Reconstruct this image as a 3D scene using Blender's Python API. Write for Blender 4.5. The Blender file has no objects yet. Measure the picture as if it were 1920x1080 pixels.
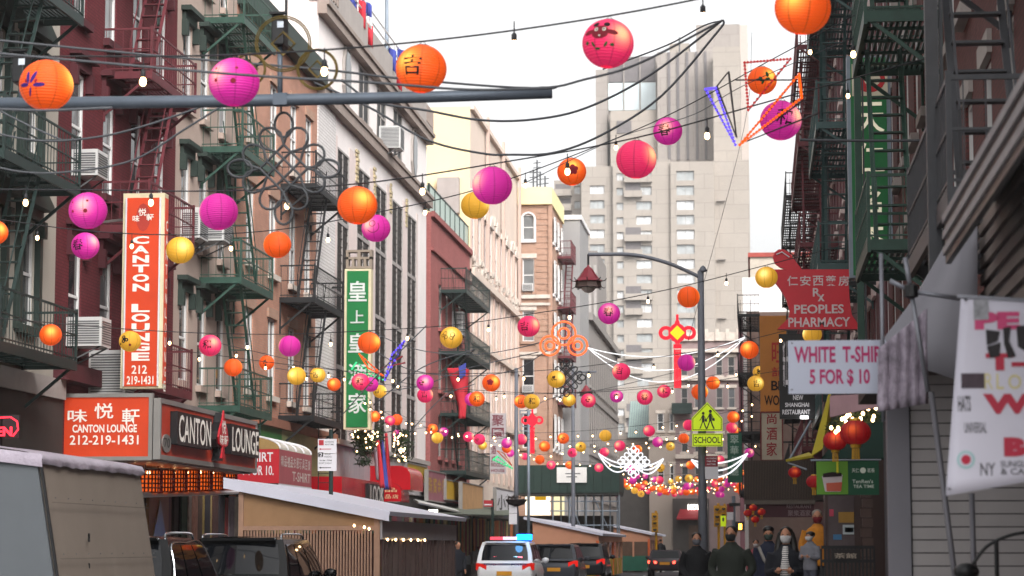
import bpy, math, random
from mathutils import Vector as V
random.seed(7)
SC = bpy.context.scene
COL = SC.collection
R = math.radians
PI = math.pi

# ------------------------------------------------------------------ camera
FPX, VPX, VPY = 4500.0, 1420.0, 1022.0          # focal length and the street's vanishing point, in pixels of a 1920 x 1080 frame
PITCH = math.atan((VPY - 540) / FPX)
YAW = math.atan((VPX - 960) * math.cos(PITCH) / FPX)
EYE = V((0, 0, 1.65))
cam = bpy.data.cameras.new('camera')
cam.sensor_width = 36.0
cam.lens = FPX / 1920 * 36
cam.clip_start = 0.5
cam.clip_end = 3000
cam.dof.use_dof = True
cam.dof.focus_distance = 46
cam.dof.aperture_fstop = 3.2
camo = bpy.data.objects.new('camera', cam)
COL.objects.link(camo)
camo.location = EYE
camo.rotation_euler = (PI / 2 + PITCH, 0, YAW)
SC.camera = camo
_m = camo.rotation_euler.to_matrix()
CR, CU, CW = _m @ V((1, 0, 0)), _m @ V((0, 1, 0)), _m @ V((0, 0, -1))

# ------------------------------------------------------------------ sky and sun (bright overcast, late afternoon)
w = bpy.data.worlds.new('World')
SC.world = w
w.use_nodes = True
nt = w.node_tree
bg = nt.nodes['Background']
sky = nt.nodes.new('ShaderNodeTexSky')
sky.sky_type = 'NISHITA'
sky.sun_disc = False
sky.sun_elevation = R(38)
sky.sun_rotation = R(150)
sky.air_density = 1.0
sky.dust_density = 5.0
sky.ozone_density = 1.0
hs = nt.nodes.new('ShaderNodeHueSaturation')
hs.inputs['Saturation'].default_value = 0.05
nt.links.new(sky.outputs[0], hs.inputs['Color'])
nt.links.new(hs.outputs[0], bg.inputs['Color'])
bg.inputs['Strength'].default_value = 0.15
sun = bpy.data.lights.new('sun', 'SUN')
sun.energy = 0.6
sun.angle = R(25)
sun.color = (1.0, 0.95, 0.9)
suno = bpy.data.objects.new('sun', sun)
COL.objects.link(suno)
_az, _el = R(150), R(38)
_d = V((math.sin(_az) * math.cos(_el), math.cos(_az) * math.cos(_el), math.sin(_el)))
suno.rotation_euler = _d.to_track_quat('Z', 'Y').to_euler()
suno.location = (0, -20, 60)
SC.view_settings.view_transform = 'Standard'
SC.view_settings.look = 'None'
SC.view_settings.gamma = 1.0
SC.view_settings.exposure = 1.1
SC.cycles.max_bounces = 6
SC.cycles.diffuse_bounces = 3
SC.cycles.glossy_bounces = 3
SC.cycles.transparent_max_bounces = 6
SC.cycles.use_denoising = True
SC.cycles.sample_clamp_indirect = 3.0

# ------------------------------------------------------------------ pixel <-> world
def ray(px, py):
    return CW + CR * ((px - 960) / FPX) + CU * ((540 - py) / FPX)
def onY(px, py, Y):
    d = ray(px, py); return EYE + d * (Y / d.y)
def onX(px, py, X):
    d = ray(px, py); return EYE + d * (X / d.x)
def ppm(Y):
    return FPX * 1.011 / Y               # pixels per metre at a depth

# ------------------------------------------------------------------ materials
def srgb(h):
    h = h.lstrip('#')
    c = [int(h[i:i + 2], 16) / 255 for i in (0, 2, 4)]
    return tuple((x / 12.92 if x <= .04045 else ((x + .055) / 1.055) ** 2.4) for x in c)
MATS = {}
def mat(name, col, rough=.65, metal=0, var=.18, scale=1.5, bump=.0, emis=None, estr=0, spec=.4, streak=0, rnd=0, trans=0):
    if name in MATS: return MATS[name]
    c = srgb(col) if isinstance(col, str) else col
    m = bpy.data.materials.new(name); m.use_nodes = True
    n, l = m.node_tree.nodes, m.node_tree.links
    b = n['Principled BSDF']
    b.inputs['Roughness'].default_value = rough
    b.inputs['Metallic'].default_value = metal
    b.inputs['Specular IOR Level'].default_value = spec
    if trans: b.inputs['Transmission Weight'].default_value = trans
    g = n.new('ShaderNodeNewGeometry')
    src = g.outputs['Position']
    if var:
        no = n.new('ShaderNodeTexNoise'); no.inputs['Scale'].default_value = scale; no.inputs['Detail'].default_value = 6
        no.inputs['Roughness'].default_value = .65
        l.new(src, no.inputs['Vector'])
        fac = no.outputs['Fac']
        if streak:
            mp = n.new('ShaderNodeMapping'); mp.inputs['Scale'].default_value = (1, 1, .08)
            l.new(src, mp.inputs['Vector'])
            n2 = n.new('ShaderNodeTexNoise'); n2.inputs['Scale'].default_value = 2.2; n2.inputs['Detail'].default_value = 5
            l.new(mp.outputs[0], n2.inputs['Vector'])
            mm = n.new('ShaderNodeMath'); mm.operation = 'MULTIPLY_ADD'
            l.new(n2.outputs['Fac'], mm.inputs[0]); mm.inputs[1].default_value = streak
            l.new(no.outputs['Fac'], mm.inputs[2]); fac = mm.outputs[0]
        mr = n.new('ShaderNodeMapRange'); mr.inputs['From Min'].default_value = .3; mr.inputs['From Max'].default_value = .7 + streak
        mr.inputs['To Min'].default_value = 1 - var; mr.inputs['To Max'].default_value = 1 + var * .7
        l.new(fac, mr.inputs['Value'])
        val = mr.outputs[0]
        if rnd:
            oi = n.new('ShaderNodeObjectInfo'); m2 = n.new('ShaderNodeMapRange')
            m2.inputs['To Min'].default_value = 1 - rnd; m2.inputs['To Max'].default_value = 1 + rnd
            l.new(oi.outputs['Random'], m2.inputs['Value'])
            m3 = n.new('ShaderNodeMath'); m3.operation = 'MULTIPLY'
            l.new(val, m3.inputs[0]); l.new(m2.outputs[0], m3.inputs[1]); val = m3.outputs[0]
        vm = n.new('ShaderNodeVectorMath'); vm.operation = 'SCALE'; vm.inputs[0].default_value = c
        l.new(val, vm.inputs['Scale']); l.new(vm.outputs[0], b.inputs['Base Color'])
        if bump:
            bp = n.new('ShaderNodeBump'); bp.inputs['Strength'].default_value = bump; bp.inputs['Distance'].default_value = .02
            nb = n.new('ShaderNodeTexNoise'); nb.inputs['Scale'].default_value = scale * 8; nb.inputs['Detail'].default_value = 4
            l.new(src, nb.inputs['Vector'])
            l.new(nb.outputs['Fac'], bp.inputs['Height']); l.new(bp.outputs[0], b.inputs['Normal'])
    else:
        b.inputs['Base Color'].default_value = (*c, 1)
    if emis:
        e = srgb(emis) if isinstance(emis, str) else emis
        b.inputs['Emission Color'].default_value = (*e, 1)
        b.inputs['Emission Strength'].default_value = estr
    MATS[name] = m
    return m
def brick(name, c1, c2, mortar, bw=.21, bh=.07, var=.2, bump=.4, rough=.85, ms=.012):
    if name in MATS: return MATS[name]
    m = bpy.data.materials.new(name); m.use_nodes = True
    n, l = m.node_tree.nodes, m.node_tree.links
    b = n['Principled BSDF']; b.inputs['Roughness'].default_value = rough; b.inputs['Specular IOR Level'].default_value = .25
    g = n.new('ShaderNodeNewGeometry'); sx = n.new('ShaderNodeSeparateXYZ'); l.new(g.outputs['Position'], sx.inputs[0])
    ad = n.new('ShaderNodeMath'); l.new(sx.outputs[0], ad.inputs[0]); l.new(sx.outputs[1], ad.inputs[1])
    cx = n.new('ShaderNodeCombineXYZ'); l.new(ad.outputs[0], cx.inputs[0]); l.new(sx.outputs[2], cx.inputs[1])
    br = n.new('ShaderNodeTexBrick'); br.inputs['Scale'].default_value = 1
    br.inputs['Brick Width'].default_value = bw; br.inputs['Row Height'].default_value = bh
    br.inputs['Mortar Size'].default_value = ms; br.inputs['Mortar Smooth'].default_value = .2
    for k, c in (('Color1', c1), ('Color2', c2), ('Mortar', mortar)):
        br.inputs[k].default_value = (*srgb(c), 1)
    l.new(cx.outputs[0], br.inputs['Vector'])
    no = n.new('ShaderNodeTexNoise'); no.inputs['Scale'].default_value = .7; no.inputs['Detail'].default_value = 7; no.inputs['Roughness'].default_value = .7
    l.new(g.outputs['Position'], no.inputs['Vector'])
    mr = n.new('ShaderNodeMapRange'); mr.inputs['From Min'].default_value = .3; mr.inputs['From Max'].default_value = .7
    mr.inputs['To Min'].default_value = 1 - var; mr.inputs['To Max'].default_value = 1 + var * .6
    l.new(no.outputs['Fac'], mr.inputs['Value'])
    vm = n.new('ShaderNodeVectorMath'); vm.operation = 'SCALE'
    l.new(br.outputs['Color'], vm.inputs[0]); l.new(mr.outputs[0], vm.inputs['Scale']); l.new(vm.outputs[0], b.inputs['Base Color'])
    bp = n.new('ShaderNodeBump'); bp.inputs['Strength'].default_value = bump; bp.inputs['Distance'].default_value = .01; bp.invert = True
    l.new(br.outputs['Fac'], bp.inputs['Height']); l.new(bp.outputs[0], b.inputs['Normal'])
    MATS[name] = m
    return m
def glow(name, col, s):
    if name in MATS: return MATS[name]
    m = bpy.data.materials.new(name); m.use_nodes = True
    n, l = m.node_tree.nodes, m.node_tree.links
    e = n.new('ShaderNodeEmission'); e.inputs[0].default_value = (*srgb(col), 1); e.inputs[1].default_value = s
    l.new(e.outputs[0], n['Material Output'].inputs[0])
    MATS[name] = m
    return m
def glassmat(name, dark, light, rough=.06):
    if name in MATS: return MATS[name]
    m = bpy.data.materials.new(name); m.use_nodes = True
    n, l = m.node_tree.nodes, m.node_tree.links
    b = n['Principled BSDF']; b.inputs['Roughness'].default_value = rough; b.inputs['Specular IOR Level'].default_value = .5
    oi = n.new('ShaderNodeObjectInfo'); cr = n.new('ShaderNodeValToRGB')
    cr.color_ramp.elements[0].position = .35; cr.color_ramp.elements[0].color = (*srgb(dark), 1)
    cr.color_ramp.elements[1].position = .95; cr.color_ramp.elements[1].color = (*srgb(light), 1)
    l.new(oi.outputs['Random'], cr.inputs[0])
    g = n.new('ShaderNodeNewGeometry'); no = n.new('ShaderNodeTexNoise'); no.inputs['Scale'].default_value = 1.3
    l.new(g.outputs['Position'], no.inputs['Vector'])
    mx = n.new('ShaderNodeMix'); mx.data_type = 'RGBA'; mx.blend_type = 'MULTIPLY'; mx.inputs[0].default_value = .6
    l.new(cr.outputs[0], mx.inputs[6]); l.new(no.outputs['Fac'], mx.inputs[7])
    l.new(mx.outputs[2], b.inputs['Base Color'])
    MATS[name] = m
    return m

# ------------------------------------------------------------------ object bookkeeping
ORG = {}
def tag(o, label=None, cat=None, group=None, kind=None):
    if label: o['label'] = label
    if cat: o['category'] = cat
    if group: o['group'] = group
    if kind: o['kind'] = kind
    return o
def thing(name, label, cat, loc=(0, 0, 0), rz=0, group=None, local=False):
    o = bpy.data.objects.new(name, None); COL.objects.link(o)
    o.empty_display_size = .2
    o.location = loc; o.rotation_euler = (0, 0, rz)
    ORG[o.name] = V((0, 0, 0)) if local else V(loc)
    return tag(o, label, cat, group)
class Plane:                                # a facade: u along it, v up, w outwards
    def __init__(s, o, u, n):
        s.o, s.u, s.n = V(o), V(u).normalized(), V(n).normalized()
    def pt(s, u, v, w=0):
        return s.o + s.u * u + V((0, 0, v)) + s.n * w
LX = -14.2
PL = Plane((LX, 0, 0), (0, 1, 0), (1, 0, 0))        # left row, u = world y
def PY(Y): return Plane((0, Y, 0), (1, 0, 0), (0, -1, 0))   # faces the camera, u = world x
class MB:
    def __init__(s, P=None):
        s.v, s.f, s.m, s.P = [], [], [], P
        s.mi = 0; s.log = []
    def add(s, vs, fs, m=None):
        k = len(s.v); s.v += [tuple(x) for x in vs]
        s.log.append((k, len(s.v), len(s.f), len(s.f) + len(fs)))
        for f in fs:
            s.f.append(tuple(k + i for i in f)); s.m.append(s.mi if m is None else m)
        return s
    BF = [(0, 3, 2, 1), (4, 5, 6, 7), (0, 1, 5, 4), (1, 2, 6, 5), (2, 3, 7, 6), (3, 0, 4, 7)]
    def box(s, x0, x1, y0, y1, z0, z1, m=None):
        return s.add([(x0, y0, z0), (x1, y0, z0), (x1, y1, z0), (x0, y1, z0), (x0, y0, z1), (x1, y0, z1), (x1, y1, z1), (x0, y1, z1)], MB.BF, m)
    def pbox(s, u0, u1, v0, v1, w0, w1, m=None, P=None):
        P = P or s.P
        return s.add([P.pt(a, b, c) for b in (v0, v1) for (a, c) in ((u0, w0), (u1, w0), (u1, w1), (u0, w1))], MB.BF, m)
    def quad(s, a, b, c, d, m=None): return s.add([a, b, c, d], [(0, 1, 2, 3)], m)
    def bar(s, p, q, w, h=None, up=(0, 0, 1), m=None):
        p, q = V(p), V(q); d = (q - p)
        if d.length < 1e-6: return s
        d.normalize(); up = V(up)
        if abs(d.dot(up)) > .98: up = V((0, 1, 0)) if abs(d.y) < .9 else V((1, 0, 0))
        a = d.cross(up).normalized(); b = a.cross(d)
        h = h or w; a *= w / 2; b *= h / 2
        return s.add([p - a - b, p + a - b, p + a + b, p - a + b, q - a - b, q + a - b, q + a + b, q - a + b], MB.BF, m)
    def tube(s, pts, r, n=6, m=None, closed=False):
        pts = [V(p) for p in pts]; N = len(pts)
        if N < 2: return s
        rr = r if isinstance(r, (list, tuple)) else [r] * N
        k = len(s.v); prev = None
        for i, p in enumerate(pts):
            t = (pts[(i + 1) % N] - pts[i - 1]) if closed else (pts[min(i + 1, N - 1)] - pts[max(i - 1, 0)])
            if t.length < 1e-9: t = V((0, 0, 1))
            t.normalize()
            if prev is None:
                up = V((0, 0, 1)) if abs(t.z) < .9 else V((0, 1, 0))
                a = t.cross(up).normalized()
            else:
                a = prev - t * prev.dot(t)
                a = a.normalized() if a.length > 1e-6 else t.cross(V((0, 0, 1))).normalized()
            prev = a; b = t.cross(a)
            for j in range(n):
                an = 2 * PI * j / n
                s.v.append(tuple(p + (a * math.cos(an) + b * math.sin(an)) * rr[i]))
        for i in range(N if closed else N - 1):
            i2 = (i + 1) % N
            for j in range(n):
                s.f.append((k + i * n + j, k + i * n + (j + 1) % n, k + i2 * n + (j + 1) % n, k + i2 * n + j)); s.m.append(s.mi if m is None else m)
        if not closed:
            s.f.append(tuple(k + j for j in reversed(range(n)))); s.m.append(s.mi if m is None else m)
            s.f.append(tuple(k + (N - 1) * n + j for j in range(n))); s.m.append(s.mi if m is None else m)
        return s
    def lathe(s, prof, n=16, c=(0, 0, 0), m=None, sx=1, sy=1):
        k = len(s.v); c = V(c)
        for r, z in prof:
            for j in range(n):
                a = 2 * PI * j / n
                s.v.append((c.x + r * math.cos(a) * sx, c.y + r * math.sin(a) * sy, c.z + z))
        for i in range(len(prof) - 1):
            for j in range(n):
                s.f.append((k + i * n + j, k + i * n + (j + 1) % n, k + (i + 1) * n + (j + 1) % n, k + (i + 1) * n + j)); s.m.append(s.mi if m is None else m)
        return s
    def prism(s, poly, P, w0, w1, m=None):
        n = len(poly)
        vs = [P.pt(u, v, w0) for u, v in poly] + [P.pt(u, v, w1) for u, v in poly]
        fs = [tuple(range(n)), tuple(range(2 * n - 1, n - 1, -1))] + [(i, (i + 1) % n, n + (i + 1) % n, n + i) for i in range(n)]
        return s.add(vs, fs, m)
    def mesh(s, name, mats, org=V((0, 0, 0)), smooth=False):
        me = bpy.data.meshes.new(name)
        me.from_pydata([(x - org.x, y - org.y, z - org.z) for x, y, z in s.v], [], s.f)
        mats = mats if isinstance(mats, (list, tuple)) else [mats]
        for m in mats: me.materials.append(m)
        if len(mats) > 1: me.polygons.foreach_set('material_index', s.m)
        if smooth: me.polygons.foreach_set('use_smooth', [True] * len(s.f))
        me.update()
        return me
    def build(s, name, mats, parent=None, smooth=False, label=None, fix=True):
        if parent is not None:
            org = ORG[parent.name]; loc = V((0, 0, 0))
        else:
            xs, ys, zs = zip(*s.v)
            org = loc = V(((min(xs) + max(xs)) / 2, (min(ys) + max(ys)) / 2, min(zs)))
        me = s.mesh(name, mats, org, smooth)
        o = bpy.data.objects.new(name, me); COL.objects.link(o)
        o.location = loc; ORG[o.name] = org
        if parent is not None: o.parent = parent
        if label: o['label'] = label
        if fix and len(s.f) < 200000: fixn(me)
        return o
def each(mb, name, mats, parent):           # every shape added to mb becomes a part of its own
    for v0, v1, f0, f1 in mb.log:
        b = MB(); b.v = mb.v[v0:v1]; b.f = [tuple(i - v0 for i in f) for f in mb.f[f0:f1]]; b.m = mb.m[f0:f1]
        b.build(name, mats, parent)
import bmesh
def fixn(me):
    b = bmesh.new(); b.from_mesh(me); bmesh.ops.recalc_face_normals(b, faces=b.faces); b.to_mesh(me); b.free()
def put(name, me, parent, loc, rz=0, sc=None):            # a piece that shares mesh data
    o = bpy.data.objects.new(name, me); COL.objects.link(o)
    o.location = V(loc) - (ORG[parent.name] if parent is not None else V((0, 0, 0)))
    if rz: o.rotation_euler = (0, 0, rz)
    if sc: o.scale = sc
    ORG[o.name] = V((0, 0, 0))
    if parent is not None: o.parent = parent
    return o
def structure(o): o['kind'] = 'structure'; return o

# ------------------------------------------------------------------ lettering
_TXT = {}
def glyphs(s, bold=0.0, shear=0.0):
    if any(ord(c) > 0x2E80 for c in s): bold = min(bold, .012)
    k = (s, bold, shear)
    if k in _TXT: return _TXT[k]
    cu = bpy.data.curves.new('t', 'FONT'); cu.body = s; cu.resolution_u = 3; cu.offset = bold; cu.shear = shear
    o = bpy.data.objects.new('t', cu); ev = o; me = o.to_mesh()
    vs = [tuple(v.co)[:2] for v in me.vertices]; fs = [tuple(p.vertices) for p in me.polygons]
    ev.to_mesh_clear(); bpy.data.objects.remove(o); bpy.data.curves.remove(cu)
    if not vs: vs = [(0, 0), (1, 0), (0, 1)]; fs = [(0, 1, 2)]
    x0, x1 = min(v[0] for v in vs), max(v[0] for v in vs); y0, y1 = min(v[1] for v in vs), max(v[1] for v in vs)
    vs = [((x - x0) / max(x1 - x0, 1e-6), (y - y0) / max(y1 - y0, 1e-6)) for x, y in vs]
    _TXT[k] = (vs, fs, (x1 - x0) / max(y1 - y0, 1e-6))
    return _TXT[k]
def letter(mb, P, s, u0, u1, v0, v1, w, bold=0.0, fit=True, thick=0, m=None):
    vs, fs, asp = glyphs(s, bold)
    if not fit:                                 # keep the proportion, centred
        h = v1 - v0; wd = h * asp
        if wd > u1 - u0: wd = u1 - u0; h = wd / asp
        uc, vc = (u0 + u1) / 2, (v0 + v1) / 2
        u0, u1, v0, v1 = uc - wd / 2, uc + wd / 2, vc - h / 2, vc + h / 2
    mb.add([P.pt(u0 + x * (u1 - u0), v0 + y * (v1 - v0), w) for x, y in vs], fs, m)
    if thick:
        E = {}
        for f in fs:
            for i in range(len(f)):
                a, b = f[i], f[(i + 1) % len(f)]
                E[(a, b)] = 1
        edges = [(a, b) for (a, b) in E if (b, a) not in E]
        k = len(mb.v)
        mb.v += [tuple(P.pt(u0 + x * (u1 - u0), v0 + y * (v1 - v0), w - thick)) for x, y in vs]
        k0 = k - len(vs)
        for a, b in edges:
            mb.f.append((k0 + a, k0 + b, k + b, k + a)); mb.m.append(mb.mi if m is None else m)
    return mb

# ------------------------------------------------------------------ facade pieces
def facade(mb, P, u0, u1, v0, v1, ops, depth=.13, m=None):
    us = sorted({u0, u1, *[o[0] for o in ops], *[o[1] for o in ops]}); vs = sorted({v0, v1, *[o[2] for o in ops], *[o[3] for o in ops]})
    us = [u for u in us if u0 - 1e-6 <= u <= u1 + 1e-6]; vs = [v for v in vs if v0 - 1e-6 <= v <= v1 + 1e-6]
    for i in range(len(us) - 1):
        for j in range(len(vs) - 1):
            uc, vc = (us[i] + us[i + 1]) / 2, (vs[j] + vs[j + 1]) / 2
            if any(o[0] < uc < o[1] and o[2] < vc < o[3] for o in ops): continue
            mb.quad(P.pt(us[i], vs[j]), P.pt(us[i + 1], vs[j]), P.pt(us[i + 1], vs[j + 1]), P.pt(us[i], vs[j + 1]), m)
    for a, b, c, d in ops:
        for p, q in (((a, c), (b, c)), ((b, c), (b, d)), ((b, d), (a, d)), ((a, d), (a, c))):
            mb.quad(P.pt(*p, 0), P.pt(*q, 0), P.pt(*q, -depth), P.pt(*p, -depth), m)
    return mb
_WM = {}
def window(root, P, a, b, c, d, style='sash', fm=None, gm=None, sillm=None, lintel=None, depth=.1):
    """sash window in the opening a..b, c..d: frame with pane, sill and lintel as sub-parts; alike windows share meshes"""
    W, H = round(b - a, 3), round(d - c, 3)
    fm = fm or M_WHITE; gm = gm or M_GLASS
    key = (W, H, style, fm.name, gm.name, sillm and sillm.name, lintel and (lintel[0], lintel[1].name), tuple(P.u), tuple(P.n))
    if key not in _WM:
        Q = Plane((0, 0, 0), P.u, P.n)
        t = .07
        f = MB(Q)
        f.pbox(0, W, 0, t, -depth, -depth + .06); f.pbox(0, W, H - t, H, -depth, -depth + .06)
        f.pbox(0, t, t, H - t, -depth, -depth + .06); f.pbox(W - t, W, t, H - t, -depth, -depth + .06)
        if style in ('sash', 'sash2'):
            f.pbox(t, W - t, H * .5 - .03, H * .5 + .03, -depth + .003, -depth + .05)
        if style == 'sash2' or style == 'two':
            f.pbox(W / 2 - .03, W / 2 + .03, t, H - t, -depth + .006, -depth + .045)
        if style == 'bars':
            for k in range(1, 3): f.pbox(W * k / 3 - .02, W * k / 3 + .02, t, H - t, -depth + .006, -depth + .045)
            for k in range(1, max(2, int(H / .45))): f.pbox(t, W - t, .45 * k - .015, .45 * k + .015, -depth + .003, -depth + .04)
        fmesh = f.mesh('window', fm); fixn(fmesh)
        g = MB(Q).pbox(t * .5, W - t * .5, t * .5, H - t * .5, -depth - .02, -depth + .015)
        gmesh = g.mesh('pane', gm)
        smesh = lmesh = None
        if sillm:
            smesh = MB(Q).pbox(-.12, W + .12, -.16, 0, -.02, .14).mesh('sill', sillm)
        if lintel:
            L = MB(Q)
            if lintel[0] == 'flat': L.pbox(-.15, W + .15, H, H + .28, -.02, .06)
            elif lintel[0] == 'hood':
                L.pbox(-.18, W + .18, H + .05, H + .28, -.02, .1); L.pbox(-.28, W + .28, H + .28, H + .4, -.02, .26)
                L.pbox(-.2, -.04, H - .35, H + .05, -.02, .16); L.pbox(W + .04, W + .2, H - .35, H + .05, -.02, .16)
            elif lintel[0] == 'pediment':
                L.pbox(-.2, W + .2, H + .03, H + .25, -.02, .12); L.pbox(-.32, W + .32, H + .25, H + .36, -.02, .3)
                L.prism([(-.34, H + .36), (W + .34, H + .36), (W / 2, H + .75)], Q, -.02, .3)
                for u in (-.2, W + .02): L.pbox(u, u + .18, -.1, H + .03, -.02, .12)
                L.pbox(-.22, -.02, H - .3, H + .03, -.02, .2); L.pbox(W + .02, W + .22, H - .3, H + .03, -.02, .2)
            lmesh = L.mesh('lintel', lintel[1])
        _WM[key] = (fmesh, gmesh, smesh, lmesh)
    fmesh, gmesh, smesh, lmesh = _WM[key]
    loc = P.pt(a, c)
    o = put('window', fmesh, root, loc)
    for nm, me in (('pane', gmesh), ('sill', smesh), ('lintel', lmesh)):
        if me:
            x = bpy.data.objects.new(nm, me); COL.objects.link(x); x.parent = o
    return o
def body(mb, P, u0, u1, v0, v1, back, m=None):      # sides, roof and rear of a block behind a facade
    mb.quad(P.pt(u0, v0), P.pt(u0, v1), P.pt(u0, v1, -back), P.pt(u0, v0, -back), m)
    mb.quad(P.pt(u1, v0), P.pt(u1, v1), P.pt(u1, v1, -back), P.pt(u1, v0, -back), m)
    mb.quad(P.pt(u0, v1), P.pt(u1, v1), P.pt(u1, v1, -back), P.pt(u0, v1, -back), m)
    mb.quad(P.pt(u0, v0, -back), P.pt(u1, v0, -back), P.pt(u1, v1, -back), P.pt(u0, v1, -back), m)
    return mb
def building(name, label, P, u0, u1, top, wallm, ops, back=12, v0=0):
    r = thing(name, label, 'building', P.pt((u0 + u1) / 2, v0, -back / 2))
    mb = MB(P); facade(mb, P, u0, u1, v0, top, ops); body(mb, P, u0, u1, v0, top, back)
    mb.build('wall', wallm, r)
    return r
def fire_escape(label, P, u0, u1, levels, m, depth=1.1, group=None, stair=1, stride=3.4, brk=True, bal=.19, slat=.085, drop=False):
    r = thing('fire_escape', label, 'fire escape', P.pt(u0, levels[0], 0), group=group)
    L = u1 - u0
    Q = Plane((0, 0, 0), P.u, P.n)
    pm = MB(Q)
    pm.pbox(0, L, -.19, 0, depth - .05, depth); pm.pbox(0, .05, -.16, 0, 0, depth - .05); pm.pbox(L - .05, L, -.16, 0, 0, depth - .05); pm.pbox(.05, L - .05, -.1, 0, .0, .05)
    k = .09
    while k < depth - .08:
        pm.pbox(.05, L - .05, -.05, -.01, k, k + slat * .5); k += slat
    for t in range(1, int(L / .9) + 1): pm.pbox(t * .9 - .02, t * .9 + .02, -.1, -.051, .05, depth - .05)
    pmesh = pm.mesh('platform', m); fixn(pmesh)
    rm = MB(Q); h = .95
    for v in (.06, .5, h):
        t = .012 if v < h else .022
        rm.pbox(0, L, v - t, v + t, depth - .035, depth - .01)
        rm.pbox(0, .035, v - t, v + t, .02, depth - .04); rm.pbox(L - .035, L, v - t, v + t, .02, depth - .04)
    u = 0
    while u <= L: rm.pbox(u - .006, u + .006, 0, h, depth - .026, depth - .014); u += bal
    u = .05
    while u < depth:
        for q in (.017, L - .017): rm.pbox(q - .006, q + .006, 0, h, u - .006, u + .006)
        u += bal
    for q in (.02, L - .02): rm.pbox(q - .022, q + .022, -.1, h + .06, depth - .05, depth)
    rmesh = rm.mesh('railing', m)
    sm = MB(Q); n = 11
    ua, ub = (.5, min(L - .5, 2.6)) if stair > 0 else (min(L - .5, 2.6), .5)
    for wv in (depth * .42, depth * .86):
        sm.bar(Q.pt(ua, -.05, wv), Q.pt(ub, stride - .05, wv), .025, .07, up=tuple(Q.n))
        sm.bar(Q.pt(ua, .75, wv), Q.pt(ub, stride + .75, wv), .022, .022)
        sm.bar(Q.pt(ua, 0, wv), Q.pt(ua, .75, wv), .03, .03)
    for i in range(1, n):
        t = i / n; u = ua + (ub - ua) * t; v = stride * t
        sm.pbox(u - .08, u + .08, v - .012, v + .012, depth * .42 + .016, depth * .86 - .016)
    smesh = sm.mesh('stair', m); fixn(smesh)
    bm = MB(Q)
    bm.bar(Q.pt(.06, -.13, depth - .1), Q.pt(.06, -.95, .02), .05, .06)
    bm.pbox(.03, .09, -1.1, -.16, .0, .045)
    bmesh_ = bm.mesh('bracket', m); fixn(bmesh_)
    for i, z in enumerate(levels):
        loc = P.pt(u0, z)
        put('platform', pmesh, r, loc); put('railing', rmesh, r, loc)
        if brk: put('bracket', bmesh_, r, loc); put('bracket', bmesh_, r, P.pt(u1 - .12, z))
        if i < len(levels) - 1 or stair == 2: put('stair', smesh, r, loc)
    if drop:
        dm = MB(Q)
        for q in (depth * .5, depth * .9): dm.bar(Q.pt(L * .75, .9, q), Q.pt(L * .75, -3.0, q), .03)
        for i in range(13): dm.bar(Q.pt(L * .75, .7 - i * .29, depth * .5), Q.pt(L * .75, .7 - i * .29, depth * .9), .022)
        put('ladder', dm.mesh('ladder', m), r, P.pt(u0, levels[0]))
    return r
def aircon(P, u0, v0, wd, ht, dp, where, proj=.5):
    r = thing('air_conditioner', 'pale grey air conditioner ' + where, 'air conditioner', P.pt(u0 + wd / 2, v0, 0))
    MB(P).pbox(u0, u0 + wd, v0, v0 + ht, -.1, proj).build('case', M_AC, r)
    g = MB(P)
    n = max(4, int(ht / .06))
    for i in range(n): g.pbox(u0 + .05, u0 + wd - .05, v0 + .05 + (ht - .1) * i / n, v0 + .05 + (ht - .1) * (i + .45) / n, proj, proj + .012)
    for i in range(n):
        g.pbox(u0 - .012, u0, v0 + .05 + (ht - .1) * i / n, v0 + .05 + (ht - .1) * (i + .45) / n, .05, proj - .05)
    g.build('grille', M_ACD, r)
    MB(P).bar(P.pt(u0 + .1, v0, proj - .05), P.pt(u0 + .1, v0 - .35, 0), .03).bar(P.pt(u0 + wd - .1, v0, proj - .05), P.pt(u0 + wd - .1, v0 - .35, 0), .03).build('bracket', M_ACD, r)
    return r

M_WHITE = mat('white_paint', '#d6d4d2', .5, var=.08)
M_GLASS = glassmat('window_glass', '#2a2d31', '#9a9c9c')
M_AC = mat('appliance_white', '#c3c2c0', .5, var=.1, streak=.3)
M_ACD = mat('appliance_grey', '#5a5b5c', .5)
M_IRON = mat('black_iron', '#1b1c1e', .55, var=.3, scale=6)
M_GREEN = mat('green_iron', '#2d4a3f', .5, var=.25, scale=4)
M_DGREEN = mat('dark_green_iron', '#20302d', .5, var=.25, scale=4)
M_TEAL = mat('teal_iron', '#35504f', .5, var=.25, scale=4)
M_MAROON = mat('maroon_iron', '#5c2229', .55, var=.2, scale=4)
M_GREYM = mat('galvanised', '#7d8792', .45, .3, var=.15, scale=3)
M_CABLE = mat('cable', '#4a4c50', .6, var=0)
M_WIRE = mat('wire', '#26272a', .6, var=0)
# ================================================================== the setting
M_ASPH = mat('asphalt', '#45464a', .9, var=.25, scale=.8, bump=.3)
M_PAVE = mat('pavement', '#7c7a78', .9, var=.2, scale=1.2, bump=.2)
structure(MB().box(-150, 150, -20, 620, -.3, 0).build('ground', M_ASPH))
def paving(nm, x0, x1, y0, y1):
    o = structure(MB().box(x0, x1, y0, y1, 0.004, .13).build(nm, M_PAVE)); return o
paving('pavement_left', -30, -10.75, -5, 196)
paving('pavement_right', -1.25, 12, -5, 196)
kl = structure(MB().box(-10.75, -10.6, -5, 196, .004, .145).build('kerb_left', M_WHITE))
kr = structure(MB().box(-1.4, -1.25, -5, 196, .004, .145).build('kerb_right', M_WHITE))
for o in (kl, kr): o.data.materials[0] = mat('kerb_stone', '#8d8a86', .9)
mk = MB()
for y in range(20, 190, 9): mk.box(-6.1, -5.98, y, y + 3, .004, .008)
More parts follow.
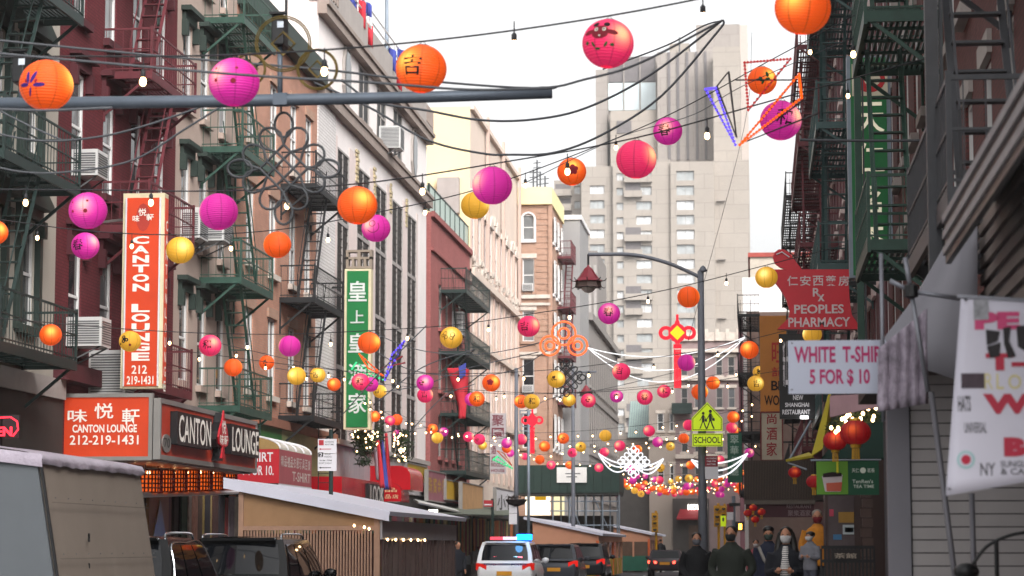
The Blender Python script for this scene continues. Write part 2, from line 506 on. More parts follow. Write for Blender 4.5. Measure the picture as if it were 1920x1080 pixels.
for k in range(9): mk.box(-10 + k * .95, -9.6 + k * .95, 150, 153, .004, .008)
structure(mk.build('road_marking', mat('road_paint', '#c9c7c0', .8, var=.3)))

# ================================================================== left row
def yl(px): return onX(px, VPY, LX).y
def zl(px, py): return onX(px, py, LX).z
# --- cream building, far left
M_CREAM = mat('cream_render', '#a8a196', .85, var=.14, scale=1.2, bump=.2, streak=.5)
M_REDR = brick('maroon_painted_brick', '#66292f', '#5e2429', '#532025', var=.22, bump=.25)
M_REDT = mat('maroon_trim', '#4c1b22', .7, var=.2)
M_BEIGE = mat('pinkish_beige_render', '#a8958a', .85, var=.16, scale=1.1, bump=.2, streak=.5)
M_PEACH = brick('peach_brick', '#c08b72', '#b57f68', '#a2867a', var=.22)
M_WHT = mat('white_stucco', '#e6dedb', .8, var=.08, scale=.7, streak=.25)
M_WHTB = brick('white_glazed_brick', '#dcd8d6', '#d3cfcd', '#aca4a1', .3, .11, var=.08)
M_PIER = mat('pinkish_white_pier', '#d6c6c1', .8, var=.1, streak=.3)
M_CONC = mat('weathered_concrete', '#a29a95', .9, var=.22, scale=1.6, streak=.5, bump=.2)
M_RUST = mat('brown_cornice', '#93857d', .85, var=.25, streak=.3)
M_CRWALL = mat('pale_yellow_render', '#e0cda4', .9, var=.07, scale=.25, streak=.2)
M_PINK = brick('pink_painted_brick', '#a36360', '#9a5b58', '#8f5653', var=.15)
M_PSTONE = mat('peach_stone', '#d2c0b2', .85, var=.1, scale=.6, streak=.3)
M_PCOL = mat('rose_pilaster', '#c0a89c', .85, var=.12, streak=.3)
M_STONE = mat('pale_carved_stone', '#c9bdb2', .85, var=.2, scale=2)
M_TAN = brick('tan_brick', '#b08c78', '#a6816c', '#a28a7c', .25, .08, var=.16)
M_YEL = mat('pale_yellow_cornice', '#e6d6a2', .75, var=.06)
M_GREYS = mat('grey_slab', '#8e8c8b', .85, var=.06, scale=.4)
M_GSTONE = mat('grey_stone', '#86807c', .85, var=.18, scale=.8, streak=.4)
M_DKG = glassmat('dark_glass', '#15171a', '#55585c')
M_LGL = mat('lattice_pane', '#191818', .45, var=.3, scale=1.5, spec=.15)
M_DKSTORE = mat('dark_shop_interior', '#241f1e', .8, var=.3)
M_DGHOOD = mat('green_hood', '#28352f', .6, var=.25)

def wins(r, P, cols, rows, **k):
    for a, b in cols:
        for c, d in rows: window(r, P, a, b, c, d, **k)
def ops_of(cols, rows): return [(a, b, c, d) for a, b in cols for c, d in rows]

y1 = yl(93)                                           # 48.1
cols = [(y1 - 15, y1 - 14), (y1 - 11.5, y1 - 10.5), (y1 - 8, y1 - 7), (y1 - 4.6, y1 - 3.6), (y1 - 2.5, y1 - 1.45)]
rows = [(5.9, 8.0), (9.3, 11.4), (12.7, 14.8)]
r = building('cream_building', 'cream rendered building at the far left with green window hoods', PL, y1 - 20, y1, 19, M_CREAM, ops_of(cols, rows))
wins(r, PL, cols, rows, style='sash', lintel=('pediment', M_DGHOOD), sillm=M_DGHOOD)
fire_escape('dark green fire escape on the cream building at far left', PL, 40.6, 45.4, [5.2, 8.6, 12.0, 15.4], M_DGREEN, stair=1)
# --- maroon building
y2 = yl(318)
cols = [(yl(px) - .47, yl(px) + .47) for px in (131, 190, 243, 288)]
rows = [(5.7, 8.0), (9.3, 11.6), (12.75, 15.0), (16.1, 18.3)]
r = building('maroon_building', 'maroon painted brick building above the CANTON LOUNGE sign', PL, y1, y2, 21, M_REDR, ops_of(cols, rows))
wins(r, PL, cols, rows, style='sash', lintel=('hood', M_REDT), sillm=M_REDT)
o = MB(PL)
for z in (5.0, 20.6): o.pbox(y1 + .01, y2 - .01, z, z + .35, .002, .3)
each(o, 'cornice', M_REDT, r)
fire_escape('maroon fire escape on the maroon brick building', PL, 50.8, 55.0, [5.2, 8.6, 12.0, 15.4], M_MAROON, stair=1)
aircon(PL, yl(131) - .4, 9.35, .8, .55, .5, 'in a window of the maroon building', .55)
aircon(PL, yl(108) + .3, 5.75, .75, .6, .6, 'on a bracket low on the maroon building', .75)
aircon(PL, yl(160), 4.85, 1.0, .95, .7, 'with a round fan beside the vertical orange sign', .8)
# --- beige building with green fire escape
y3 = yl(432)
cols = [(yl(338) - .45, yl(338) + .45), (yl(372) - .45, yl(372) + .45), (yl(408) - .45, yl(408) + .45)]
rows = [(5.7, 7.9), (9.2, 11.3), (12.6, 14.7), (16.0, 18.1)]
r = building('beige_building', 'narrow pinkish beige building with green hoods and green fire escape', PL, y2, y3, 20.5, M_BEIGE, ops_of(cols, rows))
wins(r, PL, cols, rows, style='sash', lintel=('hood', M_DGHOOD), sillm=M_BEIGE)
fire_escape('green fire escape on the beige building', PL, 60.2, 64.3, [5.2, 8.5, 11.9, 15.3], M_GREEN, stair=-1, drop=True)
aircon(PL, yl(338) - .5, 9.25, .9, .7, .6, 'in the beige building, the smaller of a pair', .5)
aircon(PL, yl(362) - .5, 9.35, 1.0, .85, .6, 'in the beige building, the larger of a pair', .8)
# --- peach brick building
y4 = yl(588)
cols = [(yl(px) - .55, yl(px) + .55) for px in (462, 505, 543, 572)]
rows = [(6.0, 8.3), (9.6, 11.9), (13.1, 15.3)]
r = building('peach_brick_building', 'peach brick building with dark fire escape beside the white building', PL, y3, y4, 17.2, M_PEACH, ops_of(cols, rows))
wins(r, PL, cols, rows, style='sash2', sillm=M_STONE, lintel=('flat', M_TAN))
fire_escape('black fire escape on the peach brick building', PL, 70.6, 75.6, [5.5, 9.05, 12.5], M_IRON, stair=1, stride=3.45, drop=True)
o = MB(PL); o.pbox(y3 + .01, y4 - .01, 16.6, 17.3, .002, .35); each(o, 'cornice', M_DGHOOD, r)
rf = MB(PL)
for u in (y3 + 1, y3 + 4.5, y3 + 8, y4 - .6): rf.pbox(u, u + .08, 17.2, 19.8, -1, -.92)
rf.pbox(y3 + 1, y4 - .5, 19.7, 19.8, -1, -.92); rf.pbox(y3 + 1, y4 - .5, 18.4, 18.46, -1, -.92)
rf.build('roof_frame', M_IRON, r)
# --- white building
y5 = yl(797)
bays = [(yl(a), yl(b)) for a, b in ((626, 648), (664, 688), (699, 720), (731, 751), (760, 777))]
ops = [(a, b, 5.2, 15.25) for a, b in bays] + [(bays[i][0] + .25, bays[i][1] - .25, 17.0, 19.0) for i in (1, 2, 3)]
r = building('white_building', 'tall white building with long window bays and flags on its roof', PL, y4, y5, 20.4, M_WHT, ops, back=18)
b = MB(PL)
b.pbox(y4 - .05, bays[0][0] - .5, .2, 16.4, .003, .05)
b.build('brick_pier', M_WHTB, r)
for i in range(6):
    a = bays[i - 1][1] if i else bays[0][0] - .5; c = bays[i][0] if i < 5 else bays[4][1] + .5
    MB(PL).pbox(a + .04, c - .04, 4.4, 15.6, .004, .03).build('pier', M_PIER, r)
b = MB(PL)
b.pbox(y4 - .1, y5 + .1, 16.25, 16.6, .004, .28); b.pbox(y4 - .1, y5 + .1, 16.6, 16.72, .004, .34)
b.pbox(y4 - .1, y5 + .1, 19.05, 19.35, .004, .3); b.pbox(y4 - .1, y5 + .1, 19.35, 19.5, .004, .38)
each(b, 'cornice', M_RUST, r)
b = MB(PL); b.pbox(y4 - .05, y5 + .05, 19.5, 20.5, -.3, .3)
b.build('parapet', M_CONC, r)
for u in (y4 + .2, y5 - 2.2):
    for k in range(5): MB(PL).pbox(u + k * .4, u + k * .4 + .2, 19.7, 20.4, .3, .34).build('louvre', M_RUST, r)
M_LATT = mat('pale_mullion', '#a09a96', .6)
for i, (a, c) in enumerate(bays):
    nrow = 4
    H = (15.25 - 5.2) / nrow
    for k in range(nrow):
        window(r, PL, a, c, 5.2 + k * H, 5.2 + (k + 1) * H, style='two', fm=M_LATT, gm=M_LGL, depth=.03)
    g = MB(PL)
    for k in range(nrow):
        z0 = 5.2 + k * H
        for j in range(1, 9): g.pbox(a + .08, c - .08, z0 + j * H / 9 - .018, z0 + j * H / 9 + .018, -.012, .008)
        for j in range(1, 8):
            if j == 4: continue
            g.pbox(a + (c - a) * j / 8 - .012, a + (c - a) * j / 8 + .012, z0 + .08, z0 + H - .08, -.008, .006)
    g.build('window_lattice', mat('dark_lattice', '#3d3633', .6), r)
    if i in (1, 2, 3): window(r, PL, a + .25, c - .25, 17.0, 19.0, style='sash2', fm=M_LATT, gm=M_LGL, sillm=M_RUST, depth=.04)
def oval(u, z, ru, rv):
    pts = [(u + ru * math.cos(t), z + rv * math.sin(t)) for t in [R(22.5 + 45 * k) for k in range(8)]]
    w_ = MB(PL).prism(pts, PL, .004, .1).build('oval_window', M_CONC, r)
    MB(PL).prism([(u + (a - u) * .78, z + (b_ - z) * .88) for a, b_ in pts], PL, .1, .12).build('pane', M_DKG, w_)
oval(yl(641), 18.0, .75, 1.15); oval(yl(771), 18.0, .75, 1.15)
for k, px in enumerate((662, 696, 727, 757)):                       # gilt relief over the piers
    c = MB(PL); u = yl(px)
    rnd = random.Random(k)
    for j in range(8):
        z = 14.6 + j * .15; c.pbox(u - .1 - rnd.random() * .2, u + .1 + rnd.random() * .2, z, z + .11, .03, .06 + rnd.random() * .05)
    c.build('gilt_relief', mat('gilt_stone', '#b8a988', .7, var=.3, scale=6), r)
aircon(PL, yl(712) - .6, 16.75, 1.0, .85, .7, 'jutting from the white building', .8)
rl = MB(PL)
for z in (20.9, 21.3): rl.tube([PL.pt(y4 + .4, z, .2), PL.pt(y5 - .4, z, .2)], .035)
for k in range(9): rl.tube([PL.pt(y4 + .6 + k * 3.0, 20.55, .2), PL.pt(y4 + .6 + k * 3.0, 21.35, .2)], .03)
rl.build('roof_railing', M_WHITE, r)
# flags on the roof of the white building
M_FRED = mat('red_cloth', '#b92836', .8, var=.12); M_FBLUE = mat('blue_cloth', '#3a4391', .8, var=.12); M_FWHITE = mat('white_cloth', '#dcdad6', .8, var=.1)
def flag(px, py_top, py_bot, Y, cols, where):
    p = onY(px, py_bot, Y); q = onY(px, py_top, Y)
    t = thing('flag', where, 'flag', p)
    MB().tube([p, q], .04).build('pole', M_GREYM, t)
    h = (q - p).length
    for i, (f0, f1, m) in enumerate(cols):
        c = MB(); N = 6
        pts = []
        for k in range(N + 1):
            s = k / N
            x = .04 + .16 * math.sin(s * 9 + i) * .3 + s * .5
            pts.append((p.x + x * .9, p.y + .1 * math.sin(s * 6), s))
        for k in range(N):
            for z0, z1 in ((f0, f1),):
                d0, d1 = pts[k][2] * .5, pts[k + 1][2] * .5
                a = V((pts[k][0], pts[k][1], p.z + h * z0 - d0)); b_ = V((pts[k + 1][0], pts[k + 1][1], p.z + h * z0 - d1))
                c_ = V((pts[k + 1][0], pts[k + 1][1], p.z + h * z1 - d1 * .6)); d_ = V((pts[k][0], pts[k][1], p.z + h * z1 - d0 * .6))
                c.quad(a, b_, c_, d_)
        o = c.build('cloth', m, t, smooth=True)
        md = o.modifiers.new('thick', 'SOLIDIFY'); md.thickness = .012
for px, a, b_, Y, nm, cs in ((644, -15, 50, 83, 'leftmost, red and blue', [(.35, .7, M_FRED), (.7, .98, M_FBLUE)]), (660, -10, 60, 84, 'all red, second from left', [(.4, .98, M_FRED)]),
        (674, -5, 85, 85, 'red, white and blue, third from left', [(.2, .55, M_FRED), (.55, .7, M_FWHITE), (.7, .98, M_FBLUE)]),
        (719, 82, 130, 91, 'dark, beside the tall pole', [(.3, .98, M_FBLUE)]), (741, 85, 155, 93, 'red and blue, rightmost', [(.2, .6, M_FRED), (.6, .98, M_FBLUE)]), (730, 110, 160, 92, 'red, low beside the tall pole', [(.2, .95, M_FRED)])):
    flag(px, a, b_, Y, cs, 'flag on the roof of the white building, ' + nm)
p = onY(725, 140, 91); q = onY(725, -40, 91)
t = thing('flagpole', 'tall bare steel flagpole on the white building roof', 'flagpole', p)
MB().tube([p, q], [.09, .06], 8).build('pole', M_GREYM, t); MB().tube([p + V((0, 0, .25)), p + V((0, 0, .6))], .16, 8).build('collar', M_CONC, t)
# --- pink brick building with roof fence
ya, yb = yl(806), yl(880)
cols = [(yl(px) - .55, yl(px) + .55) for px in (824, 837, 849, 861)]
rows = [(5.6, 7.5), (8.6, 10.5), (11.4, 13.4)]
r = building('pink_brick_building', 'low pink painted brick building with a glass roof fence', PL, ya, yb, 16.3, M_PINK, ops_of(cols, rows), back=14)
wins(r, PL, cols, rows, style='sash', fm=M_CONC, gm=M_DKG, sillm=M_PINK)
b = MB(PL); b.pbox(ya, yb, 14.6, 14.75, .004, .12); b.pbox(ya, yb, 16.1, 16.35, .004, .15); each(b, 'cornice', M_PINK, r)
g = MB(PL); g.pbox(ya, yb, 16.4, 17.5, -.12, -.09)
g.pbox(ya, ya + .03, 16.4, 17.5, -8, -.12)
g.build('roof_fence', mat('greenish_glass_fence', '#9fb3a8', .3, var=.1), r)
b = MB(PL)
for k in range(9): b.pbox(ya + k * (yb - ya) / 8 - .03, ya + k * (yb - ya) / 8 + .03, 16.35, 17.6, -.16, -.06)
b.pbox(ya, yb, 17.5, 17.58, -.14, -.07); each(b, 'fence_post', M_DGREEN, r)
fire_escape('dark green fire escape on the pink brick building', PL, 107.5, 117.2, [5.0, 7.6, 10.4, 13.2], M_DGREEN, stair=-1, stride=2.8, depth=1.2, bal=.16)
aircon(PL, yl(849) - .5, 11.5, .9, 1.1, .6, 'on the pink brick building', .5)
# --- peach stone building, ornate
ye = yl(971)
yc = yb
cols = []
n = 9; st = (ye - yc) / n
for k in range(n): cols.append((yc + st * (k + .28), yc + st * (k + .72)))
rows = [(5.6, 7.8), (8.8, 11.6), (12.4, 15.0), (16.0, 18.6)]
r = building('peach_stone_building', 'tall ornate peach stone building with rose pilasters', PL, yc, ye, 23.7, M_PSTONE, ops_of(cols, rows), back=22)
wins(r, PL, cols, rows, style='sash', fm=M_PIER, gm=M_DKG)
for k in range(n + 1):
    u = yc + st * k
    MB(PL).pbox(u - .22 if k else u, u + .22 if k < n else u, 5, 19.0, .004, .09).build('pilaster', M_PCOL, r)
    if k % 2 == 0: MB(PL).pbox(u - .3 if k else u, u + .3 if k < n else u, 19.0, 19.5, .004, .16).build('capital', M_STONE, r)
b = MB(PL)
b.pbox(yc, ye, 15.1, 15.45, .004, .25); b.pbox(yc, ye, 11.75, 12.0, .004, .2); b.pbox(yc, ye, 8.0, 8.35, .004, .25); b.pbox(yc, ye, 23.55, 23.8, .004, .2)
each(b, 'string_course', M_PSTONE, r)
b = MB(PL); rnd = random.Random(3)
for k in range(n):
    for j in range(16):
        u = yc + st * (k + .15 + .7 * rnd.random()); z = 15.5 + rnd.random() * .8
        b.pbox(u - .18, u + .18, z - .1, z + .1, .02, .1 + rnd.random() * .08)
    u = yc + st * (k + .5)
    b.prism([(u - st * .36, 18.7), (u + st * .36, 18.7), (u, 19.4)], PL, .004, .12)
each(b, 'carving', M_STONE, r)
MB(PL).pbox(yc - .02, yc - .001, 0, 23.7, -22, 0).build('side_wall', M_CRWALL, r, label='blank pale yellow side wall of the peach building')
for px in (908, 938, 969):
    u = yl(px); MB(PL).pbox(u - .12, u + .12, 16, 24.3, .1, .26).build('downpipe', M_PCOL, r)
MB(PL).pbox(yc - .6, yc - .05, 18.2, 20.0, -1.6, -.5).build('vent_box', M_CONC, r)
# --- tan brick building standing forward, faces the camera
Y7 = ye + .6
P7 = PY(Y7)
xa, xb = LX - .3, onY(1033, VPY, Y7).x
Z7 = lambda py: onY(1000, py, Y7).z
cx = onY(991, VPY, Y7).x
cols = [(cx - .36, cx + .36)]
rows = [(Z7(547), Z7(484)), (Z7(640), Z7(582)), (Z7(738), Z7(672)), (Z7(840), Z7(775))]
arch = (Z7(450), Z7(402))
r = building('tan_brick_building', 'tan brick corner building with arched top windows and yellow cornice', P7, xa, xb, Z7(384), M_TAN, ops_of(cols, rows) + [(cols[0][0], cols[0][1], *arch)], back=9)
wins(r, P7, cols, rows, style='sash', sillm=M_TAN, lintel=('flat', M_STONE), depth=.15)
window(r, P7, cols[0][0], cols[0][1], *arch, style='sash', sillm=M_WHITE, depth=.12)
b = MB(P7)
for k in range(9):
    t0, t1 = PI * k / 9, PI * (k + 1) / 9
    zc = arch[1] - .3
    b.add([P7.pt(cx + .36 * math.cos(t0), zc + .36 * math.sin(t0), .05), P7.pt(cx + .47 * math.cos(t0), zc + .47 * math.sin(t0), .05), P7.pt(cx + .47 * math.cos(t1), zc + .47 * math.sin(t1), .05), P7.pt(cx + .36 * math.cos(t1), zc + .36 * math.sin(t1), .05)], [(0, 1, 2, 3)])
b.pbox(cx - .47, cx - .36, arch[0], arch[1] - .3, .0, .05); b.pbox(cx + .36, cx + .47, arch[0], arch[1] - .3, .0, .05)
b.build('arch_surround', M_WHITE, r)
MB(P7).prism([(cx - .4, arch[1] - .3), (cx - .4, arch[1] + .02), (cx - .2, arch[1] + .02), (cx - .33, arch[1] - .12)], P7, .002, .03).prism([(cx + .4, arch[1] - .3), (cx + .4, arch[1] + .02), (cx + .2, arch[1] + .02), (cx + .33, arch[1] - .12)], P7, .002, .03).build('spandrel', M_TAN, r)
b = MB(P7); b.pbox(xa, xb + .12, Z7(384), Z7(352), -9, .25); each(b, 'cornice', M_YEL, r)
b = MB(P7); b.pbox(xa, xb, Z7(560), Z7(553), .003, .2); b.pbox(xa, xb, Z7(573), Z7(568), .003, .15); b.pbox(xa, xb, Z7(665), Z7(660), .003, .15); each(b, 'string_course', M_STONE, r)
b = MB(P7)
for k in range(27): b.pbox(cx + .5, xb - .12, Z7(470) - 6 + k * .36, Z7(470) - 5.8 + k * .36, .003, .035)
each(b, 'brick_band', M_TAN, r)
P7s = Plane((xb, Y7, 0), (.0, 1, 0), (1, 0, 0))
for k in range(3):
    for zz in rows + [arch]:
        w_ = window(r, P7s, 1.2 + k * 2.6, 2.2 + k * 2.6, zz[0], zz[1], style='sash', sillm=M_WHITE, depth=-.12)
MB(P7).pbox(xb - .12, xb + .12, 0, Z7(384), -.12, .12).build('corner_pier', M_TAN, r)
fire_escape('small maroon balconied fire escape on the tan brick building', P7s, 5.0, 8.6, [Z7(745), Z7(655), Z7(560), Z7(462)], M_MAROON, depth=.9, brk=False, stride=3.0)
aircon(P7, cx - .35, Z7(546), .66, .45, .4, 'in the tan brick building, upper one', .3)
aircon(P7, cx - .35, Z7(736), .66, .45, .4, 'in the tan brick building, lower one', .3)
# --- grey slab and grey stone building beyond
Y8 = Y7 + 9.4
a, c = onY(1052, VPY, Y8).x, onY(1089, VPY, Y8).x
top = onY(1070, 412, Y8).z
t = thing('grey_slab_building', 'plain grey slab wall with white coping behind the tan building', 'building', (a, Y8 + 4, 0))
MB().box(a - 3, c, Y8, Y8 + 8, 0, top).build('wall', M_GREYS, t)
MB().box(a - 3.1, c + .12, Y8 - .12, Y8 + 8, top, top + .3).build('coping', M_WHITE, t)
P8 = Plane((c - .02, Y8 + 8, 0), (0, 1, 0), (1, 0, 0))
L8 = 34; top8 = onX(1096, 575, c).z
cols = [(.8 + k * 2.2, 2.0 + k * 2.2) for k in range(15)]
rows = [(4.8, 7.4), (8.6, 11.2), (12.4, 15.2)]
r = building('grey_stone_building', 'grey stone building with rows of tall dark windows far down the left', P8, 0, L8, top8, M_GSTONE, ops_of(cols, rows))
wins(r, P8, cols, rows, style='sash', fm=M_GSTONE, gm=M_LGL, sillm=M_GSTONE, depth=.03)
b = MB(P8); b.pbox(0, L8, top8 - .5, top8, .003, .3); b.pbox(0, L8, 11.5, 11.9, .003, .12); b.pbox(0, L8, 7.7, 8.1, .003, .12)
for k in range(16): b.pbox(.2 + k * 2.2, .5 + k * 2.2, 8.1, 11.5, .003, .06)
each(b, 'cornice', M_GSTONE, r)
t = thing('grey_tower_block', 'taller grey block with pale window strips behind the grey stone building', 'building', (c - 4, Y8 + 44, 0))
ptop = onY(1105, 470, Y8 + 43).z
a2, c2 = onY(1082, VPY, Y8 + 43).x, onY(1122, VPY, Y8 + 43).x
MB().box(a2 - 4, c2, Y8 + 43, Y8 + 55, 0, ptop).build('wall', M_GSTONE, t)
for k in range(4):
    x = a2 + (c2 - a2) * (k + .3) / 4; MB().box(x, x + (c2 - a2) * .13, Y8 + 42.9, Y8 + 43, 3, ptop - 1.2).build('window', M_LATT, t)
# ================================================================== far end of the street
YE = 212
PE = PY(YE)
def xe(px): return onY(px, VPY, YE).x
def ze(py): return onY(1250, py, YE).z
M_FBEIGE = mat('far_beige_stone', '#a2968c', .85, var=.12, scale=.6, streak=.3)
M_MAUVE = mat('far_mauve_brick', '#8d7a79', .85, var=.14, scale=.6)
M_DARKB = mat('far_dark_base', '#4b4745', .85, var=.2)
a, c = xe(1218), xe(1268)
cols = [(xe(1234), xe(1246)), (xe(1257), xe(1265))]
rows = [(ze(808), ze(775)), (ze(905), ze(872))]
r = building('beige_stone_building', 'beige stone building with pale window surrounds at the street end', PE, a, c, ze(715), M_FBEIGE, ops_of(cols, rows))
wins(r, PE, cols, rows, style='sash', gm=M_DKG, sillm=M_STONE, lintel=('flat', M_STONE))
MB(PE).pbox(a, c, ze(826), ze(818), .003, .4).build('cornice', M_STONE, r)
a, c = xe(1268), xe(1428)
cols = [(xe(px), xe(px + 13)) for px in (1279, 1304, 1345, 1368, 1392)]
rows = [(ze(705), ze(670)), (ze(765), ze(728)), (ze(848), ze(815)), (ze(905), ze(875))]
r = building('mauve_brick_building', 'mauve brick building facing down the street with stone parapet', PE, a, c, ze(640), M_MAUVE, ops_of(cols, rows))
wins(r, PE, cols, rows, style='sash', fm=M_CONC, gm=M_DKG, sillm=M_STONE, lintel=('flat', M_STONE))
b = MB(PE); b.pbox(a, c, ze(640), ze(624), -.3, .2); b.pbox(a, c, ze(662), ze(655), .003, .5); b.pbox(a, c, ze(714), ze(708), .003, .3); b.pbox(a, c, ze(860), ze(852), .003, .3)
for k in range(9): b.pbox(a + (c - a) * k / 8 - .15, a + (c - a) * k / 8 + .15, ze(640), ze(618), -.2, .3)
each(b, 'cornice', M_STONE, r)
b = MB(PE); b.pbox(xe(1262), xe(1300), ze(777), ze(757), .3, 1.1); b.build('balcony', M_DGREEN, r)
# corner shop at the end
a, c = xe(1262), xe(1330)
t = thing('corner_shop', 'dark fronted corner shop with a red awning at the street end', 'shop', PE.pt((a + c) / 2, 0, 0))
MB(PE).pbox(a, c, 0, ze(935), .02, .5).build('shop_front', M_DARKB, t)
MB(PE).pbox(xe(1292), xe(1322), .1, ze(985), .5, .56).build('door', mat('brown_shop_glass', '#5a4436', .3), t)
aw = MB(PE); aw.add([PE.pt(xe(1270), ze(972), 1.6), PE.pt(xe(1325), ze(972), 1.6), PE.pt(xe(1325), ze(955), .52), PE.pt(xe(1276), ze(955), .52), PE.pt(xe(1270), ze(975), 1.6), PE.pt(xe(1325), ze(975), 1.6)], [(0, 1, 2, 3), (4, 5, 1, 0)])
aw.build('awning', mat('red_awning', '#8c2029', .7), t)
lt = MB(PE); letter(lt, PE, 'HOUSE', xe(1291), xe(1325), ze(956), ze(946), .62, bold=.03, thick=.1); lt.build('lettering', glow('lit_white_letters', '#fff6ea', 4), t)
# green glass roof at the end of the street, and street-end base
a, c = xe(1172), xe(1226)
t = thing('glazed_roof_building', 'building with a slanting pale green glass roof at street end', 'building', PE.pt((a + c) / 2, 0, -6))
MB(PE).pbox(a - 1.5, c - .02, 0, ze(812), -11.5, -6).build('wall', M_FBEIGE, t)
g = MB(); q0, q1, q2, q3 = PE.pt(a, ze(815), -5.5), PE.pt(c, ze(815), -5.5), PE.pt(c, ze(738), -11), PE.pt(a, ze(738), -11)
g.quad(q0, q1, q2, q3); g.build('glass_roof', mat('pale_green_glass', '#a9bdb4', .25, var=.12), t)
for k in range(13):
    s = k / 12; A = q0.lerp(q1, s); B = q3.lerp(q2, s)
    MB().bar(A + V((0, -.06, .05)), B + V((0, -.06, .05)), .05).build('glazing_bar', M_GREYM, t)
MB(PE).pbox(a - 2, c, 0, ze(870), -6, -.5).build('shop_front', M_DARKB, t)
# sidewalk shed (scaffold with dark green hoarding) on the far left
ys0, ys1 = 137, 142
def sx_(px, Y=ys0): return onY(px, VPY, Y).x
t = thing('sidewalk_shed', 'dark green scaffold shed over the pavement with white banner', 'scaffold', (-11, 139, 0))
zt, zb = onY(1060, 872, ys0).z, onY(1060, 924, ys0).z
M_HOARD = mat('dark_green_hoarding', '#1f332d', .7, var=.2)
for k in range(12):
    a, c = sx_(968 + k * 16.2), sx_(968 + (k + 1) * 16.2)
    MB().box(a, c - .02, ys0 + .012 * (k % 2), ys0 + .06, zb, zt).build('hoarding_board', M_HOARD, t)
MB().box(sx_(968), sx_(1162) - .05, ys0 + .07, ys1, zb - .12, zb + .1).build('deck', mat('shed_deck', '#3a3a38', .8), t)
MB().box(sx_(968), sx_(1162) - .1, ys0 + .065, ys0 + .12, zb + .1, zt).build('hoarding_backing', mat('hoarding_back', '#14201c', .8), t)
MB().box(sx_(1162) - .08, sx_(1162) - .02, ys0 + .07, ys1, zb + .1, zt).build('end_board', M_HOARD, t)
for k in range(13):
    x = sx_(1036 + k * 10.4)
    MB().tube([(x, ys0 + .3 + (k % 3) * 1.8, .05), (x, ys0 + .3 + (k % 3) * 1.8, zb - .12)], .045).build('scaffold_tube', M_GREYM, t)
for py in (940, 958, 985): MB().tube([onY(1030, py, ys0 + .4), onY(1162, py, ys0 + .4)], .04).build('scaffold_tube', M_GREYM, t)
for a, c in ((1060, 1090), (1110, 1140)): MB().tube([onY(a, 925, ys0 + .5), onY(c, 990, ys0 + .5)], .03).build('scaffold_brace', M_GREYM, t)
p0, p1 = onY(1044, 905, ys0 - .1), onY(1100, 876, ys0 - .1)
MB().box(p0.x, p1.x, ys0 - .1, ys0 - .05, p0.z, p1.z).build('banner', M_FWHITE, t)
for k, (a, c) in enumerate(((1060, 1088), (1062, 1082))):
    q0, q1 = onY(a, 889 + k * 6, ys0 - .1), onY(c, 887 + k * 6, ys0 - .1); MB().box(q0.x, q1.x, ys0 - .112, ys0 - .101, q0.z, q1.z).build('banner_line', M_ACD, t)
# lit shop under the shed
Yq_ = 141.6
t = thing('lit_shop_window', 'bright lit shop front with yellow sign under the scaffold shed', 'shop', (-13, Yq_, 0))
for a, c, y0_, y1_, nm, m in ((985, 1032, 928, 966, 'lit_panel', glow('lit_cream', '#fff3d6', 1.1)), (1036, 1058, 928, 966, 'lit_panel', glow('lit_pale_yellow', '#f4e7b8', .6))):
    p0, p1 = onY(a, y1_, Yq_), onY(c, y0_, Yq_); MB().box(p0.x, p1.x, Yq_, Yq_ + .1, p0.z, p1.z).build(nm, m, t)
q0, q1 = onY(1003, 938, Yq_ - .05), onY(1024, 931, Yq_ - .05)
MB().box(q0.x, q1.x, Yq_ - .06, Yq_ - .01, q0.z, q1.z).build('sign_panel', mat('yellow_sign', '#d9a514', .6, emis='#d9a514', estr=.4), t)
p0, p1 = onY(970, 1010, Yq_), onY(1150, 967, Yq_); MB().box(p0.x, p1.x, Yq_ + .02, Yq_ + .12, .13, p1.z).build('shop_wall', M_DARKB, t)

# ================================================================== apartment tower
YT = 450
M_TOWER = brick('tower_beige_concrete', '#a39a91', '#9e958c', '#8f877f', 5.5, 2.74, var=.06, bump=.0, ms=.07)
M_TOWD = brick('tower_ribbed_concrete', '#9b938d', '#968e88', '#88817b', 3.2, 2.74, var=.06, bump=.0, ms=.06)
M_TGLASS = glassmat('tower_sky_glass', '#b9bdbd', '#ffffff', .2)  # bright sky reflection painted in as a near-white pane colour
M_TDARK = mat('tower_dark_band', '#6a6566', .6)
def xt(px, Y=YT): return onY(px, VPY, Y).x
def zt_(py, Y=YT): return onY(1250, py, Y).z
t = thing('apartment_tower', 'huge beige concrete apartment tower filling the end of the street', 'tower', (xt(1230), YT, 0))
pyrows = [312 + 27.6 * k for k in range(20)]
def tblock(p0, p1, Yf, ptop, wincols, mm=M_TOWER, deep=30):
    P = PY(Yf); a, c = onY(p0, VPY, Yf).x, onY(p1, VPY, Yf).x
    zz = lambda py: onY((p0 + p1) / 2, py, Yf).z
    ops = []; ww = []
    for (q0, q1, off, h, kind) in wincols:
        for py in pyrows:
            if py + off < ptop + 10 or py + off > 880: continue
            o = (onY(q0, VPY, Yf).x, onY(q1, VPY, Yf).x, zz(py + off + h), zz(py + off))
            ops.append(o); ww.append((o, kind))
    mb = MB(P); facade(mb, P, a, c, 0, zz(ptop), ops, depth=1.2); body(mb, P, a, c, 0, zz(ptop), deep)
    mb.build('wall', mm, t)
    for (o, kind) in ww:
        if kind == 'balcony':
            b = MB(P); b.pbox(o[0] - .3, o[1] + .3, o[2] - .9, o[2] + .6, -.2, 1.6); b.build('balcony', M_TOWER, t)
            window(t, P, *o, style='two', fm=M_TOWD, gm=M_TGLASS, depth=1.4)
        else: window(t, P, *o, style='two', fm=M_TOWD, gm=M_TGLASS, depth=.45)
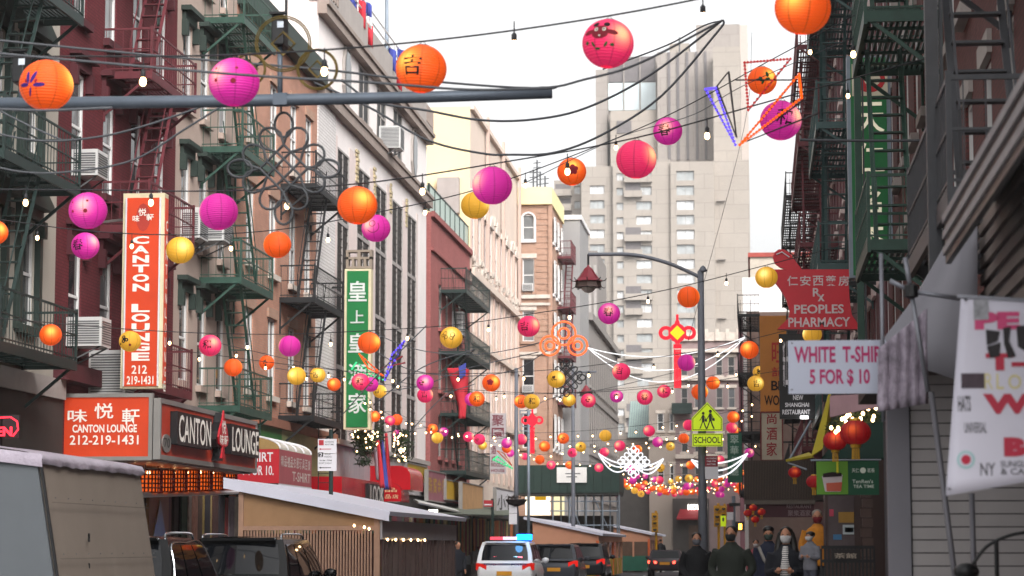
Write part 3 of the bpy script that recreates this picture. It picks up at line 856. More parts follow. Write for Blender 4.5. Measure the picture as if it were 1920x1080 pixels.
tblock(1040, 1092, 456, 338, [(1078, 1090, 10, 14, '')])
for k in range(9):
    P = PY(456); py = 345 + 27.6 * k
    b = MB(P); b.pbox(onY(1036, VPY, 456).x, onY(1074, VPY, 456).x, onY(1050, py + 24, 456).z, onY(1050, py + 12, 456).z, 0, 1.8); b.build('balcony', M_TOWER, t)
    MB(P).pbox(onY(1043, VPY, 456).x, onY(1072, VPY, 456).x, onY(1050, py + 12, 456).z, onY(1050, py, 456).z, .01, .05).build('recess_shade', M_TDARK, t)  # shade behind the balcony put into a flat dark panel
tblock(1092, 1152, 451.2, 312, [(1108, 1136, 8, 16, '')])
tblock(1152, 1262, 450, 300, [(1159, 1172, 12, 14, ''), (1196, 1226, 10, 16, '')])
for k in range(20):
    py = 330 + 27.6 * k
    if k % 4 in (0, 1):
        P = PY(450)
        b = MB(P); b.pbox(xt(1174), xt(1227 if k % 4 == 0 else 1208), zt_(py + 12), zt_(py), 0, 1.1); b.build('balcony', M_TOWER, t)
        MB(P).pbox(xt(1176), xt(1205), zt_(py), zt_(py - 15), .004, .06).build('recess_shade', M_TDARK, t)  # flat panel, its dark colour stands in for balcony shade
tblock(1262, 1345, 449.2, 303, [(1273, 1307, 8, 18, '')])
tblock(1345, 1412, 452, 300, [])
for py in (376, 486, 596, 690):
    MB(PY(452)).pbox(onY(1350, VPY, 452).x, onY(1366, VPY, 452).x, onY(1350, py + 2, 452).z, onY(1350, py, 452).z, 0, .8).build('ledge', M_TOWD, t)
# upper slabs
def slab(p0, p1, Yf, y0_, y1_, mm, nm='upper_slab', deep=20):
    P = PY(Yf); MB(P).pbox(onY(p0, VPY, Yf).x, onY(p1, VPY, Yf).x, onY(1250, y1_, Yf).z, onY(1250, y0_, Yf).z, -deep, 0).build(nm, mm, t)
slab(1120, 1142, 470, 128, 420, M_TOWD); slab(1142, 1240, 475, 105, 420, M_TOWD); slab(1142, 1236, 474.5, 105, 152, M_TDARK, 'louvre_band', .4)
slab(1143, 1236, 474.4, 154, 205, mat('pale_blue_glazing', '#cfdcdf', .2, var=.15, scale=.3), 'glazed_band', .4)
for k in range(4): slab(1142 + k * 31, 1144 + k * 31, 474.0, 105, 205, M_TOWD, 'mullion', .3)
slab(1148, 1262, 468, 206, 420, M_TOWER); slab(1160, 1188, 467.8, 225, 248, M_TDARK, 'opening', .2)  # last slab is a flat dark panel painting the shade of a hollow
slab(1238, 1356, 466, 98, 420, M_TOWD); slab(1262, 1300, 480, 82, 130, M_TOWER)
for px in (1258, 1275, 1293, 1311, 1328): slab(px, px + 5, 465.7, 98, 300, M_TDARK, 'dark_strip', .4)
slab(1313, 1397, 478, 48, 420, M_TOWD); slab(1345, 1397, 456, 90, 420, M_TOWER)
slab(1397, 1412, 479, 50, 900, mat('tower_pale_edge', '#b8ada5', .9, var=.03))
for px, a_ in ((1000, 318), (1007, 300), (1013, 322), (1022, 330), (1274, 70)):
    tt = thing('roof_antenna', 'thin mast on a distant roof, at %s' % {1000: 'far left of its cluster', 1007: 'the top of its cluster', 1013: 'the middle of its cluster', 1022: 'the right of its cluster', 1274: 'the tower top'}[px], 'antenna', onY(px, 352 if px < 1100 else 98, 152 if px < 1100 else 470))
    Y_ = 152 if px < 1100 else 470
    b = MB(); b.tube([onY(px, 352 if px < 1100 else 98, Y_), onY(px, a_, Y_)], .05 if px < 1100 else .15)
    for k in range(3):
        c_ = onY(px, a_ + 6 + k * 9, Y_); b.tube([c_ - V((.25, 0, 0)), c_ + V((.25, 0, .05))], .03)
    b.build('mast', M_CABLE, tt)

# ================================================================== right row
RX = 2.8
PR = Plane((RX, 0, 0), (0, 1, 0), (-1, 0, 0))
def yr(px): return onX(px, VPY, RX).y
M_RBR = brick('dark_red_brick', '#6b3c3a', '#5d3331', '#4c3633', var=.25)
M_RBR2 = brick('plum_brick', '#6b3f44', '#5e363b', '#5a4244', var=.2)
M_DGREY = mat('dark_grey_iron', '#45464a', .5, var=.2, scale=5)
def rbuild(name, label, u0, u1, top, wm, ncol, rows, **k):
    st = (u1 - u0) / ncol
    cols = [(u0 + st * (i + .5) - .5, u0 + st * (i + .5) + .5) for i in range(ncol)]
    r = building(name, label, PR, u0, u1, top, wm, ops_of(cols, rows))
    wins(r, PR, cols, rows, **k)
    return r
rows = [(5.2, 7.4), (8.6, 10.8), (12, 14.2), (15.4, 17.6)]
rbuild('dark_brick_building', 'nearest dark red brick building on the right', 10, 30, 20, M_RBR, 8, rows, style='sash', sillm=M_CONC, lintel=('flat', M_CONC))
rbuild('red_brick_building', 'red brick building behind the tall green sign on the right', 30, 50, 19, M_RBR, 8, rows, style='sash', sillm=M_CONC, lintel=('flat', M_CONC))
rbuild('plum_brick_building', 'plum brick building with teal fire escape on the right', 50, 76, 19.2, M_RBR2, 10, rows, style='sash', sillm=M_PIER, lintel=('flat', M_PIER))
r = rbuild('far_plum_building', 'far plum brick building with maroon fire escape on the right', 76, 122, 20.2, M_RBR2, 16, rows, style='sash', sillm=M_PIER, lintel=('flat', M_PIER))
MB(PR).pbox(76, 122.2, 19.3, 20.4, .004, .7).build('cornice', mat('dark_cornice', '#4a4245', .8), r)
fire_escape('dark grey fire escape nearest the camera on the right', PR, 20.6, 26.0, [4.7, 8.1], M_DGREY, depth=1.15, stair=1, group=None)
fire_escape('green fire escape in front of the tall green sign', PR, 35.2, 39.4, [6.1, 9.5, 12.9], M_GREEN, depth=1.15, stair=1)
fire_escape('teal fire escape on the plum brick building', PR, 57, 65, [4.9, 8.3, 11.7, 15.1, 18.4], M_TEAL, depth=1.3, stair=-1)
fire_escape('maroon fire escape on the far plum building', PR, 80, 96, [4.9, 8.3, 11.7, 15.1, 18.4], M_MAROON, depth=1.3, stair=1)
fire_escape('black fire escape farthest down the right row', PR, 102, 120, [4.9, 7.8, 10.7, 13.6, 16.5], M_IRON, depth=1.45, stair=-1, bal=.2, stride=2.9)
for (px, Y, m, nm, top) in ((1621, 41.5, M_GREEN, 'green', 14), (1764, 22.0, M_DGREY, 'dark grey', 9.5), (1556, 62, M_TEAL, 'teal', 19)):
    p = onY(px, VPY, Y)
    t = thing('stair_post', '%s upright post running up the %s fire escape on the right' % (nm, nm), 'post', (p.x, Y, 3.4))
    MB().box(p.x - .06, p.x + .06, Y - .06, Y + .06, 3.4, top).build('post', m, t)
    MB().box(p.x + .07, p.x + .1, Y - .03, Y + .03, 3.4, top).build('cable', M_CABLE, t)
# buildings beyond, right
t = thing('far_right_building', 'pale building with red trim beyond the orange sign', 'building', (1.5, 170, 0))
MB().box(onY(1412, VPY, 185).x, 10, 185, 200, 0, onY(1430, 482, 185).z).build('wall', mat('far_pale_wall', '#b9aea0', .85), t)
MB().box(onY(1408, VPY, 184.9).x, 10, 184.8, 200, onY(1430, 482, 185).z, onY(1430, 474, 185).z).build('cornice', mat('red_trim', '#99453c', .8), t)
t = thing('white_gable_building', 'white walled building edge beside the orange restaurant sign', 'building', (1.5, 130, 0))
MB().box(onY(1404, VPY, 132).x, 5, 132, 150, 0, onY(1430, 585, 132).z).build('wall', mat('far_brownish_wall', '#6e5a52', .85), t)
MB().box(onY(1397, VPY, 140).x, 5, 140, 150, 0, onY(1430, 520, 140).z).build('upper_wall', M_WHITE, t)
t = thing('narrow_maroon_building', 'narrow maroon gabled building far down the right', 'building', (0, 160, 0))
MB().box(onY(1388, VPY, 165).x, 3, 165, 180, 0, onY(1400, 590, 165).z).build('wall', mat('far_maroon_wall', '#43242a', .85), t)
fire_escape('black fire escape before the brown wall behind the orange sign', Plane((.25, 0, 0), (0, 1, 0), (-1, 0, 0)), 122.5, 131.5, [4.4, 7.4, 10.4, 13.4], M_IRON, depth=1.15, stair=-1, bal=.2, stride=3.0)
# ================================================================== paper lanterns
def lantern_mat(name, col, hot, base=.72, es=.36):
    m = bpy.data.materials.new(name); m.use_nodes = True
    n, l = m.node_tree.nodes, m.node_tree.links
    b = n['Principled BSDF']; b.inputs['Roughness'].default_value = .55; b.inputs['Specular IOR Level'].default_value = .25
    tc = n.new('ShaderNodeTexCoord'); oi = n.new('ShaderNodeObjectInfo')
    sx = n.new('ShaderNodeSeparateXYZ'); l.new(tc.outputs['Object'], sx.inputs[0])
    at = n.new('ShaderNodeMath'); at.operation = 'ARCTAN2'; l.new(sx.outputs[0], at.inputs[0]); l.new(sx.outputs[1], at.inputs[1])
    k8 = n.new('ShaderNodeMath'); k8.operation = 'MULTIPLY'; l.new(at.outputs[0], k8.inputs[0]); k8.inputs[1].default_value = 8.0
    cs = n.new('ShaderNodeMath'); cs.operation = 'COSINE'; l.new(k8.outputs[0], cs.inputs[0])
    sm = n.new('ShaderNodeMapRange'); sm.inputs['From Min'].default_value = .93; sm.inputs['From Max'].default_value = .99
    sm.inputs['To Min'].default_value = 1; sm.inputs['To Max'].default_value = .7; l.new(cs.outputs[0], sm.inputs['Value'])
    # horizontal bamboo ribs
    rb = n.new('ShaderNodeMath'); rb.operation = 'MULTIPLY'; l.new(sx.outputs[2], rb.inputs[0]); rb.inputs[1].default_value = 270
    rs = n.new('ShaderNodeMath'); rs.operation = 'SINE'; l.new(rb.outputs[0], rs.inputs[0])
    bp = n.new('ShaderNodeBump'); bp.inputs['Strength'].default_value = .5; bp.inputs['Distance'].default_value = .005
    l.new(rs.outputs[0], bp.inputs['Height']); l.new(bp.outputs[0], b.inputs['Normal'])
    # hot spot painted as emission: falls off with squared distance to an unmodelled bulb
    an = n.new('ShaderNodeMath'); an.operation = 'MULTIPLY'; l.new(oi.outputs['Random'], an.inputs[0]); an.inputs[1].default_value = 2.6
    a2 = n.new('ShaderNodeMath'); a2.operation = 'ADD'; l.new(an.outputs[0], a2.inputs[0]); a2.inputs[1].default_value = -2.87
    an = a2
    cx = n.new('ShaderNodeMath'); cx.operation = 'COSINE'; l.new(an.outputs[0], cx.inputs[0])
    sy = n.new('ShaderNodeMath'); sy.operation = 'SINE'; l.new(an.outputs[0], sy.inputs[0])
    cb = n.new('ShaderNodeCombineXYZ'); l.new(cx.outputs[0], cb.inputs[0]); l.new(sy.outputs[0], cb.inputs[1]); cb.inputs[2].default_value = .25
    sc = n.new('ShaderNodeVectorMath'); sc.operation = 'SCALE'; l.new(cb.outputs[0], sc.inputs[0]); sc.inputs['Scale'].default_value = .142
    ds = n.new('ShaderNodeVectorMath'); ds.operation = 'DISTANCE'; l.new(tc.outputs['Object'], ds.inputs[0]); l.new(sc.outputs[0], ds.inputs[1])
    pw = n.new('ShaderNodeMath'); pw.operation = 'POWER'; l.new(ds.outputs['Value'], pw.inputs[0]); pw.inputs[1].default_value = -2.0
    mu = n.new('ShaderNodeMath'); mu.operation = 'MULTIPLY'; l.new(pw.outputs[0], mu.inputs[0]); mu.inputs[1].default_value = (.23 ** 2) * es * .2
    ma = n.new('ShaderNodeMath'); ma.operation = 'ADD'; l.new(mu.outputs[0], ma.inputs[0]); ma.inputs[1].default_value = es * .52; mu = ma
    m2 = n.new('ShaderNodeMath'); m2.operation = 'MULTIPLY'; l.new(mu.outputs[0], m2.inputs[0]); l.new(sm.outputs[0], m2.inputs[1])
    hf = n.new('ShaderNodeMapRange'); hf.inputs['From Min'].default_value = es * .9; hf.inputs['From Max'].default_value = es * 1.9; l.new(mu.outputs[0], hf.inputs['Value'])
    mx = n.new('ShaderNodeMix'); mx.data_type = 'RGBA'; l.new(hf.outputs[0], mx.inputs[0])
    mx.inputs[6].default_value = (*srgb(col), 1); mx.inputs[7].default_value = (*srgb(hot), 1)
    l.new(mx.outputs[2], b.inputs['Emission Color']); l.new(m2.outputs[0], b.inputs['Emission Strength'])
    vm = n.new('ShaderNodeVectorMath'); vm.operation = 'SCALE'; vm.inputs[0].default_value = tuple(x * base for x in srgb(col)); l.new(sm.outputs[0], vm.inputs['Scale'])
    l.new(vm.outputs[0], b.inputs['Base Color'])
    MATS[name] = m
    return m
LCOL = {'O': ('orange', lantern_mat('orange_paper', '#f45a1c', '#ffbc50')), 'P': ('pink', lantern_mat('pink_paper', '#ea3064', '#ffb07a')),
        'M': ('magenta', lantern_mat('magenta_paper', '#c92a92', '#ffb088')), 'Y': ('yellow', lantern_mat('yellow_paper', '#dca233', '#ffdf80')),
        'R': ('red', lantern_mat('red_silk', '#a3161c', '#e8622a', .6, .16))}
RAD = .23
def bprof(r=RAD, n=18, flat=.95):
    ts = [.24 + (PI - .24 - .24) * k / n for k in range(n + 1)]
    return [(r * math.sin(t), -r * flat * math.cos(t)) for t in ts]
SHADE = {}
for k, (nm, m) in LCOL.items():
    s = MB(); s.lathe(bprof(), 32); SHADE[k] = s.mesh('shade', m, smooth=True)
rg = MB()
rg.tube([(.056 * math.cos(2 * PI * k / 12), .056 * math.sin(2 * PI * k / 12), .213) for k in range(12)], .004, 4, closed=True)
rg.bar((-.056, 0, .213), (.056, 0, .213), .005)
rg.tube([(-.04, 0, .213), (0, 0, .255), (.04, 0, .213)], .003, 4)
RING = rg.mesh('wire_frame', M_WIRE)
INK = mat('ink', '#1c0d10', .8, var=0)
INKS = {'k': INK, 'r': mat('ink_red', '#8c1022', .8, var=0), 'g': mat('ink_green', '#2f5a2c', .8, var=0), 'v': mat('ink_violet', '#35176b', .8, var=0),
        'w': mat('ink_white', '#e6dccd', .8, var=0), 'b': mat('ink_brown', '#5a3312', .8, var=0), 'm': mat('ink_maroon', '#7a1626', .8, var=0)}
def onball(x, y, r=RAD * 1.012):
    az, el = x / RAD, y / RAD
    return (r * math.sin(az) * math.cos(el), -r * math.cos(az) * math.cos(el), r * .95 * math.sin(el))
def ell(cx, cy, rx, ry, rot=0, n=10):
    c, s = math.cos(rot), math.sin(rot)
    return [(cx + rx * math.cos(t) * c - ry * math.sin(t) * s, cy + rx * math.cos(t) * s + ry * math.sin(t) * c) for t in [2 * PI * k / n for k in range(n)]]
def ringp(cx, cy, r, t, a0=0, a1=2 * PI, n=16):
    out = []
    for k in range(n):
        p, q = a0 + (a1 - a0) * k / n, a0 + (a1 - a0) * (k + 1) / n
        out.append([(cx + (r - t) * math.cos(p), cy + (r - t) * math.sin(p)), (cx + (r + t) * math.cos(p), cy + (r + t) * math.sin(p)), (cx + (r + t) * math.cos(q), cy + (r + t) * math.sin(q)), (cx + (r - t) * math.cos(q), cy + (r - t) * math.sin(q))])
    return out
MOT = {
    'orchid': [('v', ell(-.03, .03, .018, .06, .1)), ('v', ell(.025, .03, .018, .06, -.45)), ('v', ell(-.075, -.035, .055, .019, -.05)), ('v', ell(.075, -.04, .055, .019, .05)), ('r', ell(-.05, .0, .012, .02, .6)), ('r', ell(.05, -.005, .012, .02, -.6)), ('v', ell(-.015, -.1, .01, .05, -.4))],
    'dots': [('r', ell(-.08, -.02, .018, .018)), ('m', ell(.09, -.03, .026, .026)), ('r', ell(-.1, .1, .014, .014)), ('m', ell(.12, .1, .016, .016))],
    'flower': [('r', ell(.05 * math.cos(a), .05 * math.sin(a) - .01, .04, .04)) for a in [2 * PI * k / 5 + .3 for k in range(5)]] + [('m', ell(0, -.01, .03, .03))],
    'leaf': [('g', ell(.07, .05, .028, .05, .2)), ('g', ell(.08, -.03, .045, .025, .5)), ('g', ell(-.03, -.04, .03, .045, .5)), ('g', ell(.01, -.08, .02, .05, -.4)), ('g', ell(-.08, -.05, .03, .02))],
    'coin': [('k', p) for c in ((-.02, .06), (.05, .0), (-.02, -.03)) for p in ringp(c[0], c[1], .028, .014)] + [('k', ell(.0, .02, .05, .03)), ('k', ell(-.12, -.09, .03, .022, .7)), ('m', ell(.13, -.11, .03, .03))],
    'vine': [('b', p) for c in ((-.05, .05, .04), (-.1, .0, .03), (-.02, -.03, .03), (.11, .03, .045), (.09, -.04, .03)) for p in ringp(c[0], c[1], c[2], .006)] + [('b', ell(-.06, -.05, .007, .06, .2)), ('b', ell(.13, -.02, .007, .07, -.3))],
    'swirl': [('m', p) for p in ringp(.03, .02, .1, .005, -2.6, .6) + ringp(.02, .07, .05, .005)],
    'ox': [('m', ell(0, .05, .085, .07)), ('m', ell(-.11, .05, .06, .025, .15)), ('m', ell(.11, .05, .06, .025, -.15)), ('k', ell(-.06, .135, .035, .03)), ('k', ell(.06, .135, .035, .03)), ('w', ell(-.038, .075, .018, .02, n=10)), ('w', ell(.038, .075, .018, .02)), ('k', ell(-.036, .075, .009, .01)), ('k', ell(.036, .075, .009, .01)), ('w', ell(0, .012, .01, .007)),
           ('g', ell(-.13, -.05, .022, .018)), ('g', ell(-.06, -.07, .012, .03, .5)), ('g', ell(.06, -.07, .012, .03, -.5)), ('g', ell(-.02, -.11, .03, .012)), ('g', ell(.12, -.07, .02, .015))],
    'bird': [('b', ell(-.01, .02, .045, .04)), ('k', ell(.02, .05, .014, .02)), ('b', ell(.03, -.04, .05, .012)), ('k', ell(-.05, -.04, .012, .035, .5))],
    'berry': [('m', ell(-.04, .0, .035, .028)), ('b', ell(.05, .02, .04, .03)), ('m', ell(.01, -.05, .05, .02)), ('b', ell(0, .07, .02, .02))],
}
MOTM = {}
def motif_mesh(kind):
    if kind in MOTM: return MOTM[kind]
    b = MB(); mats = []
    if kind in MOT:
        ks = sorted({c for c, _ in MOT[kind]}); mats = [INKS[k] for k in ks]
        for i, (c, poly) in enumerate(MOT[kind]):
            r = RAD * (1.012 + .0015 * (i % 9)); n = len(poly)
            if n > 4:
                mx, my = sum(p[0] for p in poly) / n, sum(p[1] for p in poly) / n
                b.add([onball(*p, r) for p in poly] + [onball((p[0] + mx) / 2, (p[1] + my) / 2, r) for p in poly] + [onball(mx, my, r)], [(k, (k + 1) % n, n + (k + 1) % n, n + k) for k in range(n)] + [(n + k, n + (k + 1) % n, 2 * n) for k in range(n)], ks.index(c))
            else: b.add([onball(*p, r) for p in poly], [tuple(range(n))], ks.index(c))
    else:
        vs, fs, asp = glyphs(kind, .028); mats = [INK]
        b.add([onball((x - .5) * .19 * min(asp, 1.1), (y - .5) * .19, RAD * 1.03) for x, y in vs], fs)
    MOTM[kind] = b.mesh('motif', mats)
    return MOTM[kind]

L = []          # (pixel x, pixel y, diameter in pixels, colour, motif) read off the photograph; rows hang on one wire each
ROWS = [
 [(87, 160, 104, 'O', 'orchid'), (439, 154, 98, 'M', 'dots'), (790, 129, 97, 'O', '吉'), (1140, 82, 98, 'P', 'ox'), (1505, 15, 106, 'O', '')],
 [(165, 395, 74, 'M', 'dots'), (410, 397, 74, 'M', ''), (670, 385, 76, 'O', ''), (923, 348, 76, 'M', ''), (1193, 299, 76, 'P', ''), (1464, 226, 78, 'M', '和')],
 [(-8, 436, 48, 'O', ''), (160, 461, 54, 'M', '春'), (338, 469, 54, 'Y', ''), (520, 459, 53, 'O', ''), (705, 428, 55, 'M', 'swirl'), (891, 385, 54, 'Y', ''), (1072, 322, 55, 'O', 'flower'), (1252, 246, 55, 'M', '春'), (1429, 151, 55, 'O', 'leaf')],
 [(95, 628, 43, 'O', ''), (244, 640, 42, 'Y', 'coin'), (394, 648, 43, 'P', '和'), (543, 649, 42, 'M', ''), (692, 643, 43, 'O', ''), (846, 633, 43, 'Y', 'vine'), (991, 612, 42, 'P', '吉'), (1142, 588, 42, 'M', '春'), (1291, 557, 42, 'O', ''), (1437, 520, 42, 'Y', '')],
 [(437, 689, 35, 'O', ''), (556, 705, 36, 'Y', ''), (676, 716, 34, 'P', '和'), (797, 718, 33, 'M', 'berry'), (921, 718, 34, 'O', 'flower'), (1043, 711, 34, 'Y', 'bird'), (1165, 697, 34, 'P', '吉'), (1287, 680, 33, 'M', ''), (1405, 656, 35, 'O', ''), (1523, 627, 36, 'Y', '')],
 [(500, 680, 29, 'O', 'bird'), (596, 703, 30, 'Y', '吉'), (695, 721, 29, 'M', 'berry'), (797, 741, 30, 'P', '吉'), (894, 748, 30, 'O', '和'), (997, 753, 30, 'Y', '和'), (1103, 751, 28, 'P', 'berry'), (1209, 745, 30, 'P', '春'), (1312, 735, 31, 'O', ''), (1417, 719, 31, 'Y', '吉')],
 [(626, 721, 26, 'O', ''), (712, 734, 26, 'Y', '吉'), (884, 749, 26, 'M', ''), (977, 753, 26, 'O', '吉'), (1067, 750, 25, 'Y', ''), (1156, 743, 25, 'M', '和'), (1245, 734, 26, 'P', '和'), (1337, 718, 26, 'O', ''), (1424, 698, 25, 'Y', 'coin')],
 [(702, 781, 22, 'O', ''), (744, 787, 22, 'O', 'bird'), (820, 821, 22, 'Y', ''), (899, 824, 22, 'P', 'berry'), (977, 824, 22, 'P', ''), (1056, 822, 22, 'O', 'berry'), (1135, 817, 23, 'Y', ''), (1217, 808, 22, 'P', ''), (1291, 797, 21, 'P', ''), (1375, 782, 23, 'O', '')],
 [(731, 789, 20, 'P', ''), (811, 804, 20, 'O', 'bird'), (878, 819, 20, 'P', ''), (950, 831, 20, 'M', ''), (1021, 837, 21, 'O', ''), (1089, 838, 20, 'Y', 'bird'), (1162, 836, 21, 'P', ''), (1233, 829, 20, 'M', ''), (1282, 822, 20, 'O', ''), (1372, 802, 21, 'P', '')],
 [(745, 815, 19, 'M', ''), (832, 810, 18, 'M', 'berry'), (905, 835, 17, 'Y', ''), (950, 841, 18, 'O', ''), (1012, 862, 18, 'O', ''), (1073, 849, 18, 'P', 'bird'), (1133, 848, 18, 'P', ''), (1195, 843, 18, 'O', ''), (1257, 837, 17, 'Y', 'berry'), (1350, 862, 17, 'P', ''), (1405, 849, 18, 'M', 'berry')],
 [(957, 850, 15, 'M', ''), (984, 856, 14, 'P', ''), (1033, 872, 17, 'P', 'berry'), (1068, 872, 16, 'O', 'berry'), (1123, 877, 17, 'P', ''), (1182, 879, 17, 'M', 'berry'), (1238, 877, 17, 'Y', 'coin'), (1295, 872, 17, 'O', ''), (1381, 808, 16, 'O', ''), (1387, 886, 17, 'O', 'bird')],
 [(1006, 895, 14, 'P', ''), (1005, 909, 14, 'O', 'bird'), (1052, 906, 14, 'Y', 'berry'), (1082, 887, 15, 'O', ''), (1133, 896, 16, 'O', ''), (1160, 887, 14, 'O', ''), (1186, 901, 15, 'M', ''), (1237, 900, 15, 'P', ''), (1292, 897, 16, 'Y', 'berry'), (1340, 907, 13, 'P', ''), (1363, 907, 14, 'M', ''), (1382, 893, 16, 'P', '')],
 [(1025, 907, 13, 'O', ''), (1069, 917, 14, 'Y', ''), (1098, 915, 14, 'O', ''), (1143, 919, 13, 'P', ''), (1168, 903, 12, 'O', ''), (1190, 920, 13, 'Y', ''), (1202, 926, 13, 'Y', 'berry'), (1227, 899, 12, 'M', ''), (1238, 918, 13, 'O', ''), (1288, 912, 14, 'M', ''), (1307, 899, 12, 'O', ''), (1387, 912, 15, 'O', 'bird')],
 [(1111, 922, 12, 'M', ''), (1157, 926, 12, 'M', ''), (1173, 909, 11, 'O', ''), (1197, 912, 12, 'O', ''), (1205, 914, 11, 'P', ''), (1222, 917, 10, 'O', ''), (1247, 922, 12, 'O', ''), (1263, 922, 11, 'O', ''), (1272, 898, 12, 'Y', ''), (1287, 923, 13, 'O', ''), (1312, 924, 12, 'O', ''), (1353, 917, 12, 'M', ''), (1390, 923, 13, 'O', '')],
 [(1195, 893, 11, 'M', ''), (1210, 893, 11, 'M', ''), (1255, 920, 10, 'M', ''), (1258, 903, 11, 'Y', ''), (1277, 923, 12, 'P', ''), (1298, 922, 12, 'O', ''), (1318, 923, 11, 'P', ''), (1347, 927, 12, 'M', ''), (1353, 928, 11, 'M', ''), (1365, 902, 12, 'M', ''), (1382, 918, 12, 'O', '')],
]
for _k, (_y0, _sag, _d) in enumerate(((893, 22, 11), (906, 18, 10))):
    _r = random.Random(40 + _k)
    ROWS.append([(1150 + i * 18.5 + _r.uniform(-5, 5) + _k * 8, _y0 + _sag * math.sin(PI * (i + .5) / 13) + _r.uniform(-4, 4), _d + _r.uniform(-1, 1), _r.choice('OPMYOP'), '') for i in range(13)])
BULBS = {0: [(268, 157), (608, 138), (964, 88), (1318, 36), (1715, -40)], 1: [(48, 383), (283, 383), (538, 389), (792, 362), (1064, 325), (1326, 258), (1600, 45 + 60)],
         2: [(70, 448), (247, 464), (433, 468), (615, 452), (797, 401), (985, 350), (1155, 279), (1519, 100), (1590, 182)], 3: [(21, 618), (171, 635), (318, 645), (464, 653), (620, 647), (764, 636), (916, 620), (1068, 597), (1215, 567), (1362, 533)]}
BULBM = glow('warm_bulb', '#ffcf94', 7)
bm_ = MB(); bm_.lathe([(.002, -.17), (.022, -.162), (.034, -.14), (.036, -.12), (.028, -.095), (.018, -.075)], 10); BULBMESH = bm_.mesh('bulb', BULBM, smooth=True)
sk_ = MB(); sk_.lathe([(.018, -.078), (.024, -.07), (.024, -.02), (.008, .0), (.002, .002)], 8); SOCK = sk_.mesh('socket', M_WIRE, smooth=True)
MOTW = {'吉': 'with a black 吉 character', '和': 'with a black 和 character', '春': 'with a black 春 character', 'orchid': 'with a purple orchid', 'dots': 'with small red dots', 'flower': 'with a red flower', 'leaf': 'with green leaves',
        'coin': 'with dark coin marks', 'vine': 'with brown looping vines', 'swirl': 'with a thin curling line', 'ox': 'with an ox face', 'bird': 'with a small brown bird', 'berry': 'with a blurred print', '': 'plain'}
ROWN = ['nearest', 'second nearest', 'third', 'fourth', 'fifth', 'sixth', 'seventh', 'eighth', 'ninth', 'tenth', 'eleventh', 'twelfth', 'thirteenth', 'fourteenth', 'fifteenth', 'second farthest', 'farthest']
ORD = ['first', 'second', 'third', 'fourth', 'fifth', 'sixth', 'seventh', 'eighth', 'ninth', 'tenth', 'eleventh', 'twelfth', 'thirteenth']
def crom(pts, n=8):
    out = []
    P_ = [pts[0] + (pts[0] - pts[1])] + pts + [pts[-1] + (pts[-1] - pts[-2])]
    for i in range(1, len(P_) - 2):
        a, b, c, d = P_[i - 1:i + 3]
        for k in range(n):
            t = k / n
            out.append(.5 * ((2 * b) + (c - a) * t + (2 * a - 5 * b + 4 * c - d) * t * t + (3 * b - a - 3 * c + d) * t ** 3))
    out.append(pts[-1]); return out
rnd = random.Random(11)
for ri, row in enumerate(ROWS):
    row = sorted(row)
    dm = sum(x[2] for x in row) / len(row)
    Yr = 2070 / dm
    tops = []
    for li, (px, py, d, c, mo) in enumerate(row):
        ctr = onY(px, py, Yr); Yq = Yr * min(1, 12.7 / max(.1, -ctr.x)); ctr = onY(px, py, Yq); sc = d / ppm(Yq) / (2 * RAD) * 1.02   # stays clear of the left fronts
        ttl = '%s paper lantern %s, %s from left in the %s lantern row' % (LCOL[c][0], MOTW[mo], ORD[li], ROWN[ri])
        t = thing('paper_lantern', ttl, 'lantern', ctr, group='paper lanterns strung over the street', local=True)
        t.scale = (sc, sc, sc); t.rotation_euler = (R(rnd.uniform(-5, 5)), R(rnd.uniform(-6, 6)), 0)
        o = put('shade', SHADE[c], t, (0, 0, 0)); o.rotation_euler = (0, 0, rnd.uniform(-.8, .8))
        put('wire_frame', RING, t, (0, 0, 0))
        if mo:
            o = put('motif', motif_mesh(mo), t, (0, 0, 0)); o.rotation_euler = (0, 0, math.atan2(-ctr.x, ctr.y) * -1 + R(rnd.uniform(-14, 14)))
        tops.append(ctr + V((0, 0, .25 * sc)))
    ends = [tops[0] + (tops[0] - tops[1]) * (1.0 if ri < 7 else .6), tops[-1] + (tops[-1] - tops[-2]) * (1.0 if ri < 7 else .6)]
    if ri >= 7: ends[0].z = tops[0].z + .5; ends[1].z = tops[-1].z + .6
    wt = thing('string_light', 'string of warm bulbs carrying the %s lantern row' % ROWN[ri], 'string lights', tops[len(tops) // 2], group='strings of bulbs over the street')
    MB().tube(crom([ends[0]] + tops + [ends[1]], 6), .009, 5).build('wire', M_WIRE, wt)
    bl = []
    if ri in BULBS:
        for px, py in BULBS[ri]: bl.append(onY(px, py, Yr) + V((0, 0, .13)))
    else:
        allp = [ends[0]] + tops + [ends[1]]
        for i in range(len(allp) - 1):
            for f in ((.5,) if ri < 7 else (.35, .7)):
                bl.append(allp[i].lerp(allp[i + 1], f) - V((0, 0, .03 + rnd.random() * .12)))
    for p in bl:
        s_ = put('socket', SOCK, wt, p); s_.scale = (1, 1, 1)
        q = put('bulb', BULBMESH, wt, p); q.scale = (.85, .85, .9)
        if ri >= 7: q.scale = (.85, .85, .8)
    for p in bl:
        if ri in BULBS: MB().tube([p, p + V((0, 0, .1))], .006, 4).build('drop_wire', M_WIRE, wt)
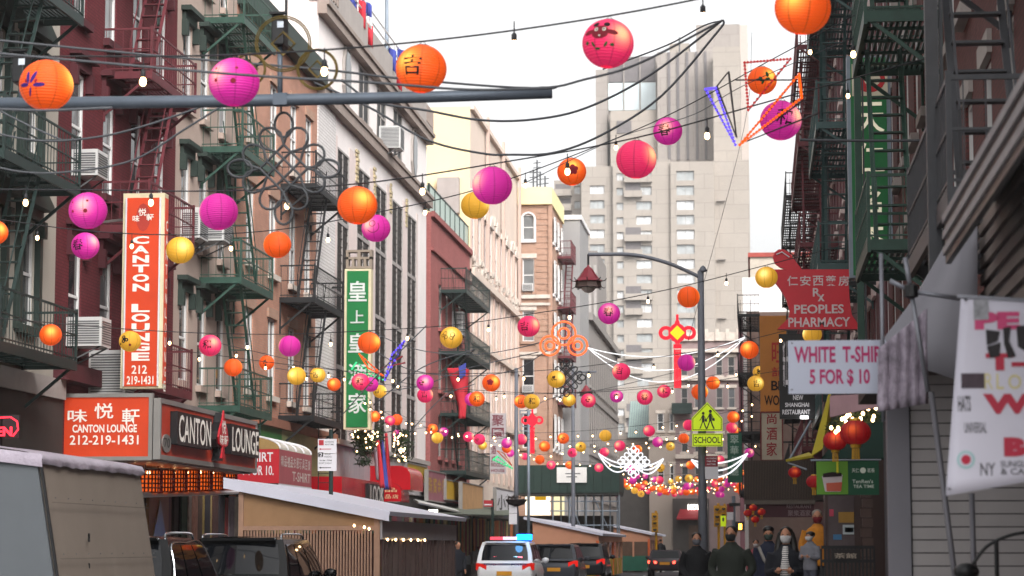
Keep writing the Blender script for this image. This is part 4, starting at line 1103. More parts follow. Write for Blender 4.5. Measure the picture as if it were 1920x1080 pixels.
# red silk lanterns by the tea shop
def red_lantern(px, py, d, Y, nm):
    ctr = onY(px, py, Y); sc = d / ppm(Y) / (2 * RAD)
    t = thing('red_lantern', nm, 'lantern', ctr, local=True, group='red silk lanterns by the tea shop'); t.scale = (sc * 1.02, sc * 1.02, sc * .9)
    put('shade', SHADE['R'], t, (0, 0, 0))
    g = MB(); g.lathe([(.02, .25), (.08, .24), (.09, .205), (.07, .2)], 14); g.lathe([(.07, -.2), (.085, -.205), (.075, -.26), (.02, -.265)], 14)
    each_ = g.mesh('cap', mat('gilt', '#c79a2e', .4, .4)); put('cap', each_, t, (0, 0, 0))
    f = MB()
    for k in range(14):
        a = 2 * PI * k / 14; f.bar((.05 * math.cos(a), .05 * math.sin(a), -.26), (.055 * math.cos(a), .055 * math.sin(a), -.46), .012)
    put('tassel', f.mesh('tassel', mat('gold_tassel', '#b98a1e', .7)), t, (0, 0, 0))
    w_ = MB()
    for k in range(12):
        a = 2 * PI * k / 12
        w_.tube([((RAD * 1.012) * math.sin(s) * math.cos(a), (RAD * 1.012) * math.sin(s) * math.sin(a), -RAD * .95 * 1.012 * math.cos(s)) for s in [.35 + 2.45 * j / 8 for j in range(9)]], .004, 4)
    put('rib', w_.mesh('rib', mat('red_rib', '#7a0c12', .6, var=0)), t, (0, 0, 0))
red_lantern(1604, 811, 56, 27.5, 'large red silk lantern with gold fringe above the tea banner')
red_lantern(1566, 826, 44, 28.5, 'smaller red silk lantern left of the large one')
red_lantern(1490, 886, 24, 45, 'small red silk lantern hanging in front of the brown canopy')
red_lantern(1526, 903, 28, 40, 'dark red silk lantern at the edge of the tea banner')
for k, (px, py, nm) in enumerate(((1402, 962, 'leftmost'), (1412, 952, 'highest'), (1416, 974, 'lowest'), (1428, 960, 'rightmost'))):
    red_lantern(px, py, 15, 58.5, 'tiny red lantern under the brown canopy, %s of a cluster of four' % nm)
# ================================================================== signs and shop fronts
M_FRAME = mat('aluminium_frame', '#8b8783', .45, .3, var=.12)
M_SIGNR = mat('lit_orange_red_face', '#b23a1c', .4, var=.15, scale=.9, emis='#ff4a14', estr=.09)
M_SIGNR2 = mat('dull_red_face', '#b23a24', .5, var=.18, scale=2)
M_LETW = mat('white_letter', '#d9d3cb', .5, var=.05, emis='#fff1de', estr=.06)
M_PLAINW = mat('plain_white', '#cfcdd0', .6, var=.06)
M_BLACK = mat('black_plastic', '#141416', .4, var=.1)
M_SGREEN = mat('green_sign_face', '#0c6b34', .45, var=.06)
M_CREAMF = mat('cream_frame', '#cbbf9e', .6, var=.15)
M_RED = mat('red_board', '#b01c28', .5, var=.1)
def text(root, P, items, m, w, thick=0, name='lettering', bold=.015):
    for it in items:
        b = MB(P); s, u0, u1, v0, v1 = it[:5]
        letter(b, P, s, u0, u1, v0, v1, w, it[5] if len(it) > 5 else bold, thick=thick)
        b.build(name, m, root, fix=False)
def pxb(Y, x0, x1, ya, yb):          # pixel box on the plane y = Y -> u0, u1, v0, v1 (upright)
    xm, ym = (x0 + x1) / 2, (ya + yb) / 2
    return (onY(x0, ym, Y).x, onY(x1, ym, Y).x, onY(xm, yb, Y).z, onY(xm, ya, Y).z)
def pxs(X, x0, x1, ya, yb):          # pixel box on the plane x = X; ya, yb are read at its left edge
    return (onX(x0, VPY, X).y, onX(x1, VPY, X).y, onX(x0, yb, X).z, onX(x0, ya, X).z)
def board(root, P, b, th, m, name='board', w=0):
    return MB(P).pbox(b[0], b[1], b[2], b[3], w - th, w).build(name, m, root)
def framed(root, P, b, m, fm, t=.06, proud=.03, th=.12, w=0, name='frame'):
    board(root, P, b, th, m, 'face', w)
    f = MB(P)
    f.pbox(b[0] - t, b[1] + t, b[3], b[3] + t, w - th, w + proud); f.pbox(b[0] - t, b[1] + t, b[2] - t, b[2], w - th, w + proud)
    f.pbox(b[0] - t, b[0], b[2], b[3], w - th, w + proud); f.pbox(b[1], b[1] + t, b[2], b[3], w - th, w + proud)
    f.build(name, fm, root)
# --- corner box sign of the lounge
Yc, Xc = 48.35, -12.2
P = PY(Yc)
t = thing('corner_sign_box', 'orange red corner sign box reading CANTON LOUNGE over the left shop', 'sign', (-13.2, 53, 3.3))
fb = pxb(Yc, 108, 279, 745, 856)
framed(t, P, fb, M_SIGNR, M_FRAME, t=.08, th=.1)
text(t, P, [('味', *pxb(Yc, 127, 164, 768, 792), .03), ('悦', *pxb(Yc, 177, 213, 756, 785), .03), ('軒', *pxb(Yc, 229, 262, 766, 796), .03), ('CANTON LOUNGE', *pxb(Yc, 136, 257, 796, 811), .03), ('212-219-1431', *pxb(Yc, 131, 260, 816, 834), .015)], M_LETW, .012)
PS = Plane((Xc, 0, 0), (0, 1, 0), (1, 0, 0))
y0s, y1s = Yc - .02, onX(478, VPY, Xc).y
zb, zt2 = 3.38, 4.66
framed(t, PS, (y0s + .1, y1s - .1, zb + .12, zt2 - .1), M_SIGNR2, M_FRAME, t=.1, th=.12)
MB().box(LX + .02, Xc - .13, Yc + .12, y1s, zb, zt2).build('casing', M_FRAME, t)
def sb(x0, x1, z0, z1): return (onX(x0, VPY, Xc).y, onX(x1, VPY, Xc).y, z0, z1)
zz = lambda px, py: onX(px, py, Xc).z
k0, k1 = zz(345, 832), zz(345, 782)
for nm, x0, x1 in (('CANTON', 318, 379), ('LOUNGE', 420, 470)):
    bb = sb(x0, x1, k0, k1)
    MB(PS).pbox(bb[0] - .12, bb[1] + .1, bb[2] - .06, bb[3] + .06, .004, .16).build('letter_backing', M_BLACK, t)
    text(t, PS, [(nm, *bb, .012)], M_LETW, .166)
u = onX(400, VPY, Xc).y; zc_ = (k0 + k1) / 2
sp = [(u + 1.0 * x, zc_ + .62 * y) for x, y in ((0, .95), (.12, .6), (.38, .25), (.5, -.05), (.42, -.3), (.2, -.38), (.06, -.3), (.1, -.6), (.22, -.8), (-.22, -.8), (-.1, -.6), (-.06, -.3), (-.2, -.38), (-.42, -.3), (-.5, -.05), (-.38, .25), (-.12, .6))]
MB(PS).prism([(a - .1, b_ - .05) for a, b_ in sp], PS, .004, .17).build('emblem_backing', M_BLACK, t)
MB(PS).prism(sp, PS, .172, .21).build('emblem', M_RED, t)
text(t, PS, [('悦', u - .22, u + .2, zc_ + .06, zc_ + .36), ('味', u - .4, u - .02, zc_ - .2, zc_ + .04), ('軒', u + .02, u + .4, zc_ - .2, zc_ + .04)], M_LETW, .215)
MB(PS).prism([(Yc + .55 + .38 * math.cos(a), 3.75 + .19 * math.sin(a)) for a in [2 * PI * k / 16 for k in range(16)]], PS, .004, .03).build('number_disc', M_FRAME, t)
text(t, PS, [('70', Yc + .3, Yc + .8, 3.66, 3.86)], M_BLACK, .034)
for k in range(14):
    a = random.random(); 
# --- tall vertical sign
Yv = 49.4
P = PY(Yv)
t = thing('vertical_lit_sign', 'tall vertical orange sign with stacked letters CANTON LOUNGE and phone number', 'sign', (-13.5, Yv, 5))
fb = pxb(Yv, 236, 297, 371, 724)
fr = pxb(Yv, 228, 306, 362, 728)
MB(P).pbox(fr[0], fr[1], fr[2], fr[3], -.34, -.02).build('casing', M_CREAMF, t)
board(t, P, fb, .03, M_SIGNR, 'face', .012)
f = MB(P)
for q in ((fb[0] - .03, fb[0], fb[2], fb[3]), (fb[1], fb[1] + .03, fb[2], fb[3])): f.pbox(*q, -.02, .03)
each(f, 'white_edge', M_PLAINW, t)
ch = 'CANTON'
ys = [443, 472, 489, 505, 530, 545]; y2_ = [466, 486, 505, 522, 525, 548]
its = []
yy = 443
for c_ in 'CANTON': its.append((c_, *pxb(Yv, 249, 280, yy, yy + 14.5), .04)); yy += 17.8
yy = 570
for c_ in 'LOUNGE': its.append((c_, *pxb(Yv, 247, 281, yy, yy + 15.5), .04)); yy += 18.2
its += [('212', *pxb(Yv, 247, 276, 685, 701), .02), ('219-1431', *pxb(Yv, 238, 288, 705, 721), .02), ('味', *pxb(Yv, 249, 262, 404, 416)), ('悦', *pxb(Yv, 260, 275, 391, 405)), ('軒', *pxb(Yv, 275, 289, 401, 414))]
text(t, P, its, M_LETW, .02)
e = MB(P)
e.prism([(fb[0] + (fb[1] - fb[0]) * (.5 + .22 * math.cos(a)), fb[3] - .42 + .3 * math.sin(a)) for a in [2 * PI * k / 12 for k in range(12)]], P, .013, .016); e.build('emblem', mat('faded_red_emblem', '#a43326', .6), t)
PSv = Plane((fr[1], 0, 0), (0, 1, 0), (1, 0, 0))
board(t, PSv, (Yv + .05, Yv + .3, fr[2] + .1, fr[3] - .1), .01, M_SIGNR, 'side_face', .012)
text(t, PSv, [(c_, Yv + .09, Yv + .26, fr[3] - .8 - k * .31, fr[3] - .58 - k * .31) for k, c_ in enumerate('CANTONLOUNGE')], M_LETW, .018, name='side_lettering')
MB().bar((fr[0] + .2, Yv + .3, fr[3] - .5), (LX, Yv + .9, fr[3] - .5), .05).build('bracket', M_FRAME, t)
# --- lounge shop front below the box
t = thing('lounge_shop_front', 'lounge shop front with diamond doors and a dressed window under the corner sign', 'shop', (-14, 53, 0))
MB(PL).pbox(y1 + .05, y2 - .02, .13, 3.35, .01, .04).build('shop_wall', mat('brown_wood_panel', '#5e4230', .6, var=.25, streak=.5), t)
bb = (yl(263), yl(300), .2, 2.95); board(t, PL, bb, .08, mat('tan_door', '#86683f', .5, var=.2), 'door', .2)
uc, du = (bb[0] + bb[1]) / 2, (bb[1] - bb[0]) / 2
MB(PL).prism([(uc, 2.7), (uc + du * .7, 1.8), (uc, .9), (uc - du * .7, 1.8)], PL, .2, .23).build('door_diamond', mat('olive_glass', '#6f6a4e', .3), t)
board(t, PL, (yl(331), yl(452), .9, 3.0), .04, M_DKG, 'display_window', .12)
rnd = random.Random(5)
for k, (px, cl) in enumerate(((338, '#9a9188'), (343, '#a87c6a'), (352, '#5d4a40'), (362, '#a08a4a'), (368, '#2d2a30'), (385, '#4a2e2a'), (396, '#28262e'), (415, '#8c7f86'), (424, '#b0a49a'))):
    u = yl(px); MB(PL).pbox(u, u + .62, .9 + rnd.random() * .5, 2.95, .17, .19 + rnd.random() * .03).build('hanging_garment', mat('garment_%d' % k, cl, .85, var=.35, scale=5), t)
MB(PL).pbox(yl(452), yl(460), .2, 3.2, .1, .3).build('brown_pillar', mat('brown_pillar', '#6d4d38', .6, var=.2), t)
p0, p1 = onY(262, 928, 49.5), onX(450, 922, -13.4)
tp = thing('awning_rail', 'white tubular rail under the lattice lamps', 'rail', p0); MB().tube([p0, p1], .06, 8).build('tube', M_PLAINW, tp)
# lattice lamps
LAM = mat('red_lattice', '#7c1f14', .5, var=.2); LAG = glow('amber_core', '#e05a1a', .55)
for k in range(7):
    px = 272 + k * 24; X = -13.1; py = 903 - k * .5
    c_ = onX(px, py, X)
    t = thing('lattice_lamp', 'red lattice drum lamp, %s from left under the corner sign' % ORD[k], 'lamp', c_ - V((0, 0, .25)), group='red lattice lamps under the corner sign')
    rr = .34; b = MB(); b.lathe([(rr, -.24), (rr, .24)], 24, c_); b.build('core', LAG, t)
    b = MB()
    for j in range(6): b.lathe([(rr + .01, -.25 + j * .095), (rr + .03, -.25 + j * .095), (rr + .03, -.22 + j * .095), (rr + .01, -.22 + j * .095)], 24, c_)
    for j in range(28):
        a = 2 * PI * j / 28; q = c_ + V(((rr + .025) * math.cos(a), (rr + .025) * math.sin(a), 0)); b.bar(q - V((0, 0, .25)), q + V((0, 0, .25)), .03)
    b.build('lattice', LAM, t)
    MB().tube([c_ + V((0, 0, .2)), c_ + V((0, 0, .6))], .012).build('rod', M_WIRE, t)
    for j in range(2): q = put('bulb', BULBMESH, t, c_ + V((.15 * (j * 2 - 1), -.3, .3)))
# --- red T-shirt awning with barrel top
Ya, Yb, Xa = 61.6, 66.2, -12.35
t = thing('tshirt_awning', 'red barrel top awning reading SHIRT 7 FOR 10 past the lounge', 'awning', (-13.3, 63.5, 3.2))
P = PY(Ya); z0_, z1_, z2_ = onY(510, 906, Ya).z, onY(510, 842, Ya).z, onY(460, 818, Ya).z
x0_ = LX + .02
arc = [(x0_, z2_ + .05)] + [(Xa - .95 + .95 * math.sin(a), z1_ + (z2_ - z1_) * math.cos(a)) for a in [PI / 2 * k / 8 for k in range(9)]]
MB(P).prism([(x0_, z0_), (Xa, z0_), (Xa, z1_), (x0_, z1_)], P, -.04, 0).build('end_panel', M_RED, t)
MB(P).prism([(x0_, z1_ + .005)] + arc[:-1] + [(Xa, z1_ + .005)], P, -.04, 0).build('end_cap', mat('tan_canvas', '#9a7d4e', .8), t)
b = MB()
for k in range(len(arc) - 1):
    (xa_, za_), (xb_, zb_) = arc[k], arc[k + 1]
    b.quad((xa_, Ya + .05, za_), (xb_, Ya + .05, zb_), (xb_, Yb, zb_), (xa_, Yb, za_))
b.build('barrel_top', mat('pale_canvas', '#b9b2a6', .7, var=.2, streak=.4), t, smooth=True)
for k in range(5):
    y_ = Ya + .1 + (Yb - Ya - .2) * k / 4
    MB().tube([(x_, y_, z_ + .02) for x_, z_ in arc[1:]], .03, 5).build('hoop', M_PLAINW, t)
PSa = Plane((Xa, 0, 0), (0, 1, 0), (1, 0, 0))
board(t, PSa, (Ya + .05, Yb, z0_, z1_), .04, mat('faded_red_canvas', '#a8555a', .7, var=.2, streak=.4), 'side_panel', 0)
rn = random.Random(2)
text(t, PSa, [(c_, Ya + .25 + k * .42, Ya + .6 + k * .42, z0_ + .45, z1_ - .15) for k, c_ in enumerate('精品禮品衣服玩具百貨')] , mat('faded_white_print', '#cfc0b8', .8), .006)
text(t, PSa, [('T-SHIRT', Ya + 1.8, Yb - .2, z0_ + .1, z0_ + .36)], MATS['faded_white_print'], .006)
text(t, P, [('T-SHIRT', *pxb(Ya, 446, 512, 848, 866)), ('7 FOR 10.', *pxb(Ya, 455, 513, 873, 891))], M_PLAINW, .006)
board(t, PSa, (Ya + .05, Yb, z0_ - .1, z0_ - .005), .03, M_PLAINW, 'valance', .01)
# --- green shop sign
t = thing('green_shop_sign', 'long green shop sign fading to pale green with white flowers', 'sign', PL.pt(73, 3.9, 0))
gz0, gz1 = zl(505, 893), zl(505, 803)
board(t, PL, (66.4, 70.2, gz0, gz1), .1, mat('green_sign_left', '#2c7336', .5, var=.1), 'green_panel', .2)
board(t, PL, (70.2, 79.0, gz0, gz1), .1, mat('pale_green_sign', '#7f8a5c', .5, var=.15, scale=2), 'pale_panel', .2)
b = MB(PL); rn = random.Random(4)
for k in range(16): b.prism([(73 + u_, v_) for u_, v_ in [(x * 3.2, gz0 + .2 + y * .25) for x, y in ell(rn.random() * .5, rn.random() * 3, .09, .5)]], PL, .2 + k * .0008, .205 + k * .0008)
each(b, 'flower', mat('pale_flower', '#c6bfa0', .7), t)
MB(PL).pbox(66.4, 79.0, gz1, gz1 + .25, .05, .35).build('top_trim', mat('terracotta_trim', '#8e5f4c', .8), t)
# --- white building's ground floor
t = thing('metal_fascia', 'pale ribbed metal fascia along the white building over the shops', 'fascia', PL.pt(88, 3.6, 0))
for k in range(24):
    u = 77.2 + k * 1.04
    MB(PL).pbox(u, u + 1.0, 3.7, 5.0, .06, .16).build('panel', mat('pale_grey_panel', '#a5a1a3', .5, var=.12, streak=.4, rnd=.06), t)
MB(PL).pbox(77.1, 102.2, 5.02, 5.2, .06, .3).build('ledge', M_CONC, t)
# --- big green vertical sign
Yg = 79
P = PY(Yg)
t = thing('green_vertical_sign', 'tall green vertical sign with white characters 皇上皇酒家 and fretwork top', 'sign', (-13.3, Yg, 5.4))
fb = pxb(Yg, 650, 690, 508, 801); fr = pxb(Yg, 645, 695, 504, 805)
MB(P).pbox(fr[0], fr[1], fr[2], fr[3], -.45, -.02).build('casing', M_CREAMF, t)
board(t, P, fb, .03, M_SGREEN, 'face', .012)
text(t, P, [('皇', *pxb(Yg, 653, 688, 527, 565), .025), ('上', *pxb(Yg, 657, 683, 582, 606), .025), ('皇', *pxb(Yg, 653, 688, 625, 661), .025), ('酒', *pxb(Yg, 653, 688, 682, 722), .025), ('家', *pxb(Yg, 653, 687, 737, 775), .025)], mat('silver_letter', '#c3c6c2', .5), .03, thick=.02)
fz = pxb(Yg, 648, 697, 468, 503)
ft = MB(P); W_, H_ = fz[1] - fz[0], fz[3] - fz[2]
for (a, b_, c_, d_) in ((0, 1, .88, 1), (.44, .56, 0, .88), (0, .1, .0, .88), (.9, 1, 0, .88), (0, .44, .5, .62), (.56, 1, .5, .62), (.22, .32, .12, .5), (.68, .78, .12, .5), (.1, .44, 0, .12), (.56, .9, 0, .12)):
    ft.pbox(fz[0] + a * W_, fz[0] + b_ * W_, fz[2] + c_ * H_, fz[2] + d_ * H_, -.4, -.05)
ft.build('fretwork', mat('brown_fretwork', '#85786a', .7), t)
for z_ in (fr[2] + .6, fr[3] - .6): MB().bar((LX, Yg + .25, z_), (fr[0], Yg + .25, z_), .06).build('bracket', M_IRON, t)
# --- shop fronts and awnings past it
def shop(label, u0, u1, top, m, name='street_shop'):
    t = thing(name, label, 'shop', PL.pt((u0 + u1) / 2, 0, 0))
    MB(PL).pbox(u0, u1, .13, top, .01, .08).build('shop_wall', m, t)
    board(t, PL, (u0 + .4, u1 - .4, .7, top - .5), .03, M_DKG, 'shop_window', .12)
    rn = random.Random(int(u0))
    for k in range(int((u1 - u0) / .7)):
        u = u0 + .5 + k * .68
        MB(PL).pbox(u, u + .66, .8 + rn.random() * .8, top - .6 - rn.random() * .1, .125, .15 + rn.random() * .03).build('goods', mat('goods_%d' % rn.randrange(9), rn.choice(['#8a2a2a', '#3b4a6a', '#a08a5a', '#b0a8a0', '#4a2e3a', '#2f4a3a', '#c06a3a', '#d0c8c0', '#6a1f2a']), .8, var=.4, scale=4), t)
    return t
shop('dim shop front crowded with goods under the T-shirt awning', y2 + .1, y3 - .1, 3.6, M_DKSTORE)
shop('dim shop front under the green shop sign', y3 + .1, y4 - .1, 3.7, M_DKSTORE)
shop('souvenir shop front under the white building', y4 + .1, y5 - .1, 3.65, M_DKSTORE)
shop('shop front under the pink brick building', y5 + .2, yl(880) - .1, 3.6, M_DKSTORE)
shop('shop front under the peach stone building', yl(880) + .1, ye - .1, 3.6, mat('grey_shop_wall', '#6a6462', .7))
# LOOK sign
Xk = -13.0; PK = Plane((Xk, 0, 0), (0, 1, 0), (1, 0, 0)); 
t = thing('red_look_sign', 'glossy red sign box with white letters LOOK on black', 'sign', (Xk - .6, 84, 3))
u0, u1 = onX(640, VPY, Xk).y, onX(714, VPY, Xk).y; z0_, z1_ = onX(640, 945, Xk).z, onX(640, 893, Xk).z
M_GRED = mat('gloss_red', '#a81420', .2, var=.08)
MB().box(LX + .2, Xk, u0, u1, z0_, z1_).build('box', M_GRED, t)
ub = onX(684, VPY, Xk).y; 
MB(PK).pbox(ub, u1 - .1, z0_ + .08, z1_ - .1, .004, .12).build('letter_backing', M_BLACK, t)
text(t, PK, [('LOOK', ub + .35, u1 - .15, z0_ + .12, z1_ - .14, .012)], M_LETW, .126)
# red rounded awnings
def rawning(label, px0, px1, pya, pyb, X, chars):
    t = thing('red_rounded_awning', label, 'awning', (X - .5, onX(px0, VPY, X).y, 3))
    u0, u1 = onX(px0, VPY, X).y, onX(px1, VPY, X).y
    z0_, z1_ = onX(px0, pyb, X).z, onX(px0, pya, X).z
    prof = [(LX + .1, z1_)] + [(X - .4 + .4 * math.sin(a), z1_ - .4 + .4 * math.cos(a)) for a in [PI / 2 * k / 6 for k in range(7)]] + [(X, z0_), (LX + .1, z0_)]
    P = PY(u0); MB(P).prism(prof, P, -(u1 - u0), 0).build('hood', M_GRED, t)
    if chars:
        w_ = X - LX - .3; n_ = len(chars[0])
        its = []
        for j, row in enumerate(chars):
            for i, c_ in enumerate(row): its.append((c_, LX + .25 + w_ * i / max(len(row), 2), LX + .25 + w_ * (i + .8) / max(len(row), 2), z0_ + (z1_ - z0_) * (.5 - .35 * j), z0_ + (z1_ - z0_) * (.72 - .35 * j)))
        text(t, P, its, mat('gold_letter', '#c9a07a', .6), .012)
rawning('upper bright red rounded awning beyond the flags', 769, 793, 873, 918, -12.55, None)
rawning('lower red rounded awning with small gold characters', 752, 767, 905, 940, -12.8, ['精品', '紀念品店'])
# yellow and pink signs further on
def fsign(label, px0, px1, pya, pyb, X, m, chars=None, cm=None):
    P = Plane((X, 0, 0), (0, 1, 0), (1, 0, 0)); b = pxs(X, px0, px1, pya, pyb)
    t = thing('shop_sign', label, 'sign', P.pt(b[0], b[2], 0))
    framed(t, P, b, m, M_FRAME, t=.05, th=.15)
    if chars:
        n_ = len(chars); d_ = (b[1] - b[0]) / n_
        text(t, P, [(c_, b[0] + d_ * (k + .1), b[0] + d_ * (k + .9), b[2] + (b[3] - b[2]) * .25, b[2] + (b[3] - b[2]) * .8) for k, c_ in enumerate(chars)], cm, .012)
M_YSIGN = mat('mustard_sign', '#a88a12', .5, var=.1)
fsign('mustard yellow sign board behind the red awning', 762, 800, 868, 900, -13.9, M_YSIGN)
fsign('pink sign board with gold characters', 802, 835, 882, 937, -13.7, mat('dusty_pink_sign', '#8e5560', .6, var=.15), '珠寶金行', mat('ochre_letter', '#b08a34', .6))
fsign('mustard and peach sign board under the dark fire escape', 836, 868, 900, 935, -13.6, mat('amber_sign', '#b8921c', .6, var=.1))
fsign('peach canvas sign hanging lower than the amber one', 866, 905, 905, 956, -13.2, mat('peach_canvas', '#b88e62', .7, var=.15))
fsign('white sign board with black brush characters', 930, 968, 915, 968, -12.6, M_PLAINW, '小巴', INK)
MBt = thing('shop_canopy', 'drab green canopy sagging over the far shop', 'awning', (-13, 125, 3))
b = MB(); a0, a1 = onX(835, 952, -13.9), onX(975, 945, -13.9); c0, c1 = onX(820, 965, -11.6), onX(960, 968, -11.6)
b.quad(a0, a1, c1, c0); o = b.build('canvas', mat('drab_green_canvas', '#5d6358', .8, var=.2), MBt); md = o.modifiers.new('t', 'SOLIDIFY'); md.thickness = .05
MBt = thing('white_awning', 'pale awning edge with lit stall below it', 'awning', (-12.5, 100, 2.8))
b = MB(); a0, a1 = onX(775, 938, -13.9), onX(850, 955, -13.9); c0, c1 = onX(785, 945, -11.8), onX(862, 962, -11.8)
b.quad(a0, a1, c1, c0); o = b.build('canvas', mat('pale_plastic', '#b9b9b6', .5, var=.15), MBt); md = o.modifiers.new('t', 'SOLIDIFY'); md.thickness = .06
for k, (px, py) in enumerate(((783, 965), (800, 963), (812, 960))):
    p_ = onY(px, py, 98)
    tt = thing('stall_lamp', 'glaring white stall light under the pale awning, %s of three' % ['leftmost', 'middle', 'rightmost'][k], 'lamp', p_, group='stall lights'); MB().box(p_.x - .18, p_.x + .18, 98, 98.08, p_.z - .1, p_.z + .1).build('lamp_panel', glow('stall_white', '#fff8e8', 3), tt); MB().box(p_.x - .2, p_.x + .2, 98.08, 98.2, p_.z - .12, p_.z + .12).build('housing', M_BLACK, tt)
# white vertical sign far left
Yw = 122
P = PY(Yw)
t = thing('white_vertical_sign', 'white vertical sign with maroon characters on the peach building', 'sign', (-13.2, Yw, 5))
fb = pxb(Yw, 919, 948, 775, 888)
MB(P).pbox(fb[0], fb[1], fb[2], fb[3], -.3, 0).build('board', mat('greyish_white_board', '#a9a2a4', .6), t)
text(t, P, [('聚', *pxb(Yw, 922, 945, 778, 799)), ('園', *pxb(Yw, 922, 945, 802, 823)), ('酒', *pxb(Yw, 921, 930, 836, 852)), ('樓', *pxb(Yw, 921, 930, 855, 870)), ('NOODLE', *pxb(Yw, 921, 946, 868, 875)), ('HOUSE', *pxb(Yw, 921, 946, 879, 885))], mat('maroon_letter', '#6d2433', .6), .01)
MB().bar((LX, Yw + .1, fb[2] + 1), (fb[0], Yw + .1, fb[2] + 1), .08).build('bracket', M_IRON, t)

# ================================================================== right side signs
Yp = 55
P = PY(Yp)
def pp(x, y, Y=Yp): q = onY(x, y, Y); return (q.x, q.z)
t = thing('pharmacy_sign', 'red mortar and pestle shaped sign reading PEOPLES PHARMACY', 'sign', (1.5, Yp, 6.5))
poly = [pp(*q) for q in ((1440, 509), (1447, 505), (1593, 505), (1591, 525), (1593, 560), (1597, 590), (1612, 612), (1612, 617), (1458, 617), (1464, 610), (1478, 597), (1481, 583), (1474, 560), (1462, 540), (1448, 522))]
M_PHR = mat('pharmacy_red', '#cc1f30', .4, var=.08)
MB(P).prism(poly, P, -.3, 0).build('mortar', M_PHR, t)
cap = [(1453, 493), (1449, 482), (1452, 473), (1460, 467), (1470, 467), (1480, 473), (1490, 487), (1504, 505), (1476, 505), (1462, 500)]
MB(P).prism([pp(*q) for q in cap], P, -.25, -.05).build('pestle', M_PHR, t)
MB(P).tube([V((pp(1456, 477)[0], Yp + .03, pp(1456, 477)[1])), V((pp(1466, 472)[0], Yp + .03, pp(1466, 472)[1])), V((pp(1480, 482)[0], Yp + .03, pp(1480, 482)[1]))], .015).build('highlight_stripe', M_PLAINW, t)
text(t, P, [(c_, *pxb(Yp, 1476 + k * 24, 1496 + k * 24, 517, 536)) for k, c_ in enumerate('仁安西藥房')] + [('R', *pxb(Yp, 1524, 1538, 540, 556), .02), ('x', *pxb(Yp, 1533, 1546, 552, 565), .02)] + [('PEOPLES', *pxb(Yp, 1489, 1582, 571, 588), .022), ('PHARMACY', *pxb(Yp, 1478, 1594, 595, 613), .022)], mat('pale_pink_letter', '#d9c6c6', .5), .012)
MB().bar((pp(1590, 550)[0], Yp + .15, pp(1590, 530)[1]), (RX, Yp + .15, pp(1590, 530)[1]), .08).build('bracket', M_IRON, t)
# orange vertical sign
Yo = 78; P = PY(Yo)
t = thing('orange_restaurant_sign', 'ochre orange sign with red characters beside the black restaurant sign', 'sign', (.8, Yo, 5))
fb = pxb(Yo, 1425, 1475, 592, 772)
MB(P).pbox(*fb, -.4, 0).build('board', mat('ochre_board', '#b0702a', .6, var=.12), t)
text(t, P, [('旺', *pxb(Yo, 1447, 1472, 642, 680)), ('記', *pxb(Yo, 1447, 1472, 688, 706))], mat('red_letter', '#a32119', .6), .012)
text(t, P, [('B', *pxb(Yo, 1446, 1459, 714, 732), .02), ('BO', *pxb(Yo, 1459, 1478, 714, 732), .02), ('WO', *pxb(Yo, 1433, 1461, 741, 760), .02)], INK, .012, name='black_lettering')
Yk = 62; P = PY(Yk)
t = thing('black_restaurant_sign', 'black sign with white letters NEW SHANGHAI RESTAURANT', 'sign', (1.2, Yk, 5))
fb = pxb(Yk, 1461, 1533, 626, 785)
MB(P).pbox(*fb, -.25, 0).build('board', M_BLACK, t)
text(t, P, [('NEW', *pxb(Yk, 1487, 1506, 741, 750), .02), ('SHANGHAI', *pxb(Yk, 1472, 1517, 755, 763), .02), ('RESTAURANT', *pxb(Yk, 1467, 1519, 768, 777), .02), ('新上海', *pxb(Yk, 1468, 1482, 638, 726))], M_PLAINW, .01)
p_ = onY(1508, 783, 61.8); MB().box(p_.x - .1, p_.x + .1, 61.6, 61.8, p_.z - .03, p_.z + .03).build('lamp', glow('white_lamp', '#ffffff', 5), t)
# white vertical sign 酒家
Yj = 72; P = PY(Yj)
t = thing('cream_vertical_sign', 'cream vertical sign with dark red characters 酒家 above the brown canopy', 'sign', (.5, Yj, 4))
fb = pxb(Yj, 1428, 1466, 774, 862)
framed(t, P, fb, mat('cream_board', '#aba28f', .6), mat('dark_red_frame', '#6a2222', .6), t=.04, th=.2)
text(t, P, [('尚', *pxb(Yj, 1438, 1456, 776, 795), .03), ('酒', *pxb(Yj, 1437, 1457, 801, 825), .03), ('家', *pxb(Yj, 1437, 1457, 829, 855), .03)], mat('crimson_letter', '#8d1c26', .6), .012)
# brown corrugated canopy
Yq = 60; P = PY(Yq)
t = thing('corrugated_canopy', 'brown corrugated metal canopy front over the right pavement', 'canopy', (1, Yq, 3))
fb = pxb(Yq, 1395, 1528, 863, 938)
m_ = mat('brown_corrugated', '#4f4138', .6, var=.2); n_ = 44
MB().box(fb[0], 2.7, Yq + .06, Yq + 3.4, fb[2] + .02, fb[3]).build('body', mat('dark_brown_canopy', '#352b27', .7), t)
for k in range(n_):
    u = fb[0] + (fb[1] - fb[0]) * k / n_; d_ = (fb[1] - fb[0]) / n_
    MB(P).pbox(u, u + d_ * .55, fb[2], fb[3], -.05, .03).build('rib', m_, t)
MB(P).pbox(fb[0], fb[1], fb[2] - .1, fb[2] - .003, -.06, .06).build('lower_rail', mat('grey_brown_rail', '#5a5048', .6), t)
fb2 = pxb(Yq, 1398, 1526, 944, 970)
t2 = thing('maroon_sign_board', 'dim maroon sign board with faint characters under the brown canopy', 'sign', (1, Yq, 2.6))
MB(P).pbox(*fb2, -.06, -.01).build('board', mat('dim_maroon', '#3f1620', .6), t2)
